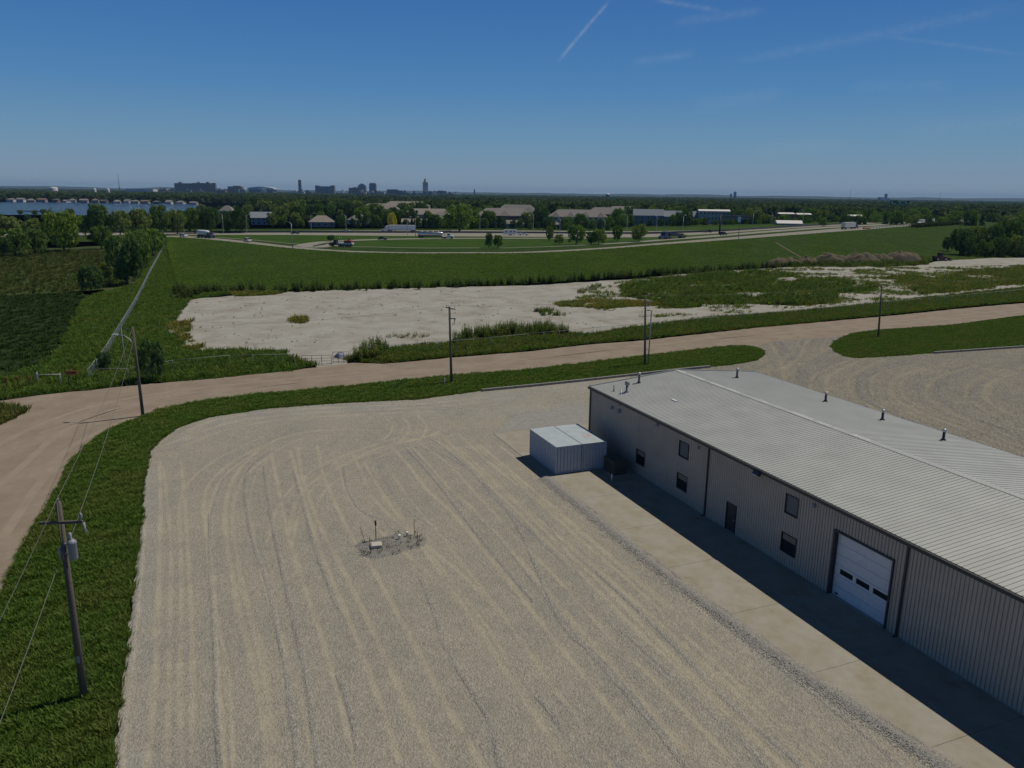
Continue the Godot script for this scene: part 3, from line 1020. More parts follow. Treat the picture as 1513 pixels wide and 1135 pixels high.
# ---------------------------------------------------------------- vehicles: +x is forward, wheels on y 0
func wheel(parent: Node, x: float, z: float, r: float, w := 0.25) -> void:
	var key := "wheel%d_%d" % [int(r * 100), int(w * 100)]
	if not crowns.has(key):
		var ax := Basis(Vector3.RIGHT, PI / 2)
		var a := MB.new(true)
		a.lathe([Vector2(r * 0.6, -w / 2), Vector2(r * 0.95, -w / 2), Vector2(r, -w * 0.35), Vector2(r, w * 0.35), Vector2(r * 0.95, w / 2), Vector2(r * 0.6, w / 2)], Vector3.ZERO, 14, ax)
		var b := MB.new(true)
		b.lathe([Vector2(0.001, -w * 0.42), Vector2(r * 0.6, -w * 0.44), Vector2(r * 0.6, w * 0.44), Vector2(0.001, w * 0.42)], Vector3.ZERO, 12, ax)
		crowns[key] = [a.mesh(), b.mesh()]
	var t := part(parent, "wheel", crowns[key][0], M.tyre, Vector3(x, r, z))
	part(t, "rim", crowns[key][1], M.chrome)

func car(called: String, label: String, at: Vector3, turn: float, m: Material, kind := "sedan", group := "vehicles on the highway") -> Node3D:
	var t := thing(called, label, "pickup" if kind == "pickup" else "car", at, turn, group)
	var low: Array
	var top: Array
	match kind:
		"pickup":
			low = [[-2.8, 0.45], [2.75, 0.45], [2.8, 0.9], [2.5, 1.12], [1.0, 1.2], [-2.8, 1.2]]
			top = [[-0.75, 1.2], [1.0, 1.2], [0.35, 1.82], [-0.65, 1.85]]
		"suv":
			low = [[-2.3, 0.4], [2.3, 0.4], [2.35, 0.85], [1.2, 1.1], [-2.3, 1.1]]
			top = [[-2.25, 1.1], [1.15, 1.1], [0.55, 1.72], [-2.0, 1.75]]
		_:
			low = [[-2.3, 0.35], [2.25, 0.35], [2.3, 0.7], [1.1, 0.92], [-1.6, 0.98], [-2.3, 0.9]]
			top = [[-1.7, 0.97], [1.05, 0.93], [0.3, 1.42], [-1.0, 1.45]]
	var lo: Array = []
	var tp: Array = []
	for q in low: lo.append(Vector2(q[0], q[1]))
	for q in top: tp.append(Vector2(q[0], q[1]))
	var a := MB.new()
	a.prism(lo, 1.8)
	part(t, "body", a.mesh(), m)
	var b := MB.new()
	b.prism(tp, 1.58)
	part(t, "windows", b.mesh(), M.glass)
	var c := MB.new()
	var rx0: float = top[3][0]
	var rx1: float = top[2][0]
	c.box(Vector3((rx0 + rx1) / 2, top[3][1] + 0.01, 0), Vector3(rx1 - rx0 + 0.1, 0.06, 1.6))
	part(t, "roof", c.mesh(), m)
	for z in [-0.65, 0.65]:
		var hl := MB.new()
		hl.box(Vector3(low[2][0] - 0.01, 0.68 if kind == "sedan" else 0.82, z), Vector3(0.06, 0.14, 0.32))
		part(t, "headlight", hl.mesh(), M.white)
	var wb := 1.75 if kind == "pickup" else 1.4
	for x in [-wb, wb]:
		for z in [-0.82, 0.82]: wheel(t, x, z, 0.37 if kind == "pickup" else 0.33, 0.24)
	return t

func tractor(t: Node, x: float, m: Material, sleeper := true) -> void:      # cab with its nose at x
	var a := MB.new()
	a.prism([Vector2(x - 6.2, 0.75), Vector2(x - 0.1, 0.55), Vector2(x, 1.3), Vector2(x - 1.9, 1.75), Vector2(x - 1.95, 1.85), Vector2(x - 3.0, 1.85), Vector2(x - 3.0, 1.05), Vector2(x - 6.2, 1.05)], 2.2)
	part(t, "chassis", a.mesh(), m)
	var b := MB.new()
	b.prism([Vector2(x - (4.6 if sleeper else 3.4), 1.0), Vector2(x - 1.9, 1.0), Vector2(x - 1.95, 1.8), Vector2(x - 2.5, 2.75), Vector2(x - 3.2, 3.6 if sleeper else 2.85), Vector2(x - (4.6 if sleeper else 3.4), 3.7 if sleeper else 2.85)], 2.4)
	part(t, "cab", b.mesh(), m)
	var g := MB.new()
	g.prism([Vector2(x - 1.9, 1.9), Vector2(x - 2.45, 2.7), Vector2(x - 2.55, 2.7), Vector2(x - 2.05, 1.9)], 2.1)
	for z in [-1.205, 1.205]: g.box(Vector3(x - 2.85, 2.25, z), Vector3(0.7, 0.6, 0.02))
	part(t, "windscreen", g.mesh(), M.glass)
	var st := MB.new(true)
	for z in [-1.15, 1.15]: st.tube([Vector3(x - 4.8, 1.0, z), Vector3(x - 4.8, 3.8, z)], 0.08, 0.08, 6)
	part(t, "exhaust_stack", st.mesh(), M.chrome)
	for z in [-1.0, 1.0]:
		wheel(t, x - 1.2, z, 0.5, 0.3); wheel(t, x - 4.6, z * 0.9, 0.5, 0.5); wheel(t, x - 5.8, z * 0.9, 0.5, 0.5)
		var hl := MB.new()
		hl.box(Vector3(x - 0.06, 1.0, z * 0.85), Vector3(0.12, 0.2, 0.3))
		part(t, "headlight", hl.mesh(), M.white)

func truck(label: String, at: Vector3, turn: float, cab: Material, cargo: Material, kind: String) -> Node3D:
	var names := {"box": "semi_truck", "tank": "tank_truck", "flat": "flatbed_truck", "short": "tank_truck", "wreck": "tow_truck", "mixer": "service_truck"}
	var t := thing(names[kind], label, "truck", at, turn, "vehicles on the highway")
	match kind:
		"box":
			tractor(t, 10.2, cab)
			var a := MB.new(); a.box(Vector3(-2.6, 2.6, 0), Vector3(15.6, 2.85, 2.6)); part(t, "trailer_box", a.mesh(), cargo)
			var b := MB.new(); b.box(Vector3(-2.6, 1.08, 0), Vector3(15.5, 0.18, 2.3)); b.box(Vector3(1.6, 0.75, 0), Vector3(0.2, 0.7, 1.8)); b.box(Vector3(-8.8, 0.9, 0), Vector3(2.6, 0.25, 1.6)); part(t, "trailer_frame", b.mesh(), M.black)
			for k in 2:
				var d := MB.new(); d.box(Vector3(-10.43, 2.55, -0.63 + 1.26 * k), Vector3(0.05, 2.6, 1.2)); part(t, "rear_door", d.mesh(), cargo)
			for x in [-8.2, -9.5]:
				for z in [-0.95, 0.95]: wheel(t, x, z, 0.5, 0.5)
		"tank":
			tractor(t, 9.6, cab, false)
			var a := MB.new(true)
			var ax := Basis(Vector3(0, 0, 1), Vector3(1, 0, 0), Vector3(0, 1, 0))
			a.lathe([Vector2(0.001, -8.9), Vector2(0.9, -8.8), Vector2(1.12, -8.5), Vector2(1.12, 3.6), Vector2(0.9, 3.9), Vector2(0.001, 4.0)], Vector3(0, 2.25, 0), 18, ax)
			part(t, "tank", a.mesh(), cargo)
			for x in [-6.8, -4.0, -1.2, 1.6]:
				var h := MB.new(true); h.lathe([Vector2(0.4, 0), Vector2(0.4, 0.25), Vector2(0.001, 0.27)], Vector3(x, 3.3, 0), 10); part(t, "hatch", h.mesh(), M.chrome)
			var b := MB.new(); b.box(Vector3(-2.5, 1.05, 0), Vector3(12.6, 0.2, 1.6)); part(t, "trailer_frame", b.mesh(), M.black)
			for x in [-6.6, -7.9]:
				for z in [-0.95, 0.95]: wheel(t, x, z, 0.5, 0.5)
		"short":
			tractor(t, 6.6, cab, false)
			var a := MB.new(true)
			a.lathe([Vector2(0.001, -6.4), Vector2(0.95, -6.2), Vector2(1.2, -5.9), Vector2(1.2, 1.8), Vector2(0.95, 2.1), Vector2(0.001, 2.2)], Vector3(0, 2.4, 0), 18, Basis(Vector3(0, 0, 1), Vector3(1, 0, 0), Vector3(0, 1, 0)))
			part(t, "tank", a.mesh(), cargo)
			var b := MB.new(); b.box(Vector3(-2.2, 1.0, 0), Vector3(8.2, 0.4, 1.7)); part(t, "trailer_frame", b.mesh(), M.black)
			for x in [-4.4, -5.6]:
				for z in [-0.95, 0.95]: wheel(t, x, z, 0.5, 0.5)
		"flat":
			tractor(t, 11.0, cab)
			var a := MB.new(); a.box(Vector3(-3.0, 1.45, 0), Vector3(16.0, 0.3, 2.5)); part(t, "deck", a.mesh(), M.black)
			var b := MB.new(); b.box(Vector3(-2.6, 1.95, 0.1), Vector3(12.5, 0.7, 1.5)); b.box(Vector3(2.5, 2.4, 0), Vector3(2.4, 0.7, 1.6)); b.beam(Vector3(-8, 2.0, 0), Vector3(1.0, 2.6, 0), 0.7, 0.5); part(t, "cargo", b.mesh(), M.navy)
			for x in [3.6, -7.2, -8.4, -9.6]:
				for z in [-0.95, 0.95]: wheel(t, x, z, 0.5, 0.5)
		"wreck":
			tractor(t, 4.4, cab, false)
			var a := MB.new(); a.box(Vector3(-2.6, 1.3, 0), Vector3(6.2, 0.5, 2.3)); part(t, "deck", a.mesh(), M.white)
			var b := MB.new(); b.box(Vector3(-3.6, 2.0, 0), Vector3(3.0, 1.1, 2.2)); b.beam(Vector3(-2.2, 1.6, 0), Vector3(-4.6, 3.3, 0), 0.4, 0.4); part(t, "crane_body", b.mesh(), M.red)
			for x in [-3.0, -4.3]:
				for z in [-0.95, 0.95]: wheel(t, x, z, 0.5, 0.5)
		"mixer":
			tractor(t, 4.6, cab, false)
			var a := MB.new(); a.box(Vector3(-2.4, 2.2, 0), Vector3(5.8, 2.2, 2.4)); part(t, "body", a.mesh(), cargo)
			var b := MB.new(); b.box(Vector3(-2.4, 0.95, 0), Vector3(5.6, 0.25, 1.8)); part(t, "frame", b.mesh(), M.black)
			for x in [-3.0, -4.3]:
				for z in [-0.95, 0.95]: wheel(t, x, z, 0.5, 0.5)
	return t

# ---------------------------------------------------------------- houses
func hip(b: MB, x: float, z: float, w: float, d: float, y: float, h: float) -> void:
	var o := 0.5
	var a := [Vector3(x - w / 2 - o, y, z - d / 2 - o), Vector3(x + w / 2 + o, y, z - d / 2 - o), Vector3(x + w / 2 + o, y, z + d / 2 + o), Vector3(x - w / 2 - o, y, z + d / 2 + o)]
	var k := minf(w, d) / 2.0
	var r0: Vector3
	var r1: Vector3
	if w >= d:
		r0 = Vector3(x - w / 2 + k, y + h, z); r1 = Vector3(x + w / 2 - k + 0.01, y + h, z)
		b.quad(a[3], r0, r1, a[2]); b.quad(a[1], r1, r0, a[0]); b.tri(a[0], r0, a[3]); b.tri(a[2], r1, a[1])
	else:
		r0 = Vector3(x, y + h, z - d / 2 + k); r1 = Vector3(x, y + h, z + d / 2 - k + 0.01)
		b.tri(a[0], a[1], r0); b.tri(a[2], a[3], r1); b.quad(a[0], r0, r1, a[3]); b.quad(a[1], a[2], r1, r0)
	b.quad(a[0], a[3], a[2], a[1])

func gable(b: MB, x: float, z: float, w: float, d: float, y: float, h: float) -> void:    # ridge along x
	b.prism([Vector2(-d / 2 - 0.5, y), Vector2(0, y + h), Vector2(d / 2 + 0.5, y)], w + 0.8, Transform3D(Basis(Vector3(0, 0, 1), Vector3.UP, Vector3(-1, 0, 0)), Vector3(x, 0, z)))

func house(called: String, label: String, at: Vector3, turn: float, w: float, d: float, y: float, h: float, wall: Material, roof: Material, hipped := true, floors := 1, wins := 3, wings := 0, category := "house", group := "") -> Node3D:
	var t := thing(called, label, category, at, turn, group)
	var a := MB.new()
	a.box(Vector3(0, y / 2 - 0.2, 0), Vector3(w, y + 0.4, d))
	for k in wings: a.box(Vector3(w * ((k + 0.5) / wings - 0.5), y / 2 - 0.2, d / 2 + 1.2), Vector3(w / wings * 0.5, y + 0.39, 2.4))
	part(t, "wall", a.mesh(), wall)
	var r := MB.new()
	if hipped: hip(r, 0, 0, w, d, y, h)
	else: gable(r, 0, 0, w, d, y, h)
	for k in wings: hip(r, w * ((k + 0.5) / wings - 0.5), d / 2 - d * 0.1, w / wings * 0.5, d * 0.2 + 4.8, y + 0.02, h * 0.72)
	part(t, "roof", r.mesh(), roof)
	for f in floors:
		for k in wins:
			var x := w * ((k + 0.5) / wins - 0.5)
			var z := d / 2
			for q in wings:
				if absf(x - w * ((q + 0.5) / wings - 0.5)) < w / wings * 0.25: z = d / 2 + 2.4
			var m := MB.new()
			m.box(Vector3(0, 0, 0), Vector3(1.5, 1.5, 0.08))
			var win := part(t, "window", m.mesh(), M.off_white, Vector3(x, y * (f + 0.55) / floors, z + 0.03))
			var g := MB.new()
			g.box(Vector3(0, 0, 0.03), Vector3(1.25, 1.25, 0.06))
			part(win, "pane", g.mesh(), M.glass)
	return t

# ---------------------------------------------------------------- the scene
func _ready() -> void:
	rng.seed = 20
	# camera: a drone 23 m up, looking a little down
	var cam := Camera3D.new()
	cam.name = "camera"
	add_child(cam)
	cam.position = Vector3(0, 23, 0)
	cam.rotation_degrees = Vector3(-13.7, 0, 0.74)
	cam.fov = 52.51
	cam.near = 0.1
	cam.far = 40000.0
	cam.current = true
	var env := Environment.new()
	env.background_mode = Environment.BG_SKY
	env.sky = Sky.new()
	env.sky.sky_material = make_sky()
	env.tonemap_mode = Environment.TONE_MAPPER_LINEAR
	env.tonemap_exposure = EXPOSURE
	env.fog_enabled = true
	env.fog_density = 0.00005
	env.fog_light_color = Color(0.62, 0.80, 1.0)
	env.sdfgi_enabled = true
	env.ssao_enabled = true
	env.ssil_enabled = true
	var we := WorldEnvironment.new()
	we.name = "world_environment"
	we.environment = env
	add_child(we)
	var sun := DirectionalLight3D.new()
	sun.name = "sun"
	add_child(sun)
	sun.look_at_from_position(Vector3.ZERO, Vector3(-0.525, -1.0, 0.32))
	sun.light_energy = 1.5
	sun.light_color = Color(1.0, 0.963, 0.895)
	sun.light_angular_distance = 0.53
	sun.shadow_enabled = true

	make_materials()
	M.faded = paint(0.50, 0.36, 0.36, 0.6)
	make_land()
	make_highway()
	make_yard()
	make_verges()
	make_building()
	make_container(4.46, "pale blue-grey storage container on the gravel side of the pair", false)
	make_container(2.02, "storage container with a faded reddish roof mark beside the building", true)
	make_street()
	make_traffic()
	make_trees()
	make_houses()
	make_town()

func make_land() -> void:
	# ground to the horizon, finer near the camera
	var xs: Array = []
	var zs: Array = [80.0]
	var v := 0.0
	var side: Array = [0.0]
	while v < 16000.0:
		v += maxf(22.0, v * 0.16)
		side.append(v)
	for i in range(side.size() - 1, 0, -1): xs.append(-side[i])
	for s in side: xs.append(s)
	v = 0.0
	while v < 16000.0:
		zs.append(-v + 40.0)
		v += maxf(22.0, v * 0.09)
	var nz := noise(0.004, 51, 5)
	var nh := noise(0.0006, 52, 3)
	var st := SurfaceTool.new()
	st.begin(Mesh.PRIMITIVE_TRIANGLES)
	for z in zs:
		for x in xs:
			var k := 1.0 + 0.55 * nz.get_noise_2d(x, z)
			var dry := clampf(nz.get_noise_2d(z + 700, x) * 0.9, 0.0, 0.6)
			st.set_color(Color(k + dry * 0.7, k, k * (1.0 - dry * 0.4)))
			st.set_normal(Vector3.UP)
			st.add_vertex(Vector3(x, -0.03, z))
	var nx := xs.size()
	for j in zs.size() - 1:
		for i in nx - 1:
			var a := j * nx + i
			for q in [a, a + 1, a + nx + 1, a, a + nx + 1, a + nx]: st.add_index(q)
	structure("ground", st.commit(), M.land)
	# low hills that close the view
	var hb := SurfaceTool.new()
	hb.begin(Mesh.PRIMITIVE_TRIANGLES)
	hb.set_smooth_group(0)
	var rows: Array = []
	for r in 7:
		var line: Array = []
		for i in 121:
			var a := deg_to_rad(lerpf(-62.0, 62.0, i / 120.0))
			var dist := 9000.0 + r * 900.0
			var top: float = [-2.0, 9.0, 20.0, 30.0, 38.0, 44.0, 46.0][r]
			var y := top + (nh.get_noise_2d(sin(a) * dist, dist * cos(a)) * 34.0 if r > 0 else 0.0) * r / 6.0
			line.append(Vector3(sin(a) * dist, y, -cos(a) * dist))
		rows.append(line)
	for r in 6:
		for i in 120:
			for q in [rows[r][i], rows[r + 1][i], rows[r + 1][i + 1], rows[r][i], rows[r + 1][i + 1], rows[r][i + 1]]: hb.add_vertex(q)
	hb.generate_normals()
	structure("hills", hb.commit(), M.hill)
	var lake := ragged(vec2s([-578.2, -575.1, -503, -649.5, -445.4, -689, -423.6, -711.7, -385.1, -707.6, -360.4, -743.9, -353, -831.2, -435.4, -1116.2, -547.7, -1393, -640.5, -1482.5, -731.5, -1415.2, -800.4, -1349.2, -826.1, -1282.3, -892.6, -1096, -921.8, -920]), 25.0, 9.0, 0.02)
	structure("lake", sheet(lake, 0.05), M.water)
	structure("crop_field", sheet(ragged(vec2s([-82.88, -87.35, -64.23, -94.97, -62.99, -98.52, -64.09, -105.74, -70.74, -120.94, -80.09, -140.89, -89.2, -160.04, -94.6, -172.82, -99.19, -178.53, -105.89, -174.07, -112.97, -170.93, -144.99, -156.76]), 2.0, 2.4, 0.1), 0.01), M.crop)
	structure("meadow", sheet(ragged(vec2s([-144.99, -156.76, -112.97, -170.93, -105.89, -174.07, -99.85, -179.74, -96.69, -182.71, -84.4, -169.18, -91.61, -188.78, -96.45, -203.49, -105.49, -228.16, -140, -313.9, -159.1, -354.8, -178.1, -314.6, -197.7, -303, -253.9, -278.4]), 4.0, 1.2, 0.1), 0.006), M.meadow)
	plant("crop_rows", vec2s([-79.33, -92.65, -64.93, -96.06, -63.47, -99.3, -63.82, -105.75, -70.44, -120.96, -79.74, -140.92, -88.94, -160.06, -98.54, -177.32, -111.57, -168.74, -132.28, -157.98]), 1.1, 16000, tuft_mesh(71, 12, 0.5, 0.6, 0.06, 0.7), Color(0.04, 0.075, 0.02), Color(0.07, 0.105, 0.03), 0.1, Vector2(0.7, 1.2), 0.0, "dark green low crop in the field beside the white fence")
	plant("meadow_grass", vec2s([-132.28, -157.98, -112.97, -170.93, -99.85, -179.74, -95.26, -191.24, -99.1, -206.51, -132.9, -293.2, -170.4, -300.6, -189.4, -290, -219.4, -265.5]), 0.6, 12000, tuft_mesh(72, 12, 0.7, 0.5, 0.05, 0.5), Color(0.085, 0.125, 0.034), Color(0.19, 0.15, 0.07), 0.2, Vector2(0.7, 1.5), 0.0, "rough brownish meadow grass in front of the trees")

func make_highway() -> void:
	var L := {}
	L.foot = finer(vec3s([-248.6, 0, -345.4, -192.5, 0, -351.3, -159.1, 0, -354.8, -78.6, 0, -182, -72.3, 0, -181.2, -62.3, 0, -182.2, -52.9, 0, -185.3, -42.4, 0, -188.7, -33, 0, -191.7, -23.5, 0, -195.4, -10.2, 0, -200.4, 0.3, 0, -204.4, 13.2, 0, -213.7, 27.4, 0, -223.8, 40.7, 0, -233.6, 50.1, 0, -240.5, 65.2, 0, -250.6, 79.5, 0, -260.2, 105.1, 0, -276.6, 116.6, 0, -281.6, 134.7, 0, -289.4, 151.4, 0, -297.8, 169, 0, -306.8, 193.5, 0, -321.4, 217.1, 0, -335.6, 283, 0, -375]), 3)
	L.rampN = finer(vec3s([-264.2, 0.4, -367.4, -207, 0.53, -378.1, -172.3, 0.6, -384.6, -162.8, 0.7, -382.5, -145.1, 0.9, -368.9, -113.9, 1.2, -337, -86.9, 1.5, -307.5, -64.2, 1.8, -288.6, -48.5, 1.9, -283.8, -33.7, 2, -282.4, -14.5, 2.06, -285.4, 0.2, 2.1, -287.7, 18.1, 2.3, -296.7, 37.7, 2.6, -311.7, 56.6, 3, -328.9, 70.4, 3.2, -341.3, 92.8, 3.6, -361, 115.3, 4, -381.5, 159.3, 4.6, -423.9, 183.8, 4.84, -448.8, 227.2, 5.2, -493.7, 276.5, 5.4, -550.4, 339.4, 5.6, -623.6, 418.9, 5.7, -704.5, 509.1, 5.79, -796.5, 870.4, 6, -1167.4]), 3)
	L.rampF = finer(vec3s([-269.3, 0.4, -374.6, -211.1, 0.53, -385.7, -175.8, 0.6, -392.6, -167.6, 0.7, -393.9, -150.5, 0.9, -382.9, -118.6, 1.2, -351.2, -89.8, 1.5, -318, -65.7, 1.8, -295.4, -49.4, 1.9, -289.1, -34.3, 2, -287, -14.7, 2.06, -290.5, 0.2, 2.1, -293.1, 18.5, 2.3, -304.1, 38.7, 2.6, -320.4, 58.5, 3, -340.2, 73.3, 3.2, -355.8, 97.8, 3.6, -380.7, 122.8, 4, -406.9, 173.2, 4.6, -461.3, 202.4, 4.85, -494.5, 245.8, 5.2, -534.5, 296.8, 5.4, -591.2, 360.7, 5.6, -663.1, 447.1, 5.7, -752.1, 545.8, 5.79, -854.3, 951, 6, -1275.9]), 3)
	L.roadN = finer(vec3s([-270.8, 0.4, -376.7, -212.3, 0.53, -388, -176.8, 0.6, -394.9, -168.6, 0.7, -396.3, -152.5, 0.8, -388.1, -124.3, 0.9, -368.1, -96, 1.1, -340.1, -72.3, 1.2, -325.3, -55.1, 1.25, -322.6, -38.2, 1.3, -319.9, -16.4, 1.41, -323.1, 0.3, 1.5, -325.6, 20.3, 1.9, -333.6, 41.6, 2.4, -344.6, 61.7, 2.9, -359.4, 77.3, 3.1, -375.8, 102.7, 3.5, -399.8, 129.5, 3.9, -429.1, 182.4, 4.5, -486.2, 209, 4.8, -511, 253.3, 5.2, -551, 304.8, 5.4, -607.4, 368.8, 5.6, -678.2, 457.7, 5.7, -770.1, 559.7, 5.79, -876.1, 981.3, 6, -1316.7]), 3)
	L.roadF = finer(vec3s([-271.5, 0.4, -377.8, -212.9, 0.53, -389.1, -177.4, 0.6, -396.1, -169.1, 0.7, -397.5, -153.2, 0.8, -389.8, -125.1, 0.9, -370.7, -96.6, 1.1, -342.3, -72.7, 1.2, -326.9, -55.4, 1.25, -324.2, -38.4, 1.3, -321.5, -16.5, 1.41, -324.8, 0.3, 1.5, -327.2, 20.4, 1.9, -335.9, 42.1, 2.4, -349.5, 63.7, 2.8, -371.3, 80.9, 2.9, -393.3, 108.7, 3.3, -423.5, 137.5, 3.7, -455.9, 193.5, 4.4, -516, 220.4, 4.7, -539, 268.5, 5.1, -584.2, 320.7, 5.35, -639.3, 384.9, 5.6, -707.9, 477.4, 5.7, -803.5, 583.4, 5.79, -913.4, 1020.3, 6, -1369.2]), 3)
	L.isN = finer(vec3s([-274.2, 0.3, -381.6, -217.9, 0.3, -398.3, -183, 0.3, -408.7, -174.8, 0.3, -410.8, -162.6, 0.3, -413.9, -141.4, 0.3, -419.3, -119.6, 0.3, -424.8, -94.6, 0.3, -426.6, -72.9, 0.3, -428.1, -51.2, 0.3, -430.1, -22, 0.3, -432.9, 0.3, 0.44, -433.4, 26.2, 0.6, -434, 51.5, 1, -428.4, 72.6, 1.6, -423.5, 88.3, 2.2, -429.6, 114.8, 2.9, -447.5, 142.8, 3.5, -473.7, 199.1, 4.3, -531, 226, 4.6, -552.8, 279, 5, -607.3, 331.6, 5.3, -661, 395.5, 5.6, -727.6, 491.5, 5.7, -827.4, 602, 5.79, -942.6, 1062.5, 6, -1426.1]), 3)
	L.isF = finer(vec3s([-302.2, 0.3, -420.9, -239.2, 0.3, -437.7, -200.4, 0.3, -448.1, -191.7, 0.3, -451, -178.7, 0.3, -455.3, -156, 0.3, -463, -132.5, 0.3, -470.9, -106.2, 0.3, -479.7, -83, 0.3, -487.5, -59, 0.3, -495.6, -25.7, 0.3, -506.8, 0.2, 0.3, -510.6, 31, 0.3, -515.2, 61.3, 0.6, -511.4, 85.6, 1.4, -500.5, 102.5, 1.96, -499.5, 127.6, 2.8, -497.9, 156.1, 3.4, -518.2, 214.3, 4.2, -571.8, 248.2, 4.5, -607.5, 308.2, 5, -671.3, 369.1, 5.3, -736.4, 444.6, 5.6, -818.4, 562.4, 5.7, -947.4, 703.5, 5.79, -1102.4, 1363.5, 6, -1831.2]), 3)
	L.verge = finer(vec3s([-306.9, 0.3, -427.6, -244.3, 0.3, -447.2, -205.4, 0.3, -459.4, -196.4, 0.3, -462.2, -183, 0.3, -466.4, -159.5, 0.3, -473.7, -135.4, 0.3, -481.3, -108.4, 0.3, -489.7, -84.6, 0.3, -497.1, -60.1, 0.3, -504.8, -26.1, 0.3, -515.4, 0.2, 0.3, -521.8, 31.9, 0.3, -529.3, 63.9, 0.7, -533.6, 89.6, 2.4, -524.1, 107.5, 3.04, -524.7, 134.5, 4, -525.7, 163.1, 4.4, -542, 218.3, 5, -582.9, 253, 5.16, -619.7, 314.9, 5.4, -686.1, 378.4, 5.6, -755.2, 457.2, 5.8, -841.7, 580.8, 5.9, -978.5, 730.2, 5.99, -1144.4, 1450.1, 6.2, -1947.9]), 3)
	L.back = finer(vec3s([-317.9, 0, -443.1, -253.7, 0, -464.4, -213.6, 0, -477.8, -204.3, 0, -480.9, -190.4, 0, -485.5, -166.2, 0, -493.5, -141.1, 0, -501.9, -113.2, 0, -511.2, -88.4, 0, -519.4, -62.8, 0, -527.9, -27.4, 0, -539.7, 0.2, 0, -553.3, 34.3, 0, -570.1, 70.4, 0, -588, 103.4, 0.75, -605.5, 126.6, 1.25, -618.4, 163.6, 2, -640.2, 198.8, 2.5, -661.6, 271.6, 3, -725.8, 313.1, 3.2, -767.6, 386.1, 3.5, -841.9, 467.1, 3.75, -932.8, 569.3, 4, -1048.8, 728.7, 4.25, -1228.4, 926.9, 4.47, -1453.5, 1989.6, 5, -2674]), 3)
	structure("embankment_slope", strip(L.foot, L.rampN, 6), M.slope)
	structure("exit_ramp_road", strip(L.rampN, L.rampF, 1), M.highway)
	structure("ramp_verge", strip(L.rampF, L.roadN, 2), M.slope)
	structure("entry_ramp_road", strip(L.roadN, L.roadF, 1), M.highway)
	structure("infield_grass", strip(L.roadF, L.isN, 3), M.infield)
	structure("highway_road", strip(L.isN, L.isF, 1), M.highway)
	structure("far_verge", strip(L.isF, L.verge, 1), M.infield)
	structure("back_slope", strip(L.verge, L.back, 2), M.slope)
	# collector lane with its hooked end
	var loop := finer(vec3s([-84.9, 1.51, -315.9, -86.8, 1.24, -329.6, -87.3, 1.07, -342.8, -85.1, 0.95, -355.7, -81.2, 0.85, -365.5, -73.9, 0.76, -376.3, -65.7, 0.69, -385.2, -53.7, 0.63, -393.9, -41, 0.58, -401.3, -20.7, 0.55, -408.4, 0.3, 0.65, -412.2, 21.5, 0.83, -413.8, 42.8, 1.14, -414.4]), 4)
	structure("collector_road", ribbon(loop, 7.5, 0.09), M.highway)
	structure("hook_road", ribbon(finer(vec3s([-84.7, 1.52, -315.4, -82.1, 1.51, -314.7, -78.6, 1.49, -314.6, -77, 1.32, -321.5, -76.8, 1.13, -335.2, -78, 0.96, -354.1]), 4), 6.5, 0.07), M.highway)
	# median barrier, one strip of concrete in lengths
	var bar := thing("median_barrier", "long dark median barrier between the highway carriageways", "barrier", Vector3.ZERO)
	for i in range(0, L.isN.size() - 1):
		var a: Vector3 = L.isN[i].lerp(L.isF[i], 0.52)
		var b: Vector3 = L.isN[i + 1].lerp(L.isF[i + 1], 0.52)
		if a.x > 320.0: break
		var m := MB.new()
		m.beam(a + Vector3(0, 0.5, 0), b + Vector3(0, 0.5, 0), 0.5, 1.1)
		part(bar, "barrier_length", m.mesh(), M.wall_dark)
	# dirt cut down the bank, and the weedy ditch at its foot
	structure("dirt_path", ribbon(finer(vec3s([119.8, 3.12, -362.1, 117.5, 2.66, -349.4, 114.7, 2.02, -332.1, 112.1, 1.44, -316.3, 110.1, 0.91, -302.1]), 4), 0.9, 0.12), M.dirt)
	var ditch: Array = []
	var cols: Array = []
	for i in range(9, L.foot.size() - 18):
		var a: Vector3 = L.foot[i]
		var b: Vector3 = L.foot[i + 1]
		for k in int(a.distance_to(b) * 2.4):
			var q := a.lerp(b, rng.randf()) + Vector3(rng.randfn() * 0.6, 0, rng.randfn() * 1.6)
			var s := rng.randf_range(0.7, 1.5)
			ditch.append(Transform3D(Basis(Vector3.UP, rng.randf() * TAU).scaled(Vector3(s * 1.3, s, s * 1.3)), q))
			var c := Color(0.075, 0.12, 0.03).lerp(Color(0.14, 0.165, 0.05), rng.randf() * rng.randf())
			cols.append(c)
	scatter("ditch_reeds", weed_mesh(81, 9, 1.5), M.blade, ditch, cols, "dark reeds along the foot of the highway bank")

	# grass standing on the bank
	var tx: Array = []
	var tc: Array = []
	var nz := noise(0.03, 19, 3)
	for k in 60000:
		var i := rng.randi_range(6, L.foot.size() - 8)
		var t := rng.randf()
		var e := rng.randf()
		var q: Vector3 = L.foot[i].lerp(L.foot[i + 1], e).lerp(L.rampN[i].lerp(L.rampN[i + 1], e), t)
		var s := rng.randf_range(0.4, 0.9)
		tx.append(Transform3D(Basis(Vector3.UP, rng.randf() * TAU).scaled(Vector3(s * 1.6, s, s * 1.6)), q - Vector3.UP * 0.05))
		var v := nz.get_noise_2d(q.x, q.z)
		tc.append((Color(0.095, 0.175, 0.023).lerp(Color(0.135, 0.21, 0.033), clampf(0.45 + v, 0.0, 1.0))) * rng.randf_range(0.85, 1.15))
	scatter("bank_grass", tuft_mesh(93, 12, 0.34, 0.45, 0.05, 0.8), M.blade, tx, tc, "long grass covering the highway bank")

func track(a: Array, hw: float, kind: int, power: float) -> Array:
	return [vec2s(a), hw, kind, power]

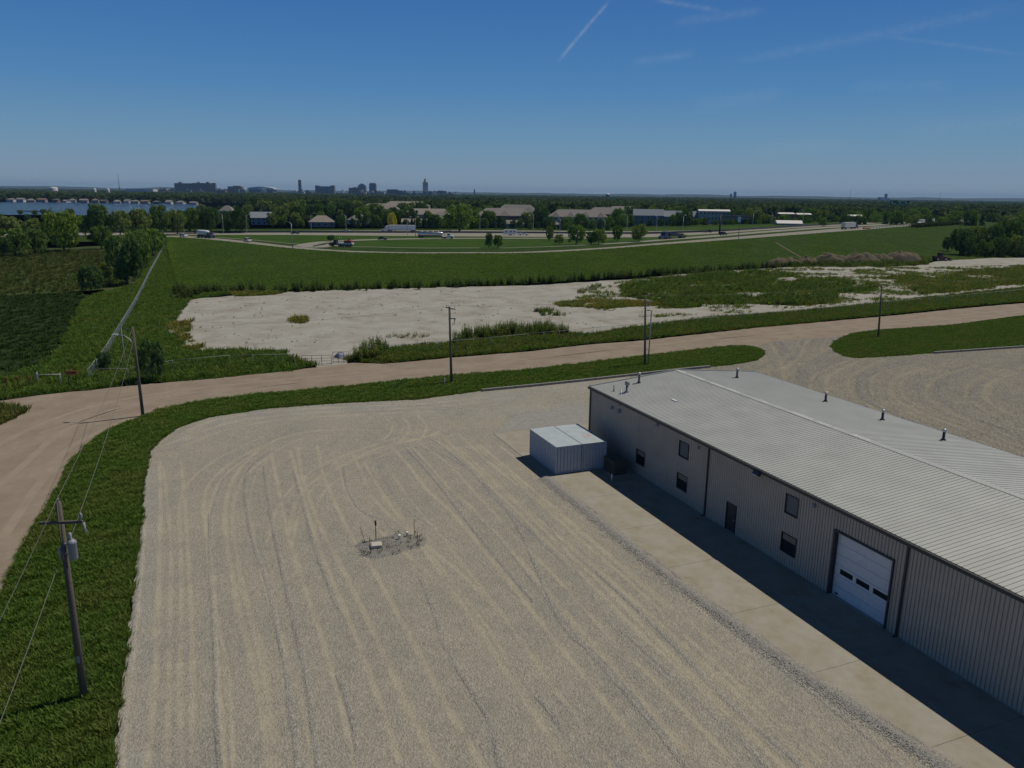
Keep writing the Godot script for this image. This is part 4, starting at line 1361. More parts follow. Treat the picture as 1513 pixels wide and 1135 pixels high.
func make_yard() -> void:
	var A := Rect2(-32, -104, 80, 90)
	var tr: Array = []
	var tans := [[-7.43, -73.95, -10.56, -70.98, -12.82, -68.05, -14.6, -65.53, -16.19, -61.04, -16.64, -57.11, -16.36, -53.15, -15.48, -48.59], [-6.38, -73.55, -7.25, -72.19, -11.77, -67.71, -13.83, -63.27, -15.33, -59.36, -15.42, -55.23, -14.36, -49.7],
		[-23.07, -71.3, -24.8, -65.87, -25.26, -60.08, -23.98, -54.82, -21.36, -48.63, -18.87, -42.83, -16.22, -36.31, -14.17, -31.35, -12.42, -27.24, -10.25, -21.92], [-22.09, -68.07, -22.85, -61.44, -22.29, -57.06, -20.73, -51.67, -18.46, -46.08, -16.06, -40.64, -12.93, -33.78, -10.3, -27.28, -8.26, -21.95],
		[-18.86, -68.79, -16.24, -60.56, -12.19, -50.44, -10.18, -46.13, -8.37, -42.19, -5.66, -35.93, -3.37, -30.6, -1.62, -26.86, 0.3, -22.08], [-15.41, -67.37, -13.73, -62.77, -11.36, -56.04, -9.55, -52.75, -7.05, -48.84, -3.89, -44.09, -1.22, -39.37],
		[-12.15, -65.27, -9.71, -58.81, -7.29, -53.19, -5.27, -48.9, -3.47, -44.55, -1.22, -39.37, 0.97, -33.74, 2.93, -28.94, 4.02, -25.86], [-10.33, -69.34, -8.09, -64.36, -5.97, -58.94, -3.54, -54.19, -1.36, -49.01, 0.76, -43.78, 3.21, -37.41, 4.9, -33.28, 6.86, -28.18],
		[-7.79, -70.47, -4.49, -64.5, -2.38, -59.07, -0.2, -53.67, 1.24, -49.96, 3.67, -44.3, 6.17, -37.81, 8.19, -33.35, 10.14, -28.65], [-5.93, -72.9, -2.81, -65.09, -0.25, -59.44, 1.83, -54.75, 4.4, -48.34, 6.82, -42.67, 9.14, -36.27, 10.98, -31.61, 12.39, -27.68],
		[-13.02, -73.26, -18.29, -73.03, -21.49, -70.31, -22.21, -63.13, -20.78, -55.59, -18.16, -48.51, -15.06, -41.29, -12.45, -35.78, -10.05, -30.47, -7.96, -24.97], [-20.89, -67.15, -17.67, -58.53, -14.36, -49.7, -11.6, -43.02, -9.08, -37.12, -7, -31.99, -5.26, -27.37], [-30.6, -62.81, -23.75, -48.34, -20.02, -39.64, -17.39, -33.35, -14.82, -27.19], [-29.8, -64.58, -24.58, -52.88, -20.21, -42.79, -16.69, -34.49, -13.77, -27.21],
		[-31.74, -70.3, -29.59, -76.74, -24.29, -80.05, -17.45, -82, -10.23, -83.47, -2.82, -86.79], [-31.34, -67.89, -28.74, -74.39, -23.77, -78.26, -17.13, -80.39, -8.59, -82.15], [-4.13, -69.4, 0.3, -58.86, 3.67, -51.38, 6.34, -45.46, 8.77, -39.98, 10.68, -35.39, 12.25, -31.63, 13.52, -27.71], [-2.27, -70.49, 1.97, -60.44, 5.21, -52.61, 8.07, -45.51, 10.54, -39.3],
		[-11.53, -70.11, -11.03, -73.35, -11.29, -76.11, -12.28, -78.54], [-9.75, -70.18, -9.38, -73.42, -9.58, -76.19, -10.82, -79.37]]
	for a in tans:
		for side in [-0.85, 0.85]:
			var p := smooth2(vec2s(a), false, 2.0)
			var o := PackedVector2Array()
			for i in p.size():
				var d := p[mini(i + 1, p.size() - 1)] - p[maxi(i - 1, 0)]
				o.append(p[i] + Vector2(-d.y, d.x).normalized() * side)
			tr.append([o, rng.randf_range(0.14, 0.24), 0, rng.randf_range(0.5, 0.95)])
	var greys := [[-21.8, -67.11, -22.22, -62.79, -21.01, -57.82, -18.72, -51.74, -16.26, -46.15, -14.7, -42.94, -12.5, -37.71, -10.6, -32.95, -8.59, -27.31], [-13.94, -71.05, -7.15, -67.89, -3.13, -62.17, 0.3, -52.46, 2.74, -39.47, 4.07, -36.15, 5.59, -32.56, 6.95, -28.93, 7.65, -26.65], [4.54, -46.74, 6.49, -42.33, 8.53, -37.14, 10.42, -31.75, 12.19, -27.84, 12.58, -26.01],
		[1.45, -32.11, 2.72, -29.28, 3.64, -27.33], [6.09, -38.08, 7.96, -34.17, 9.41, -30.86, 10.59, -28.25, 10.94, -26.71], [-14.39, -63.42, -12.85, -57.96, -11.01, -53.95, -8.97, -52.16], [-9.75, -68.77, -6.46, -61.08, -3.12, -52.35, -1.03, -46.97, 1.48, -40.93], [-7.49, -71.32, -3.8, -63.83, -0.73, -55.59, 2.15, -49.12, 4.09, -44.31],
		[-18.14, -61.61, -14.99, -53.19, -13.35, -48.66, -11.78, -44.77, -9.69, -39.9], [-21.18, -63.17, -17.54, -53.11, -15.03, -46.57, -12.36, -39.83, -9.87, -33.51, -7.76, -27.32], [-30.36, -61.16, -25.64, -50.47, -22.7, -43.58, -20.16, -37.52, -17.99, -32.27, -15.86, -27.18], [-21.38, -82.93, -14.8, -83.82, -8.73, -83.55, -4.15, -82.09], [-21.95, -52.97, -18.35, -43.7, -15.35, -36.33, -13.08, -30.41, -10.78, -24.93], [-5.57, -44.05, -4.32, -40.03, -3.21, -35.99, -0.92, -30.65, -0.26, -27.46], [-8.29, -33.54, -7.02, -30.53, -6.1, -27.35], [10.27, -43.6, 12.16, -38.29, 14.02, -34.02, 15.66, -30.06, 16.54, -27.56]]
	for a in greys: tr.append(track(a, 0.15, 1, 1.0))
	for a in [[[-32.55, -69.23, -29.59, -76.74, -24.36, -80.31, -17.56, -82.55, -10.3, -84.04, -2.82, -86.79, 3.56, -90.93, 10.46, -94.74, 15.16, -97.94], 3.2, 0.9], [[-30.54, -62.81, -26.63, -52.81, -22.66, -43.58, -19.58, -36.24, -16.76, -29.43, -15.86, -27.18, -13.38, -21.87], 1.5, 0.9], [[-30.04, -72.52, -23.7, -78.01, -14.16, -80, -4.15, -82.09, 0.3, -83.99], 2.2, 0.5], [[-4.06, -80.47, 1.78, -82.37, 8.71, -84.98], 2.6, 0.8], [[4.13, -59.3, 7.05, -51.49, 10.13, -42.92, 12.56, -37.11, 14.66, -33.06, 17.05, -29.21], 0.8, 0.6]]: tr.append(track(a[0], a[1], 2, a[2]))
	# wheel marks of vehicles driven round the yard in the same lanes, a little apart
	for k in 18:
		var src: Array = tans[2 + k % 10] if k % 3 else greys[k % 8]
		var p := vec2s(src)
		var off := Vector2(rng.randf_range(-2.6, 2.6), rng.randf_range(-2.0, 2.0))
		for i in p.size(): p[i] += off + Vector2(rng.randf_range(-0.3, 0.3), rng.randf_range(-0.3, 0.3))
		tr.append([p, rng.randf_range(0.08, 0.18), k % 2, rng.randf_range(0.2, 0.5)])
	var lot := vec2s([-15, -24.86, -16.08, -27.17, -18.02, -31.61, -21.3, -39.53, -23.24, -44.19, -25.06, -48.52, -26.77, -52.69, -29.34, -58.41, -31.28, -63.3, -32.7, -67.06, -33.17, -71.08, -33.12, -74.2, -31.5, -77.9, -26.23, -81.69, -18.54, -84.36, -10.71, -86.18, -3.76, -90.55, 3.67, -94.37, 10.76, -97.7, 15.56, -99.51])
	var rim := ragged(lot, 0.8, 0.25, 0.9)
	var last := lot[-1]
	lot = rim.slice(0, rim.size() - int(lot[-1].distance_to(lot[0]) / 0.8))
	lot.append(last)
	lot.append_array(vec2s([10.0, -72.0, 32.0, -14.0, 34.0, 12.0, -16.0, 12.0]))
	structure("gravel_yard", sheet(lot, 0.02, A), yard_mat(yard_texture(2048, A, tr, 61, 1.06)))
	var Bq := Rect2(8, -150, 110, 110)
	var tb: Array = []
	var arcs := [[52.39, -113.07, 44.7, -104.44, 40.95, -98.63, 38.24, -90.44, 38.44, -84.41, 39.78, -77.91, 41.28, -70.24], [57.38, -110.98, 49.18, -104.7, 44.78, -97.71, 41.84, -89.04, 42.74, -81.08, 44.5, -71.39], [63.22, -110.88, 51.87, -101.57, 46.51, -92.51, 45.3, -84.74, 47.06, -75.86, 48.53, -65.81], [68.22, -109.34, 57.52, -100.32, 51.75, -91.14, 50.43, -83.04, 51.93, -73.82], [70.94, -105.97, 62.36, -98.68, 56.5, -89.78, 55.31, -82.46], [33.93, -105.08, 39.09, -112.23, 42.78, -120.23, 44.68, -129.23], [37.74, -105.3, 43.56, -114.99, 47.1, -123.35, 51.02, -130.96], [37.45, -99.19, 45.2, -112.62, 51.52, -120.82, 57.73, -125.25], [42.96, -143.06, 42.35, -129.06, 39.92, -114.76, 35.65, -99.09]]
	for i in arcs.size():
		tb.append(track(arcs[i], 0.3, i % 2, 0.9))
		for k in 3:
			var p := vec2s(arcs[i])
			var off := Vector2(rng.randf_range(-3, 3), rng.randf_range(-3, 3))
			for j in p.size(): p[j] += off
			tb.append([p, 0.22, (i + k) % 2, 0.6])
	var lotb := vec2s([10.96, -95.49, 12.54, -97.99, 15.59, -99.7, 23.52, -104.46, 32.51, -111.82, 37.92, -121.01, 42.5, -125.98, 47.73, -128.19, 52.29, -129.77, 56.28, -132, 62.33, -130.49, 95.77, -147.24, 151.25, -175.03, 123.92, -122.86, 54.46, -50.68])
	lotb.append_array(vec2s([34.0, -14.0, 32.0, -14.0, 9.5, -71.5]))
	structure("gravel_lot", sheet(lotb, 0.017, Bq), yard_mat(yard_texture(1024, Bq, tb, 66, 0.8)))
	# far storage lot of pale crushed stone
	structure("far_gravel_lot", sheet(ragged(vec2s([-70.69, -163.9, -63.18, -144.77, -57.8, -127.49, -53.46, -122.78, -47, -110.64, -46.25, -113.22, -42.12, -114.01, -35.79, -113.14, -33.77, -113.79, -32.43, -110.11, -26.82, -104.02, -25.93, -101.53, -22.53, -103.42, -23.75, -109.22, -21.35, -115.93, -17.6, -116.18, -14.68, -119.33, -9.55, -121.17, -6.63, -124.56, 0.29, -133.9, 9.5, -132.54, 13.67, -131.04, 19.3, -136.9, 29.09, -144.68, 41.16, -153.64, 56.03, -159.49, 71.84, -169.15, 95.2, -184.65, 139.64, -213.63, 229.5, -268.6, 299.7, -352.7, 211.7, -327, 180.5, -321.9, 142.4, -279.4, 123.1, -284.8, 90.2, -265.4, 64.74, -248.95, 48.87, -236.22, 35.99, -223.04, 3.8, -202.46, -34.7, -190.83, -56.65, -181.74, -62.55, -175.5, -70.19, -168.33]), 1.5, 1.3, 0.15), 0.012), M.pale)
	# dirt road with its bend and side branch
	var road := vec2s([-66.04, -80.75, -56.76, -83.33, -53.85, -86.02, -49.73, -88.45, -45.54, -91.35, -38.6, -94.57, -32.91, -97.9, -26.4, -102.34, -21.96, -105.64, -17.91, -105, -8.95, -109.68, 2.33, -115.08, 11.63, -121.14, 21.69, -125.73, 30.84, -131.45, 43.48, -139.35, 59.76, -147.89, 78.03, -157.68, 99.81, -170.35, 118.1, -179.73, 185.92, -216.52, 160.54, -186.15, 105.83, -160.42, 82.83, -146.22, 66.25, -139.64, 60.02, -135.63, 55.61, -130.91, 52.04, -129.12, 47.5, -127.55, 42.31, -125.37, 37.75, -120.45, 36.72, -122.06, 27.81, -117.87, 13.08, -109.18, 2.12, -102.52, -7.55, -98.77, -14.12, -95.42, -19.32, -92.42, -28.28, -88.42, -33.67, -85.23, -37.87, -81.02, -38.49, -78.08, -39.05, -75.46, -39.7, -72.84, -39.22, -68.35, -37.95, -63.04, -35.94, -58.18, -34.64, -54.46, -32.75, -48.93, -31.58, -45.71, -30.53, -43.28, -29.55, -40.92, -26.16, -32.62, -23, -23.15, -34.9, -22.96, -50.32, -41.99, -50.42, -60.42, -50.99, -74.33, -51.11, -77.24, -51.62, -79.81, -54.01, -81.33, -55.7, -81.67, -64.83, -79.18])
	structure("dirt_road", sheet(ragged(road, 1.2, 0.35, 0.5), 0.016), M.road)
	for q in [[-45.47, 0, -71.85, -44.12, 0, -75.35, -41.49, 0, -82.79, -34.81, 0, -88.91, -27.91, 0, -92.65, -17.4, 0, -99.19, -5.3, 0, -104.89, 14.75, 0, -116.74, 39.43, 0, -130.77, 70.12, 0, -147.59, 111.49, 0, -169.33], [-39.84, 0, -52.39, -41.16, 0, -60.76, -43.56, 0, -71.94, -42.65, 0, -79.18, -38.2, 0, -85.6, -29.23, 0, -91.54, -17.14, 0, -97.65, 0.29, 0, -107.46, 26.61, 0, -124.27, 68.63, 0, -144.32, 108.78, 0, -165.07], [-34.11, 0, -48.04, -37.88, 0, -59.01, -40.23, 0, -67.14, -39.77, 0, -74.83, -38.21, 0, -82.11], [-46.64, 0, -62.2, -47.27, 0, -72.66, -45.43, 0, -81.75, -39.5, 0, -88.67, -28.62, 0, -95.12, -14.21, 0, -101.81]]:
		structure("road_wheel_track", ribbon(finer(vec3s(q), 6), 0.7, 0.022), M.road_track)
	for q in [[[-32.45, 0, -188.31, -16, 0, -187.36, 0.29, 0, -189.09, 14.69, 0, -184.04, 26.79, 0, -179.09], 2.6], [[-17.4, 0, -169.03, -2.8, 0, -177.33, 10, 0, -186.13, 24.79, 0, -201.77], 1.8], [[-31.48, 0, -128.8, -19.53, 0, -141.15, -5.07, 0, -153.24, 10.38, 0, -165.26, 21.37, 0, -172.76], 1.2], [[-57.34, 0, -142.8, -46.12, 0, -156.1, -28.3, 0, -163.72, -8.28, 0, -163.53, 13.61, 0, -152.17, 27.12, 0, -153.33], 1.0], [[-7.12, 0, -140.6, 5.54, 0, -149.75, 18.58, 0, -149.14, 32.95, 0, -155.63, 51.51, 0, -162.94], 1.6]]:
		structure("lot_wheel_track", ribbon(finer(vec3s(q[0]), 6), q[1], 0.004), M.lot_track)
	# stones lying loose on the yard
	var stone := MB.new()
	var so: Array = []
	for i in 6: so.append(Vector3(cos(i * TAU / 6) * (0.8 + 0.25 * (i % 2)), 0.1 * (i % 3), sin(i * TAU / 6)))
	for i in 6:
		stone.tri(so[i], Vector3(0.1, 0.75, 0.05), so[(i + 1) % 6])
	var sm := stone.mesh()
	var xf: Array = []
	var cs: Array = []
	var near := vec2s([-17.5, -14.0, -20.5, -40.0, -29.0, -66.0, -6.0, -66.0, 1.0, -58.0, 11.0, -38.0, 24.0, -14.0])
	for q in points_in(near, 40000):
		var s := rng.randf_range(0.01, 0.026)
		xf.append(Transform3D(Basis(Vector3.UP, rng.randf() * TAU).scaled(Vector3(s, s * rng.randf_range(0.6, 1.1), s)), Vector3(q.x, 0.02, q.y)))
		var k := rng.randf_range(0.55, 1.35)
		cs.append(Color(0.30 * k, 0.275 * k, 0.235 * k))
	# a loose windrow against the concrete, and one along the grass
	for i in 44000:
		var s := rng.randf_range(7.0, 52.0)
		var z := edge_at(s) + rng.randfn() * 0.32 + 0.2
		var q := yard(s, 0.0, z)
		var k := rng.randf_range(0.02, 0.05)
		xf.append(Transform3D(Basis(Vector3.UP, rng.randf() * TAU).scaled(Vector3(k, k, k)), Vector3(q.x, 0.03 + 0.09 * exp(-pow((z - edge_at(s) - 0.25) / 0.3, 2.0)), q.z)))
		var t := rng.randf_range(0.65, 1.4)
		cs.append(Color(0.36 * t, 0.345 * t, 0.315 * t))
	scatter("loose_gravel", sm, M.stone, xf, cs, "loose crushed stone on the yard")
	var berm := MB.new(true)
	var bn := noise(0.35, 88, 3)
	for i in 180:
		for j in 6:
			var c: Array = []
			for d in [[0, 0], [0, 1], [1, 1], [1, 0]]:
				var s: float = 7.0 + (i + d[0]) * 0.25
				var u: float = (j + d[1]) / 6.0
				c.append(yard(s, 0.015 + 0.10 * sin(u * PI) * clampf(0.75 + 0.9 * bn.get_noise_2d(s * 3.0, u * 5.0), 0.1, 1.3), edge_at(s) - 0.3 + 0.9 * u + 0.35 * bn.get_noise_2d(s, 7.0)))
			berm.quad(c[0], c[1], c[2], c[3])
	structure("gravel_windrow", berm.mesh(), M.rubble)
	# concrete apron in slabs
	var apron := Node3D.new()
	apron.name = "concrete_apron"
	add_child(apron)
	apron.position = B_AT
	apron.rotation.y = B_TURN
	apron.set_meta("kind", "structure")
	for i in 11:
		for j in 2:
			var b := MB.new()
			var z0 := 0.16 if j == 0 else 3.62
			var z1 := 3.6 if j == 0 else 7.6
			var s0 := -5.9 + i * 6.1 + 0.01
			var s1 := s0 + 6.08
			var e0 := z1 if j == 0 else minf(z1, edge_at(s0) + 0.25)
			var e1 := z1 if j == 0 else minf(z1, edge_at(s1) + 0.25)
			b.prism([Vector2(s0, -z0), Vector2(s1, -z0), Vector2(s1, -e1), Vector2(s0, -e0)], 0.1, Transform3D(Basis(Vector3.RIGHT, Vector3.FORWARD, Vector3.UP), Vector3.ZERO))
			part(apron, "slab", b.mesh(), M.slab)
	var back := MB.new()
	back.box(Vector3(-2.95, 0.0, -2.0), Vector3(5.88, 0.1, 4.1))
	part(apron, "slab", back.mesh(), M.slab)
	structure("gravel_patch", sheet(ragged(vec2s([-1.38, -73.76, -0.94, -76.1, 1.03, -80.71, 4.8, -83.36, 9.32, -85.01, 8.57, -77.49, 3.04, -75.56, 0.3, -74.52]), 0.8, 0.6, 0.5), 0.026), M.grey_gravel)
	# low concrete kerbs that hold the grass islands
	for k in [[[-3.59, -90.39, -2.96, -90.69, 3.65, -93.66, 10.7, -97.13, 18.3, -101.05, 22.32, -103.12, 27.51, -105.56], 1], [[64.81, -117.65, 69.95, -119.42, 76.61, -121.72, 82.52, -123.75, 98.68, -129.92], 2]]:
		var p := vec2s(k[0])
		var kerb := Node3D.new()
		kerb.name = numbered("kerb")
		add_child(kerb)
		kerb.set_meta("kind", "structure")
		for i in p.size() - 1:
			var n := maxi(1, int(p[i].distance_to(p[i + 1]) / 3.0))
			for j in n:
				var a := p[i].lerp(p[i + 1], float(j) / n)
				var c := p[i].lerp(p[i + 1], (j + 0.985) / n)
				var b := MB.new()
				b.beam(Vector3(a.x, 0.13, a.y), Vector3(c.x, 0.13, c.y), 0.35, 0.34)
				part(kerb, "block", b.mesh(), M.kerb)

func edge_at(s: float) -> float:
	if s < 26.0: return 7.6
	if s < 37.0: return lerpf(7.6, 7.0, (s - 26.0) / 11.0)
	return lerpf(7.0, 5.7, clampf((s - 37.0) / 10.0, 0.0, 1.2))

func make_verges() -> void:
	var turf := tuft_mesh(91, 11, 0.16, 0.16, 0.012, 0.6)
	var mid := tuft_mesh(92, 12, 0.32, 0.3, 0.03, 0.6)
	var green := Color(0.11, 0.195, 0.034)
	var dry := Color(0.24, 0.215, 0.08)
	var strip1 := vec2s([-23, -23.15, -26.16, -32.62, -29.55, -40.92, -30.53, -43.28, -31.58, -45.71, -32.75, -48.93, -34.64, -54.46, -35.94, -58.18, -37.95, -63.04, -39.22, -68.35, -39.7, -72.84, -39.05, -75.46, -38.49, -78.08, -37.87, -81.02, -33.67, -85.23, -28.28, -88.42, -19.32, -92.42, -14.12, -95.42, -7.55, -98.77, 2.12, -102.52, 13.08, -109.18, 27.81, -117.87, 33.5, -121.28, 36.72, -122.06, 38.49, -120.77, 38.73, -117.79, 37.85, -114.63, 35.4, -110.57, 31.34, -107.55, 22.38, -103.42, 18.34, -101.25, 10.73, -97.39, 3.66, -94.02, -3.45, -90.73, -10.71, -86.18, -18.54, -84.36, -26.23, -81.69, -31.5, -77.9, -33.12, -74.2, -33.17, -71.08, -32.7, -67.06, -31.28, -63.3, -29.34, -58.41, -26.77, -52.69, -25.06, -48.52, -23.24, -44.19, -21.3, -39.53, -18.02, -31.61, -16.08, -27.17, -14.33, -23.29])
	strip1 = ragged(strip1, 0.6, 0.3, 0.8)
	structure("grass_strip", sheet(strip1, 0.03), M.grass)
	var close: PackedVector2Array = Geometry2D.intersect_polygons(strip1, vec2s([-60.0, 10.0, 20.0, 10.0, 20.0, -66.0, -60.0, -66.0]))[0]
	plant("mown_grass", close, 62.0, 60000, turf, green, dry, 0.12, Vector2(0.7, 1.3), 0.02, "mown grass between the dirt road and the yard")
	plant("mown_grass", strip1, 22.0, 42000, mid, green, dry, 0.12, Vector2(0.5, 0.9), 0.02, "mown grass between the dirt road and the yard")
	var isle := ragged(vec2s([50.66, -121.88, 53.02, -126.72, 56.36, -131.35, 59.72, -134.92, 65.91, -138.89, 82.38, -145.4, 104.96, -159.06, 160.54, -186.15, 119.11, -136.57, 82.9, -124.35, 67.55, -118.89, 61.05, -116.37, 54.91, -114.21, 50.95, -113.22, 49.62, -114.88, 49.75, -118.52]), 0.8, 0.35, 0.6)
	structure("grass_island", sheet(isle, 0.03), M.grass)
	plant("island_grass", isle, 16.0, 26000, mid, Color(0.112, 0.19, 0.036), dry, 0.12, Vector2(0.5, 0.9), 0.02, "mown grass of the island by the far driveway")
	var corner := ragged(vec2s([-54.41, -61.9, -51.62, -65.91, -50.99, -74.33, -51.11, -77.24, -51.62, -79.81, -54.01, -81.33, -55.64, -81.59, -64.83, -79.18]), 0.6, 0.4, 0.8)
	structure("grass_corner", sheet(corner, 0.03), M.wild)
	plant("corner_grass", corner, 14.0, 9000, mid, Color(0.09, 0.12, 0.03), dry, 0.3, Vector2(0.8, 1.6), 0.02, "rough grass in the fork of the dirt road")
	var weed := weed_mesh(95, 6, 0.8)
	var tall := weed_mesh(96, 7, 1.7)
	var wg := Color(0.115, 0.2, 0.04)
	var wy := Color(0.23, 0.205, 0.06)
	var left := ragged(vec2s([-149.5, -337.5, -78.59, -182.02, -64.18, -178.41, -69.75, -167.25, -62.94, -144.79, -57.58, -127.51, -53.25, -122.8, -46.62, -110.17, -46.05, -112.71, -41.94, -113.5, -35.64, -112.64, -33.63, -113.28, -32.2, -109.64, -26.81, -103.59, -28.49, -100.96, -31.43, -98.77, -38.74, -94.92, -45.7, -91.68, -49.9, -88.77, -54.03, -86.32, -57.03, -83.75, -66.45, -81.28, -71.57, -87.95, -63.77, -94.25, -62.53, -97.76, -63.58, -104.86, -70.11, -119.81, -79.26, -139.38, -88.16, -158.11, -92.71, -170.65, -93.17, -180.46, -94.23, -194.32]), 1.2, 0.9, 0.25)
	structure("verge_ground", sheet(left, 0.018), M.lush)
	plant("verge_weeds", left, 1.6, 18000, weed, wg, wy, 0.08, Vector2(0.4, 1.0), 0.01, "weeds and rough grass between the white fence and the pale lot")
	plant("verge_grass", left, 4.0, 30000, mid, wg, wy, 0.08, Vector2(0.9, 1.8), 0.01, "rough grass between the white fence and the pale lot")
	var right := ragged(vec2s([-23.83, -107.8, -21.26, -115.4, -14.66, -119.11, -9.55, -121.17, -6.29, -124.35, 0.29, -133.2, 9.46, -131.86, 13.65, -130.84, 19.18, -136.04, 29.01, -144.28, 40.92, -152.74, 56.03, -159.49, 71.7, -168.83, 95.2, -184.65, 139.21, -212.95, 227.3, -266, 188.9, -220.09, 119.68, -182.21, 101.07, -172.58, 78.95, -159.6, 60.29, -149.24, 50.7, -143.67, 31.14, -132.8, 21.89, -126.97, 11.72, -122.06, 2.34, -115.92, -9.01, -110.4, -18.02, -105.66, -22.05, -106.09]), 1.0, 0.5, 0.5)
	structure("verge_ground", sheet(right, 0.018), M.wild)
	plant("roadside_weeds", right, 3.2, 22000, weed, wg, wy, 0.25, Vector2(0.4, 1.0), 0.01, "weeds along the fence on the far side of the dirt road")
	plant("roadside_grass", right, 6.0, 26000, mid, wg, wy, 0.3, Vector2(0.8, 1.5), 0.01, "rough grass along the far side of the dirt road")
	var rows := [[-9.46, -120.03, -9.39, -124.73, -6.54, -129.35, 0.29, -134.59, 9.17, -134.57, 9.44, -129.87, 0.29, -127.92, -6.26, -123.75], [-22.51, -106.96, -22.78, -112.22, -20.42, -117.07, -18.63, -115.58, -18.98, -108.58, -20.93, -106.15]]
	for q in rows: plant("tall_weeds", vec2s(q), 3.0, 1200, tall, wg, wy, 0.25, Vector2(0.5, 1.1), 0.01, "tall weeds standing along the pale lot")
	# clumps that have grown up through the pale lot
	var clumps := [[[28.2, -203.68, 34.33, -212.38, 47.65, -228.21, 63.6, -244.41, 85, -251.7, 86.28, -236.95, 75.56, -226.03, 69.95, -211.56, 86.83, -227.4, 93.54, -224.56, 101.69, -216.85, 92.41, -200.3, 80.09, -193.42, 73.68, -175.51, 62.58, -170.1, 53.02, -171.35, 44.91, -170.59, 39.13, -164.82, 30, -162, 33.76, -170.63, 25.88, -183.92], 1.5, 9000, tall, 0.12, "broad thicket of green weeds across the pale lot", Vector2(0.45, 0.95)],
		[[14.99, -187.97, 19.49, -201.18, 24.08, -207.92, 20.36, -192.6, 16.63, -184.24], 2.5, 900, weed, 0.3, "small weed clump beside the thicket", Vector2(0.6, 1.2)], [[4.4, -156.83, 7.54, -159.49, 10.75, -157.39, 10.44, -150.59, 5.58, -151.05], 6.0, 700, weed, 0.2, "oval weed clump alone on the pale lot", Vector2(0.6, 1.2)],
		[[9.1, -168.3, 17.02, -174.61, 27.48, -173.35, 33.35, -168.44, 20.11, -162.09, 10.32, -164.22], 1.6, 1500, mid, 0.75, "yellowing low growth below the thicket", Vector2(0.8, 1.5)], [[108.56, -231.92, 125.63, -246.08, 123.56, -231.85, 150.8, -260.5, 179.8, -276.8, 272, -319.5, 214.8, -251.1, 146.02, -223.67, 115.58, -201.34, 100.82, -192.88, 103.8, -201.52, 107.65, -217.53], 1.5, 6000, tall, 0.35, "weed belt between the two pale tracks", Vector2(0.35, 0.8)],
		[[85.5, -263.5, 108.4, -285.4, 139.4, -305.3, 164.6, -312.6, 150.4, -286, 126.8, -271.9, 103, -271.1], 2.0, 3500, tall, 0.1, "green weeds in front of the earth mounds", Vector2(0.5, 1.0)], [[184.2, -329.6, 208.6, -357.3, 240.1, -371.7, 343.6, -405.2, 307.6, -362.1, 214.2, -331, 190.2, -325.2], 1.6, 4000, tall, 0.15, "tall green weeds below the dark trees", Vector2(0.7, 1.3)],
		[[-21.32, -126.34, -17.82, -128.51, -13.2, -127.57, -13.39, -125.06, -18.41, -124.7], 3.0, 240, weed, 0.7, "line of yellowish weeds on the pale lot", Vector2(0.4, 0.8)], [[-41.01, -141.75, -40.4, -145.03, -38, -143.6, -37.29, -138.94, -38.76, -138.07], 1.6, 110, weed, 0.8, "few yellow weeds in the middle of the pale lot", Vector2(0.4, 0.8)],
		[[-64.93, -178.33, -57.03, -183, -53.22, -180.82, -56.29, -175.54, -61.8, -173.78], 1.4, 700, mid, 0.6, "yellowing growth at the back edge of the pale lot", Vector2(0.9, 1.6)], [[-59.62, -134.93, -59.15, -142.64, -52.07, -122.28, -46.86, -115.81, -46.81, -110.65, -53.43, -122.18], 1.6, 600, mid, 0.7, "yellowing growth at the side of the pale lot", Vector2(0.9, 1.5)]]
	for c in clumps:
		var p := ragged(vec2s(c[0]), 1.4, 1.2, 0.2)
		plant("weeds", p, c[1], c[2], c[3], wg, wy, c[4], c[6], 0.01, c[5], self, 0.3)
		if c[1] < 2.2: plant("low_weeds", p, 5.0, 16000, mid, wg, wy, c[4] + 0.1, Vector2(1.2, 2.4), 0.01, "low growth under the " + c[5], self, 0.24)
	plant("sparse_weeds", vec2s([14.32, -179.05, 30.35, -217.01, 64.74, -248.95, 116.6, -275.6, 140.5, -271.2, 187.3, -288.6, 220.7, -305.3, 174.42, -239.98, 142.53, -218.18, 96.34, -187.24, 71.83, -170.95, 41.07, -155.42, 25.2, -149.69, 15.92, -162.71]), 0.9, 9000, weed, wg, wy, 0.25, Vector2(0.35, 0.9), 0.01, "sparse weeds scattered over the rough end of the pale lot", self, 0.5)
	plant("sparse_growth", vec2s([14.32, -179.05, 30.35, -217.01, 64.74, -248.95, 116.6, -275.6, 140.5, -271.2, 187.3, -288.6, 220.7, -305.3, 174.42, -239.98, 142.53, -218.18, 96.34, -187.24, 71.83, -170.95, 41.07, -155.42, 25.2, -149.69, 15.92, -162.71]), 2.0, 16000, mid, wg, wy, 0.35, Vector2(0.8, 1.8), 0.01, "patchy low growth over the rough end of the pale lot", self, 0.56)
	var specks: Array = []
	var cols: Array = []
	var lotp := vec2s([-69.86, -163.98, -57.31, -128.18, -47.85, -115.75, -34.49, -115.58, -22.56, -117.47, -6.51, -128.7, 17.27, -138.04, 19.65, -158.18, 6.5, -178.26, -9.73, -192.15, -55.9, -179.27])
	for q in points_in(lotp, 420):
		var s := rng.randf_range(0.15, 0.5) * rng.randf_range(0.4, 1.0)
		specks.append(Transform3D(Basis(Vector3.UP, rng.randf() * TAU).scaled(Vector3(s * 1.6, s, s * 1.6)), Vector3(q.x, 0.012, q.y)))
		cols.append(Color(0.07, 0.08, 0.035))
	scatter("stray_weeds", weed, M.blade, specks, cols, "stray weeds dotted over the pale lot")

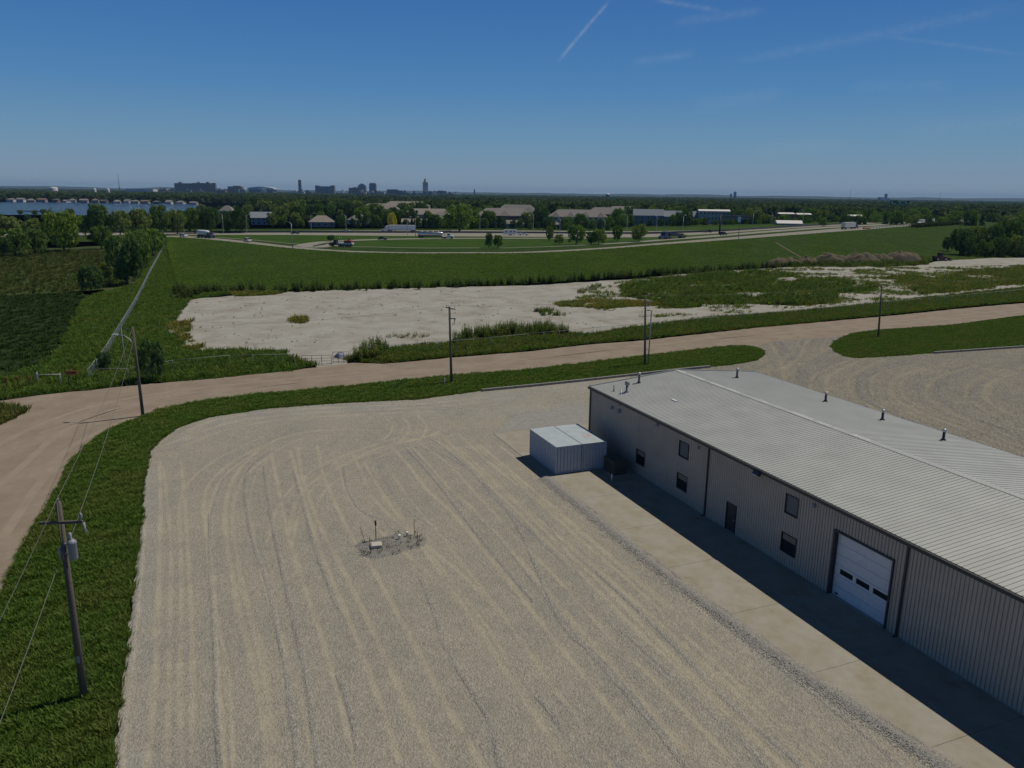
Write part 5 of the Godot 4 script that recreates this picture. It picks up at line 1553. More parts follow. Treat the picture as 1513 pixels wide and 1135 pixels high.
func mound(label: String, at: Vector3, rx: float, rz: float, h: float, sd: int) -> void:
	var nz := noise(0.35, sd, 4)
	var b := MB.new(true)
	var n := 40
	var q := func(i: int, j: int) -> Vector3:
		var a := TAU * i / n
		var r := float(j) / 9.0
		var e := 1.0 + 0.28 * nz.get_noise_2d(cos(a) * 3.0, sin(a) * 3.0)
		var y := h * (pow(maxf(0.0, 1.0 - r * r * r), 1.1)) * (0.85 + 0.5 * nz.get_noise_3d(cos(a) * r * 7.0, sin(a) * r * 7.0, 3.0)) + 0.9 * nz.get_noise_2d(a * 14.0, r * 1.5) * r * (1.0 - r * r)
		return Vector3(cos(a) * rx * r * e, maxf(y, 0.0) - 0.1, sin(a) * rz * r * e)
	for i in n:
		for j in 9:
			b.quad(q.call(i, j), q.call(i, j + 1), q.call(i + 1, j + 1), q.call(i + 1, j))
	single("earth_mound", b.mesh(), M.dirt, label, "mound", at, 0.0, "earth mounds below the highway bank")

func lamp_post(at: Vector3, h: float, turn: float) -> void:
	var t := thing("street_light", "slender grey highway lamp post with a single curved arm", "street light", at, turn, "highway lamp posts")
	var m := MB.new(true)
	m.tube([Vector3(0, -0.3, 0), Vector3(0, h, 0)], 0.16, 0.1, 7)
	part(t, "post", m.mesh(), M.galv)
	var a := MB.new(true)
	a.tube([Vector3(0, h - 0.1, 0), Vector3(0.9, h + 0.7, 0), Vector3(2.4, h + 0.95, 0)], 0.07, 0.05, 6)
	part(t, "arm", a.mesh(), M.galv)
	var l := MB.new()
	l.box(Vector3(2.8, h + 0.95, 0), Vector3(0.9, 0.18, 0.4))
	part(t, "lamp_head", l.mesh(), M.grey)

func make_street() -> void:
	# near pole with transformer
	var p1 := Vector3(-19.74, 0, -31.73)
	var t := pole(p1, 9.7, "near utility pole with a grey transformer, standing in the mown grass")
	crossarm(t, Vector3(-0.85, 8.75, 0.13), Vector3(1.05, 8.85, 0.13))
	insulator(t, Vector3(0.98, 8.9, 0.13), M.porcelain, 1.4)
	insulator(t, Vector3(0.0, 9.68, 0.0), M.porcelain, 0.8)
	var co := MB.new(true)
	co.tube([Vector3(1.05, 8.78, 0.1), Vector3(1.1, 8.3, 0.1)], 0.06, 0.05, 8)
	part(t, "fuse_cutout", co.mesh(), M.porcelain)
	var tk := MB.new(true)
	tk.lathe([Vector2(0.001, 0), Vector2(0.17, 0.0), Vector2(0.19, 0.04), Vector2(0.19, 0.74), Vector2(0.205, 0.76), Vector2(0.205, 0.82), Vector2(0.12, 0.93), Vector2(0.001, 0.95)], Vector3(0.42, 7.05, 0.1), 16)
	var can := part(t, "transformer", tk.mesh(), M.grey_tank)
	var bu := MB.new(true)
	bu.lathe([Vector2(0.05, 0), Vector2(0.09, 0.08), Vector2(0.05, 0.12), Vector2(0.09, 0.18), Vector2(0.05, 0.22), Vector2(0.08, 0.3), Vector2(0.001, 0.34)], Vector3(0.38, 7.98, 0.1), 10)
	part(can, "bushing", bu.mesh(), M.porcelain)
	var br := MB.new()
	br.box(Vector3(0.18, 7.3, 0.06), Vector3(0.2, 0.08, 0.1)); br.box(Vector3(0.18, 7.75, 0.06), Vector3(0.2, 0.08, 0.1))
	part(t, "bracket", br.mesh(), M.galv)
	var ar := MB.new(true)
	ar.tube([Vector3(-0.22, 7.55, 0.02), Vector3(-0.2, 7.0, 0.02)], 0.06, 0.06, 8)
	part(t, "arrester", ar.mesh(), M.porcelain)
	var pl := MB.new()
	pl.box(Vector3(0.02, 2.05, 0.168), Vector3(0.16, 0.34, 0.01))
	part(t, "number_plate", pl.mesh(), M.grey)
	# bend pole with lamp arm
	var p2 := Vector3(-38.49, 0, -78.08)
	var l := pole(p2, 9.2, "utility pole with a curved lamp arm at the road bend", Vector2(-0.12, 0))
	var arm := MB.new(true)
	arm.tube([Vector3(-0.1, 7.4, 0), Vector3(-0.55, 8.15, 0), Vector3(-1.1, 8.55, 0), Vector3(-1.75, 8.62, 0)], 0.045, 0.035, 6)
	var armp := part(l, "lamp_arm", arm.mesh(), M.galv)
	var head := MB.new()
	head.box(Vector3(-2.0, 8.6, 0), Vector3(0.6, 0.12, 0.26))
	part(armp, "lamp_head", head.mesh(), M.off_white)
	crossarm(l, Vector3(-0.9, 9.35, 0.5), Vector3(-0.1, 9.05, -0.05))
	insulator(l, Vector3(-0.12, 9.18, 0), M.off_white, 0.9)
	var thin := Vector3(-48.6, 0, -95.48)
	var tp := thing("steel_post", "thin grey steel post standing in weeds near the bend pole", "post", thin)
	var tm := MB.new(true)
	tm.tube([Vector3(0, -0.2, 0), Vector3(-0.05, 6.6, 0)], 0.05, 0.04, 7)
	part(tp, "shaft", tm.mesh(), M.galv)
	var tb := MB.new()
	tb.box(Vector3(-0.05, 6.5, 0), Vector3(0.35, 0.08, 0.12))
	part(tp, "bracket", tb.mesh(), M.grey)
	# the next poles along the road
	var p3 := Vector3(-7.56, 0, -94.47)
	var q := pole(p3, 9.6, "utility pole with drooping line gear on the grass strip", Vector2(-0.2, 0))
	crossarm(q, Vector3(-0.6, 9.55, 0.35), Vector3(0.5, 9.2, -0.3))
	crossarm(q, Vector3(-0.15, 8.1, 0.1), Vector3(0.55, 8.15, 0.1))
	insulator(q, Vector3(-0.5, 9.6, 0.3), M.grey, 0.9); insulator(q, Vector3(0.4, 9.35, -0.25), M.grey, 0.9)
	var dr := MB.new(true)
	dr.tube([Vector3(0.5, 8.2, 0.1), Vector3(0.42, 7.7, 0.1), Vector3(0.12, 7.3, 0.1)], 0.025, 0.025, 5)
	part(q, "drop_cable", dr.mesh(), M.black)
	var cu := MB.new(true)
	cu.tube([Vector3(0.45, 8.15, 0.1), Vector3(0.4, 7.75, 0.1)], 0.07, 0.06, 7)
	part(q, "fuse_cutout", cu.mesh(), M.grey)
	var p4 := Vector3(18.6, 0, -106.78)
	var d := pole(p4, 9.7, "utility pole paired with a thin steel conduit beside the low kerb", Vector2(-0.45, 0))
	var cd := MB.new(true)
	cd.tube([Vector3(0.42, -0.1, 0.1), Vector3(0.5, 7.6, 0.1), Vector3(0.62, 7.75, 0.1)], 0.09, 0.075, 8)
	part(d, "conduit", cd.mesh(), M.galv)
	for y in [2.2, 4.1, 5.3]:
		var st := MB.new(); st.box(Vector3(0.24, y, 0.1), Vector3(0.34, 0.06, 0.06)); part(d, "standoff", st.mesh(), M.galv)
	for k in 3:
		var gr := MB.new(); gr.box(Vector3(0.1 - 0.25 * (k % 2), 7.7 + 0.6 * k, 0.12), Vector3(0.5, 0.14, 0.2)); part(d, "line_gear", gr.mesh(), M.grey)
	insulator(d, Vector3(0, 9.68, 0), M.off_white, 1.0); insulator(d, Vector3(-0.35, 8.0, 0.12), M.off_white, 1.0)
	var p5 := Vector3(62.7, 0, -131.81)
	var e := pole(p5, 8.9, "lone utility pole on the far grass island", Vector2(-0.5, 0))
	insulator(e, Vector3(-0.5, 8.88, 0), M.grey, 0.9)
	# lines
	var u1 := p1 + Vector3(0, 9.9, 0)
	var u2 := p2 + Vector3(-0.12, 9.4, 0)
	wire(u1, u2, 0.5, 0.013, "upper power line from the near pole to the bend pole")
	wire(p1 + Vector3(0.2, 7.6, 0.15), p2 + Vector3(-0.1, 8.2, 0.1), 0.7, 0.015, "lower power line from the transformer to the bend pole")
	var off := Vector3(-38, 0, 6)
	wire(u1, Vector3(-19.85, 0, -23.5) + Vector3(0, 4.2, 0), 0.1, 0.014, "upper power line running from the near pole towards the camera")
	wire(p1 + Vector3(-0.2, 7.0, 0.1), Vector3(-17.75, 0, -21.81) + Vector3(0, 3.4, 0), 0.1, 0.015, "lower power line running from the near pole towards the camera")
	wire(p3 + Vector3(-0.1, 9.7, 0), p4 + Vector3(0, 9.8, 0), 0.5, 0.01, "power line between the two roadside poles")
	wire(p4 + Vector3(0, 9.8, 0), p5 + Vector3(-0.5, 9.1, 0), 0.6, 0.012, "power line from the paired pole to the island pole")
	wire(p5 + Vector3(-0.5, 9.1, 0), p5 + Vector3(62, 9.1, -34), 0.6, 0.012, "power line leaving the island pole along the road")
	wire(u2, p3 + Vector3(-0.1, 9.7, 0), 0.6, 0.009, "power line from the bend pole to the strip pole")
	# fences
	chain_fence("chain_link_fence", "long pale chain link fence running up beside the dark crop", [-52.34, -93.44, -53.63, -97.1, -57.92, -108.95, -66.19, -130.19, -77.12, -158.14, -85.86, -179.94, -101.62, -218.76, -124.2, -275.3, -144.2, -325.4], 1.35, 3.0, M.fence_pale, M.galv, 0.2, 0.007)
	chain_fence("chain_link_fence", "chain link fence in weeds left of the pipe gate", [-52.3, -93.44, -47.49, -93.71, -44.14, -98.83, -38.03, -102.49, -29.83, -103.84], 1.5, 3.0, M.fence_dim, M.grey, 0.28, 0.006)
	chain_fence("chain_link_fence", "chain link fence in weeds along the far road verge", [-22.7, -106.95, -20.38, -109.91, -13.7, -112.81, -5.92, -116.96, 2.45, -122, 11.53, -127.47, 23.08, -134.24, 37.84, -142.65, 53.53, -152.06, 70.92, -161.74, 91.17, -173.83, 128.24, -195.69, 189.03, -232.25], 1.5, 3.0, M.fence_dim, M.grey, 0.3, 0.006)
	# gates
	var gp := Vector3(-29.71, 0, -103.42)
	var gt := thing("pipe_gate", "brown pipe gate with two leaves at the pale lot entrance", "gate", gp)
	var wp := MB.new(true); wp.tube([Vector3(0, -0.2, 0), Vector3(0, 1.6, 0)], 0.14, 0.13, 8); part(gt, "gate_post", wp.mesh(), M.wood)
	for leaf in [[Vector3(-28.62, 0, -103.48), Vector3(-24.72, 0, -104.15), 1.35], [Vector3(-24.83, 0, -105.47), Vector3(-22.66, 0, -105.82), 1.5]]:
		var a: Vector3 = leaf[0] - gp
		var b: Vector3 = leaf[1] - gp
		var h: float = leaf[2]
		var m := MB.new(true)
		for y in [0.15, 0.55, 0.95, h]: m.tube([a + Vector3(0, y, 0), b + Vector3(0, y, 0)], 0.028, 0.028, 6)
		for k in 4: m.tube([a.lerp(b, k / 3.0) + Vector3(0, 0.02, 0), a.lerp(b, k / 3.0) + Vector3(0, h, 0)], 0.032, 0.032, 6)
		part(gt, "gate_leaf", m.mesh(), M.rust)
	var lp := MB.new(true); lp.tube([Vector3(-20.38, 0, -109.91) - gp, Vector3(-20.38, 0, -109.91) - gp + Vector3(0, 1.9, 0)], 0.06, 0.06, 7); part(gt, "end_post", lp.mesh(), M.galv)
	var tarp := MB.new(true)
	for i in 16:
		for j in 5:
			var c: Array = []
			for s in [[0, 0], [0, 1], [1, 1], [1, 0]]:
				var a2: float = TAU * (i + s[0]) / 16.0
				var r: float = (j + s[1]) / 5.0
				var k := 1.0 + 0.12 * sin(a2 * 5.0) * r
				c.append(Vector3(cos(a2) * 0.95 * r * k, 0.75 * (1.0 - pow(r, 2.6)) * (1.0 + 0.12 * sin(a2 * 3.0 + r * 4.0)), sin(a2) * 0.8 * r * k))
			tarp.quad(c[0], c[1], c[2], c[3])
	single("tarp_pile", tarp.mesh(), M.tarp, "blue-grey tarp pulled over a heap behind the pipe gate", "tarp", Vector3(-24.61, 0, -109.17))
	var g2 := Vector3(-57.35, 0, -91.39)
	var wg := thing("rail_gate", "white single rail gate beside the road markers", "gate", g2)
	var wr := MB.new(true); wr.tube([Vector3(0, 1.1, 0), Vector3(-54.54, 0, -91.2) - g2 + Vector3(0, 1.25, 0)], 0.05, 0.05, 6); part(wg, "rail", wr.mesh(), M.off_white)
	for w in [Vector3.ZERO, Vector3(-54.37, 0, -91.04) - g2]:
		var m := MB.new(true); m.tube([w + Vector3(0, -0.2, 0), w + Vector3(0, 1.45, 0)], 0.08, 0.08, 7); part(wg, "gate_post", m.mesh(), M.galv)
	# arrow board and delineators
	var ab := thing("arrow_sign", "orange sign with a black arrow on two posts at the bend", "sign", Vector3(-52.75, 0, -90.62), 0.12)
	var pm := MB.new(); pm.box(Vector3(0, 1.6, 0), Vector3(1.35, 0.52, 0.04)); part(ab, "panel", pm.mesh(), M.orange)
	var aw := MB.new(); aw.prism([Vector2(-0.5, -0.06), Vector2(0.2, -0.06), Vector2(0.2, -0.17), Vector2(0.55, 0.0), Vector2(0.2, 0.17), Vector2(0.2, 0.06), Vector2(-0.5, 0.06)], 0.01, Transform3D(Basis.IDENTITY, Vector3(0, 1.6, 0.027))); part(ab, "arrow", aw.mesh(), M.black)
	for x in [-0.42, 0.42]:
		var m := MB.new(); m.box(Vector3(x, 0.75, -0.05), Vector3(0.08, 1.8, 0.06)); part(ab, "post", m.mesh(), M.black)
	for mk in [[Vector3(-59.35, 0, -88.6), "orange road marker farthest from the white rail gate"], [Vector3(-58.27, 0, -88.98), "middle of the three orange road markers by the field"], [Vector3(-57.16, 0, -89.37), "orange road marker closest to the white rail gate"]]:
		var o := thing("road_marker", mk[1], "marker", mk[0], 0.15, "orange road markers")
		var a := MB.new(); a.box(Vector3(0, 0.55, 0), Vector3(0.07, 1.3, 0.05)); part(o, "post", a.mesh(), M.black)
		var b := MB.new(); b.prism([Vector2(-0.27, 1.2), Vector2(0, 0.93), Vector2(0.27, 1.2), Vector2(0, 1.47)], 0.03, Transform3D(Basis.IDENTITY, Vector3(0, 0, 0.045))); part(o, "panel", b.mesh(), M.orange)
	# small things on the grass strip
	var mp := MB.new(true); mp.tube([Vector3(0, -0.1, 0), Vector3(0, 0.8, 0), Vector3(0, 0.86, 0)], 0.06, 0.05, 8)
	single("marker_post", mp.mesh(), M.white, "short white marker post beside the strip pole", "post", Vector3(-8.31, 0, -93.37))
	var sk := MB.new(); sk.beam(Vector3(0, -0.05, 0), Vector3(1.15, 1.0, -0.3), 0.09, 0.09)
	single("wooden_stake", sk.mesh(), M.wood, "leaning wooden stake at the road edge", "stake", Vector3(-14.35, 0, -91.32))
	var wp2 := MB.new(true); wp2.tube([Vector3(0, 0, 0), Vector3(0, 0.55, 0)], 0.06, 0.06, 8)
	single("bollard", wp2.mesh(), M.white, "short white pipe standing on the shaded concrete", "post", yard(9.6, 0.05, 3.0))
	# cabinet in the shade next to the container
	var cb := thing("equipment_cabinet", "dark metal equipment cabinet between container and building", "cabinet", yard(8.0, 0.05, 1.75), B_TURN)
	var cm := MB.new(); cm.box(Vector3(0, 0.62, 0), Vector3(1.7, 1.16, 1.3)); part(cb, "body", cm.mesh(), M.cabinet)
	var cl := MB.new(); cl.box(Vector3(0, 1.23, 0), Vector3(1.76, 0.06, 1.36)); part(cb, "lid", cl.mesh(), M.cabinet)
	var cs := MB.new(); cs.box(Vector3(0, 0.02, 0), Vector3(1.9, 0.05, 1.5)); part(cb, "plinth", cs.mesh(), M.concrete)
	for k in 3:
		var lv := MB.new(); lv.box(Vector3(-0.45 + 0.45 * k, 0.7, 0.655), Vector3(0.36, 0.6, 0.02)); part(cb, "grille", lv.mesh(), M.trim)
	# well head in the yard
	var patch := vec2s([-10.37, -47.95, -10.17, -48.54, -9.08, -49.1, -7.69, -50.07, -6.18, -49.87, -5.71, -49.2, -5.73, -48.09, -7.04, -47.1, -8.48, -46.12, -9.49, -46.4])
	var wc := Vector3(-7.99, 0, -48.08)
	var wm := MB.new(true)
	var cen := Vector3(wc.x, 0.17, wc.z)
	var ring := ragged(patch, 0.5, 0.15, 1.3)
	for i in ring.size():
		var a := ring[i]
		var b := ring[(i + 1) % ring.size()]
		var a1 := Vector3(a.x, 0.015, a.y)
		var b1 := Vector3(b.x, 0.015, b.y)
		var a2 := cen.lerp(a1, 0.82) ; a2.y = 0.13 + 0.03 * sin(i * 1.7)
		var b2 := cen.lerp(b1, 0.82) ; b2.y = 0.13 + 0.03 * sin(((i + 1) % ring.size()) * 1.7)
		wm.quad(a1, a2, b2, b1); wm.tri(a2, cen, b2)
	structure("rubble_patch", wm.mesh(), M.rubble)
	plant("patch_weeds", patch, 5.0, 160, tuft_mesh(99, 9, 0.18, 0.15, 0.012, 0.7), Color(0.09, 0.09, 0.04), Color(0.15, 0.13, 0.07), 0.5, Vector2(0.6, 1.2), 0.12, "sparse dry grass on the rubble patch")
	var xb := MB.new()
	xb.prism([Vector2(-0.36, 0), Vector2(0.36, 0), Vector2(0.36, 0.2), Vector2(0.3, 0.26), Vector2(-0.3, 0.26), Vector2(-0.36, 0.2)], 0.62)
	single("concrete_box", xb.mesh(), M.concrete_pale, "pale concrete cover box on the rubble patch", "cover box", Vector3(-8.87, 0, -47.65) + Vector3(0, 0.1, 0), 0.25)
	var rods := [[Vector3(-9.07, 0, -48.68), Vector3(0, 1.5, 0), 0.035, "dark post with a thick top on the rubble patch"], [Vector3(-9.66, 0, -48.29), Vector3(-0.35, 1.25, 0.05), 0.018, "thin leaning stake at the side of the rubble patch"], [Vector3(-9.11, 0, -46.74), Vector3(-0.02, 1.25, 0), 0.02, "thin upright stake in front of the concrete box"], [Vector3(-6.57, 0, -49.61), Vector3(-0.03, 1.3, 0), 0.02, "thin stake at the back corner of the rubble patch"], [Vector3(-6.15, 0, -48.03), Vector3(-0.04, 1.25, 0), 0.02, "thin stake at the front corner of the rubble patch"]]
	for r in rods:
		var o := thing("stake", r[3], "stake", r[0], 0.0, "stakes round the rubble patch")
		var m := MB.new(true); m.tube([Vector3(0, -0.1, 0), r[1]], r[2], r[2] * 0.9, 7); part(o, "rod", m.mesh(), M.rust)
		if r[2] > 0.03:
			var c := MB.new(true); c.tube([r[1] - Vector3(0, 0.28, 0), r[1] + Vector3(0, 0.04, 0)], 0.065, 0.065, 8); part(o, "sleeve", c.mesh(), M.black)
	for c in [[Vector3(-7.52, 0, -48.88), "white vent pipe nearer the concrete box"], [Vector3(-7.06, 0, -49.38), "white vent pipe farther from the concrete box"]]:
		var m := MB.new(true); m.lathe([Vector2(0.07, -0.1), Vector2(0.07, 0.28), Vector2(0.1, 0.29), Vector2(0.1, 0.38), Vector2(0.001, 0.36)], Vector3.ZERO, 10)
		single("vent_pipe", m.mesh(), M.white, c[1], "pipe", c[0] + Vector3(0, 0.08, 0), 0.0, "white vent pipes on the rubble patch")
	# earth mounds and the loader
	mound("low earth mound at the thicket end of the row", Vector3(95.1, 0, -275.2), 7.5, 4.0, 2.9, 1)
	mound("small earth mound between two larger ones", Vector3(104.4, 0, -279.2), 5.2, 3.4, 2.9, 2)
	mound("broad earth mound in the middle of the row", Vector3(114.8, 0, -285), 8.0, 4.5, 3.9, 3)
	mound("steep earth mound below the bare patch of bank", Vector3(126.9, 0, -289.6), 8.4, 4.5, 3.8, 4)
	mound("narrow earth mound next to the tallest one", Vector3(136.2, 0, -292.5), 5.6, 3.8, 3.4, 5)
	mound("tallest rounded earth mound closest to the loader", Vector3(145.4, 0, -295.4), 8.2, 4.5, 4.3, 6)
	var ld := thing("wheel_loader", "rusty red wheel loader parked by the weeds", "wheel loader", Vector3(165.2, 0, -304.6), 0.15)
	var lb := MB.new(); lb.prism([Vector2(-3.0, 0.8), Vector2(0.2, 0.8), Vector2(1.9, 0.9), Vector2(1.9, 1.5), Vector2(0.2, 1.7), Vector2(-3.0, 1.9)], 1.9); part(ld, "body", lb.mesh(), M.rust)
	var lc := MB.new(); lc.box(Vector3(-0.4, 2.45, 0), Vector3(1.4, 1.5, 1.4)); part(ld, "cab", lc.mesh(), M.black)
	var lr := MB.new(); lr.box(Vector3(-0.4, 3.24, 0), Vector3(1.6, 0.1, 1.6)); part(ld, "cab_roof", lr.mesh(), M.rust)
	var la := MB.new(); la.beam(Vector3(1.0, 1.6, 0.6), Vector3(3.3, 0.8, 0.6), 0.2, 0.3); la.beam(Vector3(1.0, 1.6, -0.6), Vector3(3.3, 0.8, -0.6), 0.2, 0.3); part(ld, "lift_arms", la.mesh(), M.rust)
	var lk := MB.new(); lk.prism([Vector2(3.2, 0.2), Vector2(4.3, 0.1), Vector2(4.2, 0.25), Vector2(3.5, 0.4), Vector2(3.4, 1.2), Vector2(3.2, 1.2)], 2.5); part(ld, "bucket", lk.mesh(), M.rust)
	for x in [-1.9, 1.5]:
		for z in [-0.95, 0.95]: wheel(ld, x, z, 0.8, 0.55)

func heading(a: Vector3, b: Vector3) -> float:
	return atan2(-(b.z - a.z), b.x - a.x)

func make_traffic() -> void:
	truck("white semi truck with a long white box trailer on the far carriageway", Vector3(-69.2, 0.3, -472.7), PI, M.white, M.white, "box")
	truck("silver tank truck with a white cab on the collector lane", Vector3(-40.1, 0.57, -403), 0.0, M.white, M.silver, "tank")
	truck("dark truck pulling a flatbed of black machinery up the entry ramp", Vector3(77.4, 2.93, -385.9), PI + heading(Vector3(62.6, 2.86, -364.6), Vector3(95.8, 3.29, -399.5)), M.blue, M.black, "flat")
	truck("pale grey box trailer behind a dark blue cab on the ramp", Vector3(205.8, 4.94, -486.6), heading(Vector3(187.7, 4.78, -468.3), Vector3(223.5, 5.08, -504.4)), M.navy, M.off_white, "box")
	truck("short white tank truck with a dark cab near the trees", Vector3(-147.1, 0.92, -377.4), heading(Vector3(-153.5, 0.85, -382), Vector3(-139.5, 0.99, -370.8)), M.navy, M.white, "short")
	truck("tow truck with a red crane body on the hooked lane", Vector3(-71.4, 1.23, -323.7), PI - 0.1, M.black, M.red, "wreck")
	truck("white service truck bunched at the top of the ramp", Vector3(299.4, 5.44, -585.5), heading(Vector3(264.8, 5.32, -545.7), Vector3(323.1, 5.52, -612.7)) + PI, M.white, M.white, "mixer")
	truck("white truck following the bunched service truck", Vector3(319.9, 5.5, -610.5), heading(Vector3(264.8, 5.32, -545.7), Vector3(323.1, 5.52, -612.7)) + PI, M.white, M.off_white, "mixer")
	truck("grey truck about to pass behind the dark trees", Vector3(365.2, 5.62, -661), heading(Vector3(323.1, 5.52, -612.7), Vector3(396.3, 5.65, -696.2)) + PI, M.off_white, M.grey, "mixer")
	car("parked_car", "white car beside the low grey shed beyond the highway", Vector3(190.1, 4.44, -572.4), 0.0, M.white, "sedan", "cars off the highway")
	car("car", "black sedan alone on the near carriageway", Vector3(-120.2, 0.3, -434.9), 0.0, M.black)
	car("car", "silver car at the edge of the far carriageway before the trees", Vector3(-98.6, 0.3, -464.6), PI, M.off_white)
	car("car", "black sedan starting along the collector lane", Vector3(-63.9, 0.7, -384.2), 0.0, M.black)
	car("car", "white car trailing the short tank truck", Vector3(-160.7, 0.75, -384.6), heading(Vector3(-165.2, 0.7, -388.2), Vector3(-148.2, 0.9, -376.9)), M.white, "suv")
	car("car", "silver car ahead of the short tank truck", Vector3(-116.4, 1.2, -345.6), heading(Vector3(-123.9, 1.13, -353.3), Vector3(-109.5, 1.27, -336.8)), M.off_white, "suv")
	car("car", "dark off-roader next to the gantry post", Vector3(109.8, 3.48, -415.3), heading(Vector3(100.9, 3.34, -406.4), Vector3(120.2, 3.65, -426)), M.navy, "suv")
	car("car", "dark sedan ahead of the gantry post", Vector3(113.6, 2.69, -464.5), PI, M.black)
	car("pickup_truck", "white pickup towing the camper trailer", Vector3(5.4, 0.44, -449.4), 0.0, M.white, "pickup")
	var ct := thing("camper_trailer", "white camper trailer towed behind the white pickup", "trailer", Vector3(-2, 0.4, -448.2), 0.0, "vehicles on the highway")
	var b := MB.new(); b.prism([Vector2(-3.9, 0.6), Vector2(3.4, 0.6), Vector2(3.9, 1.4), Vector2(3.7, 2.9), Vector2(3.2, 3.1), Vector2(-3.9, 3.1)], 2.4); part(ct, "body", b.mesh(), M.white)
	for x in [-2.4, 0.2, 2.2]:
		var w := MB.new(); w.box(Vector3(x, 2.1, 1.21), Vector3(1.0, 0.6, 0.03)); part(ct, "window", w.mesh(), M.glass)
	var h := MB.new(); h.beam(Vector3(3.6, 0.65, 0), Vector3(5.2, 0.6, 0), 0.15, 0.15); part(ct, "hitch", h.mesh(), M.black)
	for x in [-0.5, 0.5]:
		for z in [-1.05, 1.05]: wheel(ct, x, z, 0.38, 0.25)
	# roadside furniture of the highway
	for q in [Vector3(-85.9, 1.49, -305.9), Vector3(-94.5, 0.3, -446.3), Vector3(-58.7, 0.3, -436.7), Vector3(-51.1, 0.47, -411.1), Vector3(-21.1, 0.3, -491.2), Vector3(12.2, 0.33, -499.8), Vector3(26, 0.54, -449.6), Vector3(47.3, 1.22, -414.1), Vector3(68.6, 1.04, -482.2), Vector3(88.8, 1.56, -494.3), Vector3(105.6, 2.1, -496.3), Vector3(157.5, 3.68, -524.7), Vector3(174, 3.83, -537.2), Vector3(-187.3, 0.3, -421.8), Vector3(-174.2, 0.3, -418), Vector3(-157.7, 0.3, -429.6), Vector3(-145.9, 0.3, -432.7), Vector3(-116.7, 0.3, -456.3), Vector3(278.5, 5.26, -583.3), Vector3(199.6, 4.1, -550)]:
		lamp_post(q, rng.randf_range(8.6, 10.4), [0.0, PI, 0.5, PI - 0.4][rng.randi() % 4])
	var ga := thing("sign_gantry", "dark cantilever sign gantry seen from behind above the highway", "sign gantry", Vector3(110.7, 3.29, -427.1))
	var gp := MB.new(true); gp.tube([Vector3(0, -0.5, 0), Vector3(0, 10.5, 0)], 0.5, 0.4, 10); part(ga, "post", gp.mesh(), M.black)
	for y in [8.6, 10.0]:
		var m := MB.new(); m.beam(Vector3(0, y, 0), Vector3(15.5, y, 0), 0.3, 0.3); part(ga, "arm", m.mesh(), M.grey)
	for x in [3.0, 8.2, 13.2]:
		var m := MB.new(); m.box(Vector3(x, 9.3, -0.3), Vector3(4.6, 2.6, 0.08)); part(ga, "sign_panel", m.mesh(), M.sign_back)
	var so := thing("sign_bridge", "green direction signs high over the far end of the highway", "road sign", Vector3(278.3, 5.17, -592.5), -0.15)
	for x in [-1.0, 13.5]:
		var m := MB.new(true); m.tube([Vector3(x, -0.5, 0), Vector3(x, 16.5, 0)], 0.25, 0.2, 7); part(so, "post", m.mesh(), M.wall_dark)
	var tr := MB.new(); tr.beam(Vector3(-1, 15.5, 0), Vector3(13.5, 15.5, 0), 0.3, 0.4); part(so, "truss", tr.mesh(), M.wall_dark)
	for s in [[2.2, 15.4, 5.2, 3.2], [7.4, 14.9, 3.6, 2.6], [11.4, 15.4, 4.0, 2.6]]:
		var m := MB.new(); m.box(Vector3(s[0], s[1], 0.35), Vector3(s[2], s[3], 0.1)); var p := part(so, "sign_panel", m.mesh(), M.green_sign)
		var n := MB.new()
		n.box(Vector3(s[0] - s[2] * 0.22, s[1] + 0.5, 0.42), Vector3(0.9, 0.9, 0.02)); n.box(Vector3(s[0] + 0.1, s[1] - 0.7, 0.42), Vector3(s[2] * 0.6, 0.3, 0.02))
		part(p, "legend", n.mesh(), M.white)
	var ws := thing("road_sign", "pale panel sign on a tall post beside the ramp", "road sign", Vector3(103.8, 3.61, -365.9), 0.3)
	var wsp := MB.new(true); wsp.tube([Vector3(0, -0.4, 0), Vector3(0, 9.2, 0)], 0.12, 0.1, 7); part(ws, "post", wsp.mesh(), M.wall_dark)
	var wsb := MB.new(); wsb.box(Vector3(-0.4, 9.4, 0.15), Vector3(1.7, 2.4, 0.08)); part(ws, "panel", wsb.mesh(), M.white)
	var hill := thing("crash_cushion", "orange crash barrel array at the ramp edge", "barrier", Vector3(215.5, 5.08, -486.2), -0.3)
	for k in 4:
		var m := MB.new(true); m.lathe([Vector2(0.45, 0), Vector2(0.5, 0.5), Vector2(0.45, 1.0), Vector2(0.001, 1.02)], Vector3(k * 1.05 - 1.5, 0, 0), 10); part(hill, "barrel", m.mesh(), M.orange)
	var gr := thing("guard_rail", "guard rail with dark posts along the top of the ramp", "guard rail", Vector3.ZERO)
	var line := finer(vec3s([217.6, 5.1, -487.2, 229.8, 5.2, -499.5, 248, 5.28, -519.8, 268.4, 5.36, -543.5, 290.9, 5.44, -569.6]), 4)
	for i in line.size() - 1:
		var m := MB.new(); m.box(Vector3(0, 0.35, 0), Vector3(0.25, 0.8, 0.25)); part(gr, "post", m.mesh(), M.wall_dark, line[i])
		var r := MB.new(); r.beam(line[i] + Vector3(0, 0.7, 0), line[i + 1] + Vector3(0, 0.7, 0), 0.1, 0.35); part(gr, "rail", r.mesh(), M.galv)

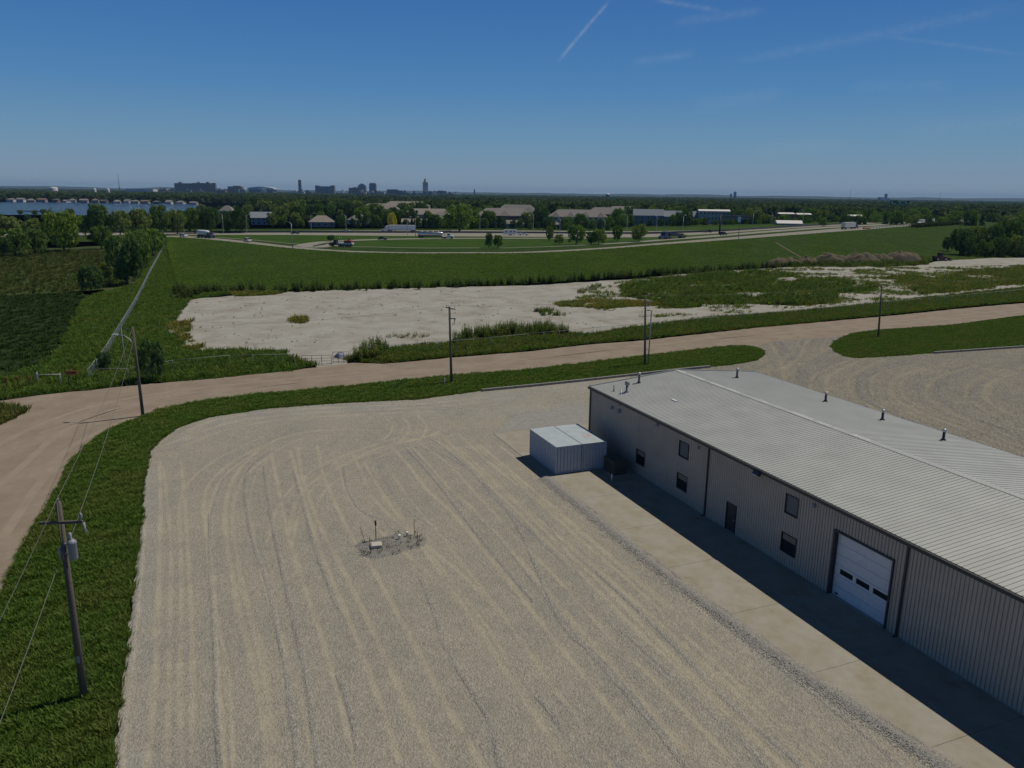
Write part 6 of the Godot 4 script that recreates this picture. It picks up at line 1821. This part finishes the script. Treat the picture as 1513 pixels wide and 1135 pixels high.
func make_trees() -> void:
	var own := [
		[[Vector3(-167.9, 0, -293.9), 15.1, 7.8], "round", "leaf_lime", "large bright yellow-green tree at the back of the meadow"], [[Vector3(-171.7, 0, -270.5), 9.4, 6.1], "round", "leaf_dark", "dark tree at the meadow edge under the lake"], [[Vector3(-170.4, 0, -280), 9.5, 5.1], "tall", "leaf_dark", "dark upright tree left of the bright yellow-green one"],
		[[Vector3(-179.8, 0, -272.2), 7.8, 5.2], "round", "leaf_olive", "tree cut by the picture edge at the meadow"], [[Vector3(-167.7, 0, -268.2), 3.4, 2.1], "round", "leaf_olive", "small pale bush under the dark meadow trees"], [[Vector3(-162.1, 0, -309.8), 8.9, 5.3], "round", "leaf_dark", "dark round tree right of the bright yellow-green one"],
		[[Vector3(-95.46, 0, -192.69), 11.7, 5.5], "spread", "leaf_deep", "spreading dark tree with a forked trunk near the white fence"], [[Vector3(-96.99, 0, -178.76), 5.9, 3.1], "round", "leaf_deep", "low leaning dark tree casting a long shadow on the crop edge"], [[Vector3(-103.23, 0, -199.45), 5.5, 2.3], "tall", "leaf_olive", "thin grey-green sapling between the two dark trees"],
		[[Vector3(-116.61, 0, -244.34), 10.8, 4.9], "round", "leaf_mid", "green tree behind the spreading dark one"], [[Vector3(-128.8, 0, -280.7), 9.5, 4.8], "round", "leaf_mid", "green tree close to the far end of the white fence"], [[Vector3(-143.8, 0, -321.3), 6.5, 3], "tall", "leaf_dark", "slim dark tree at the far end of the white fence"], [[Vector3(-129.8, 0, -257.4), 8.7, 4.4], "round", "leaf_olive", "olive tree behind the thin sapling"],
		[[Vector3(-44.39, 0, -93.52), 5.1, 1.9], "round", "leaf_deep", "dense dark bush right behind the bend pole"], [[Vector3(-53.38, 0, -99.49), 2.3, 1.1], "round", "leaf_deep", "small dark bush against the white fence"],
		[[Vector3(-10.3, 1.45, -325.2), 6, 2.1], "tall", "leaf_dark", "narrow dark tree in the ramp infield, first of the pair"], [[Vector3(-6.6, 1.46, -325.6), 5.2, 2.4], "round", "leaf_dark", "rounded tree in the ramp infield, second of the pair"], [[Vector3(-83.6, 0.89, -361.1), 3, 2.2], "round", "leaf_deep", "round bush behind the tow truck"],
		[[Vector3(17.3, 1.18, -383.8), 7.1, 2.3], "round", "leaf_olive", "small tree with a visible trunk at the end of the infield grove"], [[Vector3(20, 1.69, -349.8), 4.4, 2.7], "round", "leaf_olive", "pale shrub in the infield grove"], [[Vector3(27.1, 1.99, -344), 8.5, 4.7], "round", "leaf_mid", "tallest broad tree of the infield grove"], [[Vector3(33.8, 2.21, -344.1), 5.5, 2.9], "round", "leaf_deep", "dark bushy tree in the infield grove"], [[Vector3(37, 2.29, -343.5), 6.4, 3.8], "round", "leaf_lime", "light green tree beside the dark one in the infield grove"],
		[[Vector3(49, 2.09, -375), 7.5, 3.2], "spread", "leaf_dark", "flat-topped tree with a bare trunk by the ramp"], [[Vector3(57, 2.73, -360.3), 7.9, 4.3], "round", "leaf_olive", "loose pale tree in front of the flatbed truck"], [[Vector3(206.4, 4.48, -531.1), 5.8, 3.4], "round", "leaf_mid", "single round tree behind the ramp fork"],
		[[Vector3(-33.5, 0.3, -487.8), 16.2, 10.8], "round", "leaf_mid", "huge broad tree standing beside the apartments"], [[Vector3(-39.9, 0.3, -495.2), 9.5, 4.2], "round", "leaf_lime", "yellow-green tree at the foot of the huge one"], [[Vector3(-74.1, 0.3, -481), 11, 3.3], "round", "leaf_gold", "golden tree above the white semi truck"], [[Vector3(-4.2, 0, -644.2), 13.4, 3.3], "round", "leaf_gold", "golden tree in front of the apartment roofs"]]
	var i := 0
	for o in own:
		var q: Array = o[0]
		tree("bush" if q[1] < 5.0 and o[1] == "round" else "tree", o[1], q[0], q[1], q[2], M[o[2]], o[3], "bush" if q[1] < 5.0 and o[1] == "round" else "tree", "", i % 3)
		i += 1
	# trees between the highway and the lake
	var shore := ["leaf_dark", "leaf_deep", "leaf_mid", "leaf_dark", "leaf_olive"]
	for q in [[Vector3(-237.9, 0.46, -372.6), 9.4, 7], [Vector3(-225.7, 0.41, -370.5), 8.7, 5.4], [Vector3(-208.5, 0.53, -384.6), 10, 4.9], [Vector3(-202.2, 0.54, -385.9), 15.4, 5.9], [Vector3(-192.9, 0.56, -387.8), 12.3, 6], [Vector3(-186.9, 0.54, -396.2), 13.2, 6.4], [Vector3(-183, 0.3, -408.7), 15, 6.3], [Vector3(-177.4, 0.3, -417.1), 12.9, 6.1], [Vector3(-171.7, 0.3, -425.9), 13.1, 5.8], [Vector3(-163.7, 0.3, -428), 13.9, 6.2], [Vector3(-157.5, 0.3, -437.3), 12, 5.6], [Vector3(-151.3, 0.3, -439), 14.3, 5.3], [Vector3(-244.9, 0.37, -366.8), 10.1, 6.9]]:
		tree("tree", ["round", "tall", "round", "spread"][rng.randi() % 4], q[0], q[1], q[2], M[shore[rng.randi() % 5]], "broad leafy tree between the highway and the lake", "tree", "trees between the highway and the lake", rng.randi() % 3)
	# dark trees in front of the far ramp
	for q in [[Vector3(190.1, 0.42, -336.2), 10.8, 5.2], [Vector3(197.8, 0.35, -338.5), 12, 4.9], [Vector3(203.5, 0.23, -337.3), 13.3, 5.8], [Vector3(215.5, 0.2, -343.7), 14.4, 6.5], [Vector3(226.8, 0.17, -349.9), 15.6, 6.9], [Vector3(203.9, 0.09, -331.7), 8.1, 4.8], [Vector3(214.1, 0.01, -334.4), 8.8, 5.7], [Vector3(190.5, 0.27, -330.8), 7.3, 3.7], [Vector3(197.1, 0.15, -329.9), 7, 4], [Vector3(241.6, 0.13, -357.2), 16.8, 7.7], [Vector3(225.5, 0, -336.5), 9.7, 5.8], [Vector3(193.3, 0.8, -351.8), 6.2, 3.3]]:
		tree("tree", ["round", "spread", "round", "tall"][rng.randi() % 4], q[0], q[1], q[2], M[["leaf_deep", "leaf_dark", "leaf_deep", "leaf_olive"][rng.randi() % 4]], "dark leafy tree in the grove below the end of the ramp", "tree", "grove below the end of the ramp", rng.randi() % 3)
	var hd: Array = []
	var hc: Array = []
	for k in 500:
		var q: Vector3 = (Vector3(265.2, 4.92, -527.8)).lerp(Vector3(343.7, 5.03, -612.3), rng.randf()) + Vector3(rng.randfn() * 1.5, 0, rng.randfn() * 1.2)
		hd.append(Transform3D(Basis(Vector3.UP, rng.randf() * TAU).scaled(Vector3(1.6, 1.5, 1.6)), q))
		hc.append(Color(0.055, 0.085, 0.03))
	scatter("hedge_growth", weed_mesh(83, 9, 1.6), M.blade, hd, hc, "dark hedge growth along the top of the bank")
	# belt of trees behind the highway, one by one; gaps where houses stand in front
	var leaf := ["leaf_dark", "leaf_mid", "leaf_deep", "leaf_dark", "leaf_olive", "leaf_mid"]
	var gaps := [[-0.263, -0.226, 575.0], [-0.045, 0.027, 620.0], [0.034, 0.118, 620.0], [0.15, 0.21, 650.0], [0.231, 0.272, 650.0], [0.325, 0.365, 600.0], [-0.145, -0.07, 575.0], [-0.335, -0.30, 620.0]]
	var made := 0
	for row in 5:
		var dist: float = [540.0, 600.0, 680.0, 780.0, 900.0][row]
		var u := -0.68
		while u < 0.70:
			u += rng.randf_range(0.010, 0.021) * 560.0 / dist * (1.35 if row > 2 else 1.15)
			var dd: float = dist + rng.randf_range(-26, 26)
			if row == 0 and u > 0.27: dd += 110.0 * (u - 0.27) / 0.4 + 60.0
			var skip := u < -0.40 and dd > 715.0
			if row == 0 and u > 0.14 and u < 0.28: dd += 62.0
			for g in gaps:
				if u > g[0] and u < g[1] and dd < g[2]: skip = skip or rng.randf() < (0.62 if row == 0 else 0.8)
			if u < -0.31 and row < 3: skip = skip or rng.randf() < 0.6
			if skip or made > 215: continue
			made += 1
			var h := rng.randf_range(9.0, 16.0) * (1.0 if row else 0.75)
			if u < -0.33: h *= lerpf(1.0, 0.5, clampf((-0.33 - u) / 0.08, 0.0, 1.0))
			var kind: String = ["round", "round", "tall", "spread", "cone", "round"][rng.randi() % 6]
			if kind == "cone": h *= 0.9
			var r := h * (0.24 if kind == "cone" else rng.randf_range(0.42, 0.6))
			var lab := "dark conifer among the trees behind the highway" if kind == "cone" else "leafy green tree in the belt behind the highway"
			tree("conifer" if kind == "cone" else "tree", kind, Vector3(u * dd, 0.0, -dd), h, r, M["leaf_deep" if kind == "cone" else leaf[rng.randi() % 6]], lab, "tree", "conifers behind the highway" if kind == "cone" else "tree belt behind the highway", rng.randi() % 3)
	# low dark growth and young trees right along the far side of the highway
	var f := -0.29
	while f < 0.36:
		f += rng.randf_range(0.006, 0.013)
		var fd := 528.0 + rng.randf_range(-6, 8) + (64.0 if f > 0.13 else 0.0) + (30.0 if f > 0.28 else 0.0)
		var fh := rng.randf_range(4.0, 8.5)
		if f > -0.26 and f < -0.225: continue
		var kind: String = ["round", "tall", "round", "cone"][rng.randi() % 4]
		tree("roadside_tree", kind, Vector3(f * fd, 0.0, -fd), fh, fh * rng.randf_range(0.32, 0.55), M[["leaf_deep", "leaf_dark", "leaf_deep", "leaf_mid"][rng.randi() % 4]], "low dark tree along the far side of the highway", "tree", "low trees along the far side of the highway", rng.randi() % 3)
	# woodland from there to the hills, one mass
	var far := crown_mesh(402, 16, 34, 0.16, "round")
	var xf: Array = []
	var cs: Array = []
	var nz := noise(0.0011, 77, 3)
	for k in 15000:
		var t := rng.randf()
		var dist := 850.0 * pow(11.0, t)
		var u := rng.randf_range(-0.78, 0.78)
		var x := u * dist
		if u < -0.33 and dist < 1400.0: continue
		if nz.get_noise_2d(x, dist) < -0.22 and dist < 6500.0: continue
		var h := rng.randf_range(7.0, 14.0) * (1.0 + 0.00005 * dist)
		var w := h * rng.randf_range(0.5, 0.85) * (1.0 + dist / 3500.0)
		xf.append(Transform3D(Basis(Vector3.UP, rng.randf() * TAU).scaled(Vector3(w, h, w)), Vector3(x, -0.5, -dist)))
		var c := Color(0.085, 0.135, 0.045).lerp(Color(0.16, 0.2, 0.07), rng.randf() * rng.randf())
		cs.append(c * rng.randf_range(0.8, 1.15))
	scatter("far_woodland", far, M.forest, xf, cs, "distant woodland stretching to the horizon")

func at_dist(u: float, dist: float, y := 0.0) -> Vector3:
	return Vector3(u * dist, y, -dist)

func make_houses() -> void:
	house("apartment_building", "grey-roofed apartment block beside the huge broad tree", at_dist(-0.012, 590), 0.05, 42, 15, 7.6, 5.4, M.wall_brown, M.roof_grey, true, 3, 12, 3, "apartment block")
	house("apartment_building", "apartment roof showing behind the golden tree", at_dist(0.004, 640), 0.0, 36, 15, 8.6, 6.4, M.wall_cream, M.roof_grey, true, 3, 10, 2, "apartment block")
	house("apartment_building", "long grey-roofed apartment block in the middle distance right of the golden tree", at_dist(0.08, 590), -0.05, 44, 15, 7.4, 5.2, M.wall_cream, M.roof_grey, true, 3, 12, 4, "apartment block")
	house("apartment_building", "apartment roof half hidden at the end of the long block", at_dist(0.112, 650), -0.1, 30, 15, 8.2, 5.4, M.wall_brown, M.roof_grey, true, 3, 8, 2, "apartment block")
	house("apartment_building", "tan apartment roofs rising out of the trees left of the huge one", at_dist(-0.108, 640), 0.1, 40, 14, 6.4, 4.6, M.wall_cream, M.roof_tan, true, 2, 10, 3, "apartment block")
	house("garage", "long low garage roof in front of the apartment block", at_dist(-0.002, 565), 0.0, 16, 7, 2.8, 2.4, M.wall_cream, M.roof_grey, true, 1, 4, 0, "garage")
	house("garage", "low garage with a pale hipped roof below the long block", at_dist(0.05, 560), 0.1, 9, 7, 2.8, 2.2, M.wall_cream, M.roof_grey, true, 1, 2, 0, "garage")
	house("garage", "low garage roof below the far end of the long block", at_dist(0.088, 565), 0.0, 12, 7, 2.8, 2.4, M.wall_cream, M.roof_grey, true, 1, 3, 0, "garage")
	house("house", "single house with a wide grey hipped roof beyond the highway", at_dist(-0.242, 540), 0.25, 17, 11, 3.2, 4.2, M.wall_grey, M.roof_tan, true, 1, 4, 1)
	house("house", "white-walled house with a grey roof right of the wide hipped one", at_dist(-0.195, 590), -0.1, 15, 10, 3.2, 3.8, M.wall_white, M.roof_grey, true, 1, 4, 1)
	house("house", "low house with a tan roof in front of the tree belt", at_dist(-0.125, 560), 0.1, 18, 9, 3.0, 2.4, M.wall_cream, M.roof_tan, false, 1, 4, 0)
	house("house", "blue-grey house near the lake trees", at_dist(-0.318, 560), 0.3, 14, 10, 4.8, 4.0, M.wall_grey, M.roof_blue, false, 2, 4, 0)
	house("house", "pale house roof above the trees at the lake end", at_dist(-0.36, 690), 0.0, 12, 9, 6.0, 4.5, M.wall_white, M.roof_grey, true, 2, 3, 0)
	house("house", "grey-roofed house behind the loose pale tree", at_dist(0.168, 650), -0.1, 24, 11, 7.6, 5.0, M.wall_grey, M.roof_blue, false, 2, 5, 0)
	house("house", "house with a blue-grey roof between dark trees right of the flatbed", at_dist(0.2, 650), 0.1, 18, 10, 7.0, 4.6, M.wall_grey, M.roof_blue, false, 2, 4, 0)
	house("house", "narrow blue-grey gable left of the pale three-storey block", at_dist(0.222, 645), 0.1, 13, 9, 7.0, 4.4, M.wall_grey, M.roof_blue, false, 2, 3, 0)
	house("apartment_building", "pale three-storey block with flat white roof edges", at_dist(0.25, 640), -0.12, 24, 12, 12.0, 1.2, M.wall_pale, M.roof_white, false, 3, 8, 0, "apartment block")
	house("shed", "low grey shed beside the white car", at_dist(0.345, 560, 2.4), -0.1, 17, 9, 3.2, 2.0, M.wall_grey, M.roof_white, false, 1, 2, 0, "shed")
	house("house", "white flat-roofed building peeping over the trees above the shed", at_dist(0.34, 640), 0.0, 12, 8, 10.5, 1.0, M.wall_brick, M.roof_white, false, 2, 4, 0, "building")
	house("house", "second white flat roof to the right above the shed", at_dist(0.362, 640), 0.0, 11, 8, 10.2, 1.0, M.wall_brick, M.roof_white, false, 2, 4, 0, "building")
	house("house", "white flat roof left of the grey box trailer", at_dist(0.425, 640), 0.0, 12, 8, 9.5, 1.0, M.wall_brick, M.roof_white, false, 2, 4, 0, "building")
	house("apartment_building", "tan roof deep in the trees behind the wide hipped house", at_dist(-0.168, 720), 0.1, 34, 13, 8.6, 4.8, M.wall_cream, M.roof_tan, true, 2, 8, 2, "apartment block")
	house("apartment_building", "long tan roof low over the tree tops left of the capitol", at_dist(-0.135, 800), 0.0, 46, 14, 10.2, 4.6, M.wall_cream, M.roof_tan, true, 3, 10, 3, "apartment block")
	house("house", "grey roofed house between the golden tree and the huge tree", at_dist(-0.088, 575), 0.1, 20, 10, 5.6, 4.2, M.wall_brown, M.roof_grey, true, 2, 5, 1)
	house("apartment_building", "grey roof in the trees between the long block and the blue-grey houses", at_dist(0.135, 720), 0.0, 30, 13, 9.0, 4.8, M.wall_brown, M.roof_grey, true, 3, 8, 2, "apartment block")
	# houses on the far shore of the lake
	var u := -0.63
	var k := 0
	while u < -0.395:
		var w := rng.randf_range(8.0, 14.0)
		house("lake_house", "small house on the far shore of the lake", at_dist(u, 1335.0 + rng.randf_range(-12, 25)), rng.randf_range(-0.4, 0.4), w, 9.0, rng.randf_range(2.6, 4.6), rng.randf_range(1.8, 3.0), [M.wall_white, M.wall_white, M.wall_cream, M.wall_grey, M.wall_brown][k % 5], [M.roof_tan, M.roof_grey, M.wall_dark, M.roof_grey, M.wall_brown][(k * 3) % 5], k % 2 == 0, 1, 2, 0, "house", "houses on the far shore")
		u += w / 1335.0 + rng.randf_range(0.001, 0.009)
		k += 1
	var jetty := thing("jetty", "long low jetty with a pale deck reaching into the lake", "jetty", Vector3(-485.6, 0, -807.2))
	var j0 := MB.new(); j0.box(Vector3(0, 0.35, 0), Vector3(36, 0.7, 5)); part(jetty, "base", j0.mesh(), M.wall_dark)
	var j1 := MB.new(); j1.box(Vector3(-2, 0.9, 0), Vector3(16, 0.4, 3)); part(jetty, "deck", j1.mesh(), M.off_white)

func block(called: String, label: String, u: float, dist: float, parts: Array, m: Material, category := "building", group := "town on the horizon") -> void:    # parts: [offset, width, depth, y0, y1]
	var t := thing(called, label, category, at_dist(u, dist), 0.0, group)
	for q in parts:
		var b := MB.new()
		b.box(Vector3(q[0], (q[3] + q[4]) / 2, 0), Vector3(q[1], q[4] - q[3], q[2]))
		part(t, "storey_block", b.mesh(), q[5] if q.size() > 5 else m)

func make_town() -> void:
	block("brick_hall", "very wide brick block, leftmost large building of the town", -0.3998, 4800, [[-54, 108, 40, 0, 62], [54, 110, 40, 0, 65], [-80, 14, 14, 62, 70], [30, 12, 12, 65, 71], [85, 14, 14, 65, 72]], M.wall_brick)
	block("office_tower", "dark square tower next to the wide brick block", -0.3749, 4800, [[0, 24, 24, 0, 64], [0, 14, 14, 64, 67]], M.wall_dark)
	block("office_block", "low dark block between square tower and domed arena", -0.3478, 4900, [[0, 84, 40, 0, 48], [10, 40, 30, 48, 52]], M.wall_brown)
	block("apartment_tower", "slender dark tower standing alone on the skyline", -0.2674, 5000, [[0, 16, 16, 0, 90], [0, 11, 11, 90, 95]], M.wall_dark)
	block("office_block", "broad blue-grey block right of the slender tower", -0.2364, 5000, [[-45, 22, 40, 0, 61], [14, 96, 36, 0, 56], [50, 24, 30, 56, 62]], M.wall_slate)
	block("office_block", "reddish block left of the stepped tower", -0.201, 5100, [[0, 52, 36, 0, 50], [12, 18, 18, 50, 55]], M.wall_brick)
	block("office_tower", "stepped grey tower, left of the two downtown towers", -0.19, 5100, [[0, 50, 34, 0, 64], [0, 34, 28, 64, 72], [0, 18, 18, 72, 77]], M.wall_slate)
	block("office_tower", "flat-topped glass tower, right of the two downtown towers", -0.1765, 5100, [[0, 42, 32, 0, 77], [0, 32, 26, 77, 81]], M.wall_slate)
	block("office_block", "low dark buildings between the glass tower and the capitol", -0.152, 5200, [[0, 70, 36, 0, 44], [46, 40, 30, 0, 38]], M.wall_dark)
	block("office_block", "small low dark block right of the capitol", -0.0921, 5200, [[0, 40, 30, 0, 41]], M.wall_dark)
	# the capitol: broad base, square shaft, stepped crown and dome
	var cp := thing("capitol_tower", "tall pale stone tower with stepped top and small dome", "tower", at_dist(-0.1111, 5200), 0.3, "town on the horizon")
	var b0 := MB.new(); b0.box(Vector3(0, 12, 0), Vector3(110, 24, 90)); part(cp, "base", b0.mesh(), M.stone_pale)
	var b1 := MB.new(); b1.box(Vector3(0, 44, 0), Vector3(27, 88, 27)); 
	for q in [[-12.0, -12.0], [-12.0, 12.0], [12.0, -12.0], [12.0, 12.0]]: b1.box(Vector3(q[0], 46, q[1]), Vector3(5, 93, 5))
	part(cp, "shaft", b1.mesh(), M.stone_pale)
	var b2 := MB.new(true); b2.lathe([Vector2(11, 88), Vector2(10.5, 100), Vector2(9, 101), Vector2(9, 105), Vector2(7.5, 111), Vector2(4.5, 115), Vector2(0.1, 116.5)], Vector3.ZERO, 10); var dome := part(cp, "dome", b2.mesh(), M.stone_pale)
	var b3 := MB.new(true); b3.tube([Vector3(0, 116, 0), Vector3(0, 122, 0)], 1.4, 0.6, 6); part(dome, "finial", b3.mesh(), M.stone_pale)
	# arena with a curved bright roof
	var ar := thing("arena", "arena with a curved white roof on the horizon", "arena", at_dist(-0.3141, 4700), 0.0, "town on the horizon")
	var a0 := MB.new(); a0.box(Vector3(0, 17, 0), Vector3(140, 34, 80)); part(ar, "wall", a0.mesh(), M.wall_slate)
	var pr: Array = []
	for i in 13: pr.append(Vector2(lerpf(-76, 76, i / 12.0), 34.5 + 13.0 * sin(PI * (0.12 + 0.76 * i / 12.0))))
	pr.append(Vector2(76, 32)); pr.append(Vector2(-76, 32))
	var a1 := MB.new(); a1.prism(pr, 86); part(ar, "roof", a1.mesh(), M.roof_white)
	block("warehouse", "long white warehouse on the horizon beyond the lake", -0.4652, 3200, [[0, 108, 40, 0, 25]], M.wall_white, "warehouse")
	for q in [[-0.5242, "first of two white silos beyond the lake"], [-0.5074, "second of two white silos beyond the lake"]]:
		var m := MB.new(true); m.lathe([Vector2(4.4, 0), Vector2(4.4, 21), Vector2(3.0, 24), Vector2(0.1, 25)], Vector3.ZERO, 12)
		single("silo", m.mesh(), M.wall_white, q[1], "silo", at_dist(q[0], 2400), 0.0, "white silos beyond the lake")
	var tk := MB.new(true); tk.lathe([Vector2(15, 0), Vector2(15, 24), Vector2(13, 27), Vector2(0.1, 28.5)], Vector3.ZERO, 16)
	single("storage_tank", tk.mesh(), M.wall_white, "round white storage tank on the horizon beyond the lake", "tank", at_dist(-0.5757, 3000))
	var wt := thing("water_tower", "water tower with a white-topped ball above the distant trees", "water tower", at_dist(0.1164, 3400))
	var w0 := MB.new(true); w0.tube([Vector3(0, 0, 0), Vector3(0, 22, 0)], 3.0, 2.2, 8); part(wt, "stem", w0.mesh(), M.wall_dark)
	var w1 := MB.new(true); w1.lathe([Vector2(0.1, 17), Vector2(6, 19), Vector2(9, 24), Vector2(9, 26)], Vector3.ZERO, 14); part(wt, "bowl", w1.mesh(), M.wall_dark)
	var w2 := MB.new(true); w2.lathe([Vector2(9, 26), Vector2(7, 30), Vector2(3, 32.5), Vector2(0.1, 33)], Vector3.ZERO, 14); part(wt, "cap", w2.mesh(), M.wall_white)
	for q in [[-0.493, 3600, 92.0, "tall thin radio mast beyond the lake"], [0.4185, 6000, 92.0, "thin radio mast left of the grain elevator"], [0.5308, 6000, 84.0, "thin radio mast right of the grain elevator"]]:
		var t := thing("radio_mast", q[3], "mast", at_dist(q[0], q[1]), 0.0, "radio masts on the horizon")
		var m := MB.new(true); m.tube([Vector3(0, 0, 0), Vector3(0, q[2], 0)], 1.5, 0.6, 5); part(t, "shaft", m.mesh(), M.wall_slate)
		var n := MB.new(); n.box(Vector3(0, q[2] * 0.28, 0), Vector3(4, 10, 4)); part(t, "platform", n.mesh(), M.wall_slate)
	block("grain_elevator", "white grain elevator with a tall grey head house on the horizon", 0.4607, 5600, [[0, 70, 30, 0, 30, M.wall_white], [14, 14, 14, 30, 58, M.wall_slate], [-20, 30, 24, 0, 36, M.wall_white]], M.wall_white, "grain elevator")
	block("office_tower", "taller of two small dark towers on the far right horizon", 0.275, 6500, [[0, 18, 18, 0, 62], [0, 10, 10, 62, 66]], M.wall_slate)
	block("office_tower", "shorter of two small dark towers on the far right horizon", 0.27, 6500, [[0, 14, 14, 0, 48]], M.wall_slate)
	block("office_tower", "lone small dark tower right of the capitol", -0.0499, 6000, [[0, 10, 10, 0, 52], [0, 6, 6, 52, 56]], M.wall_slate)
	for k in 46:
		var uu := rng.randf_range(-0.4432, -0.0676)
		block("town_building", "small low building among the roofs of the town", uu, rng.randf_range(4500, 5400), [[0, rng.randf_range(20, 60), 24, 0, rng.randf_range(16, 34)], [rng.randf_range(-8, 8), 12, 12, 10, rng.randf_range(30, 38)]], [M.wall_white, M.wall_slate, M.wall_brick, M.wall_cream, M.wall_dark, M.wall_slate][k % 6], "building", "low roofs of the town")
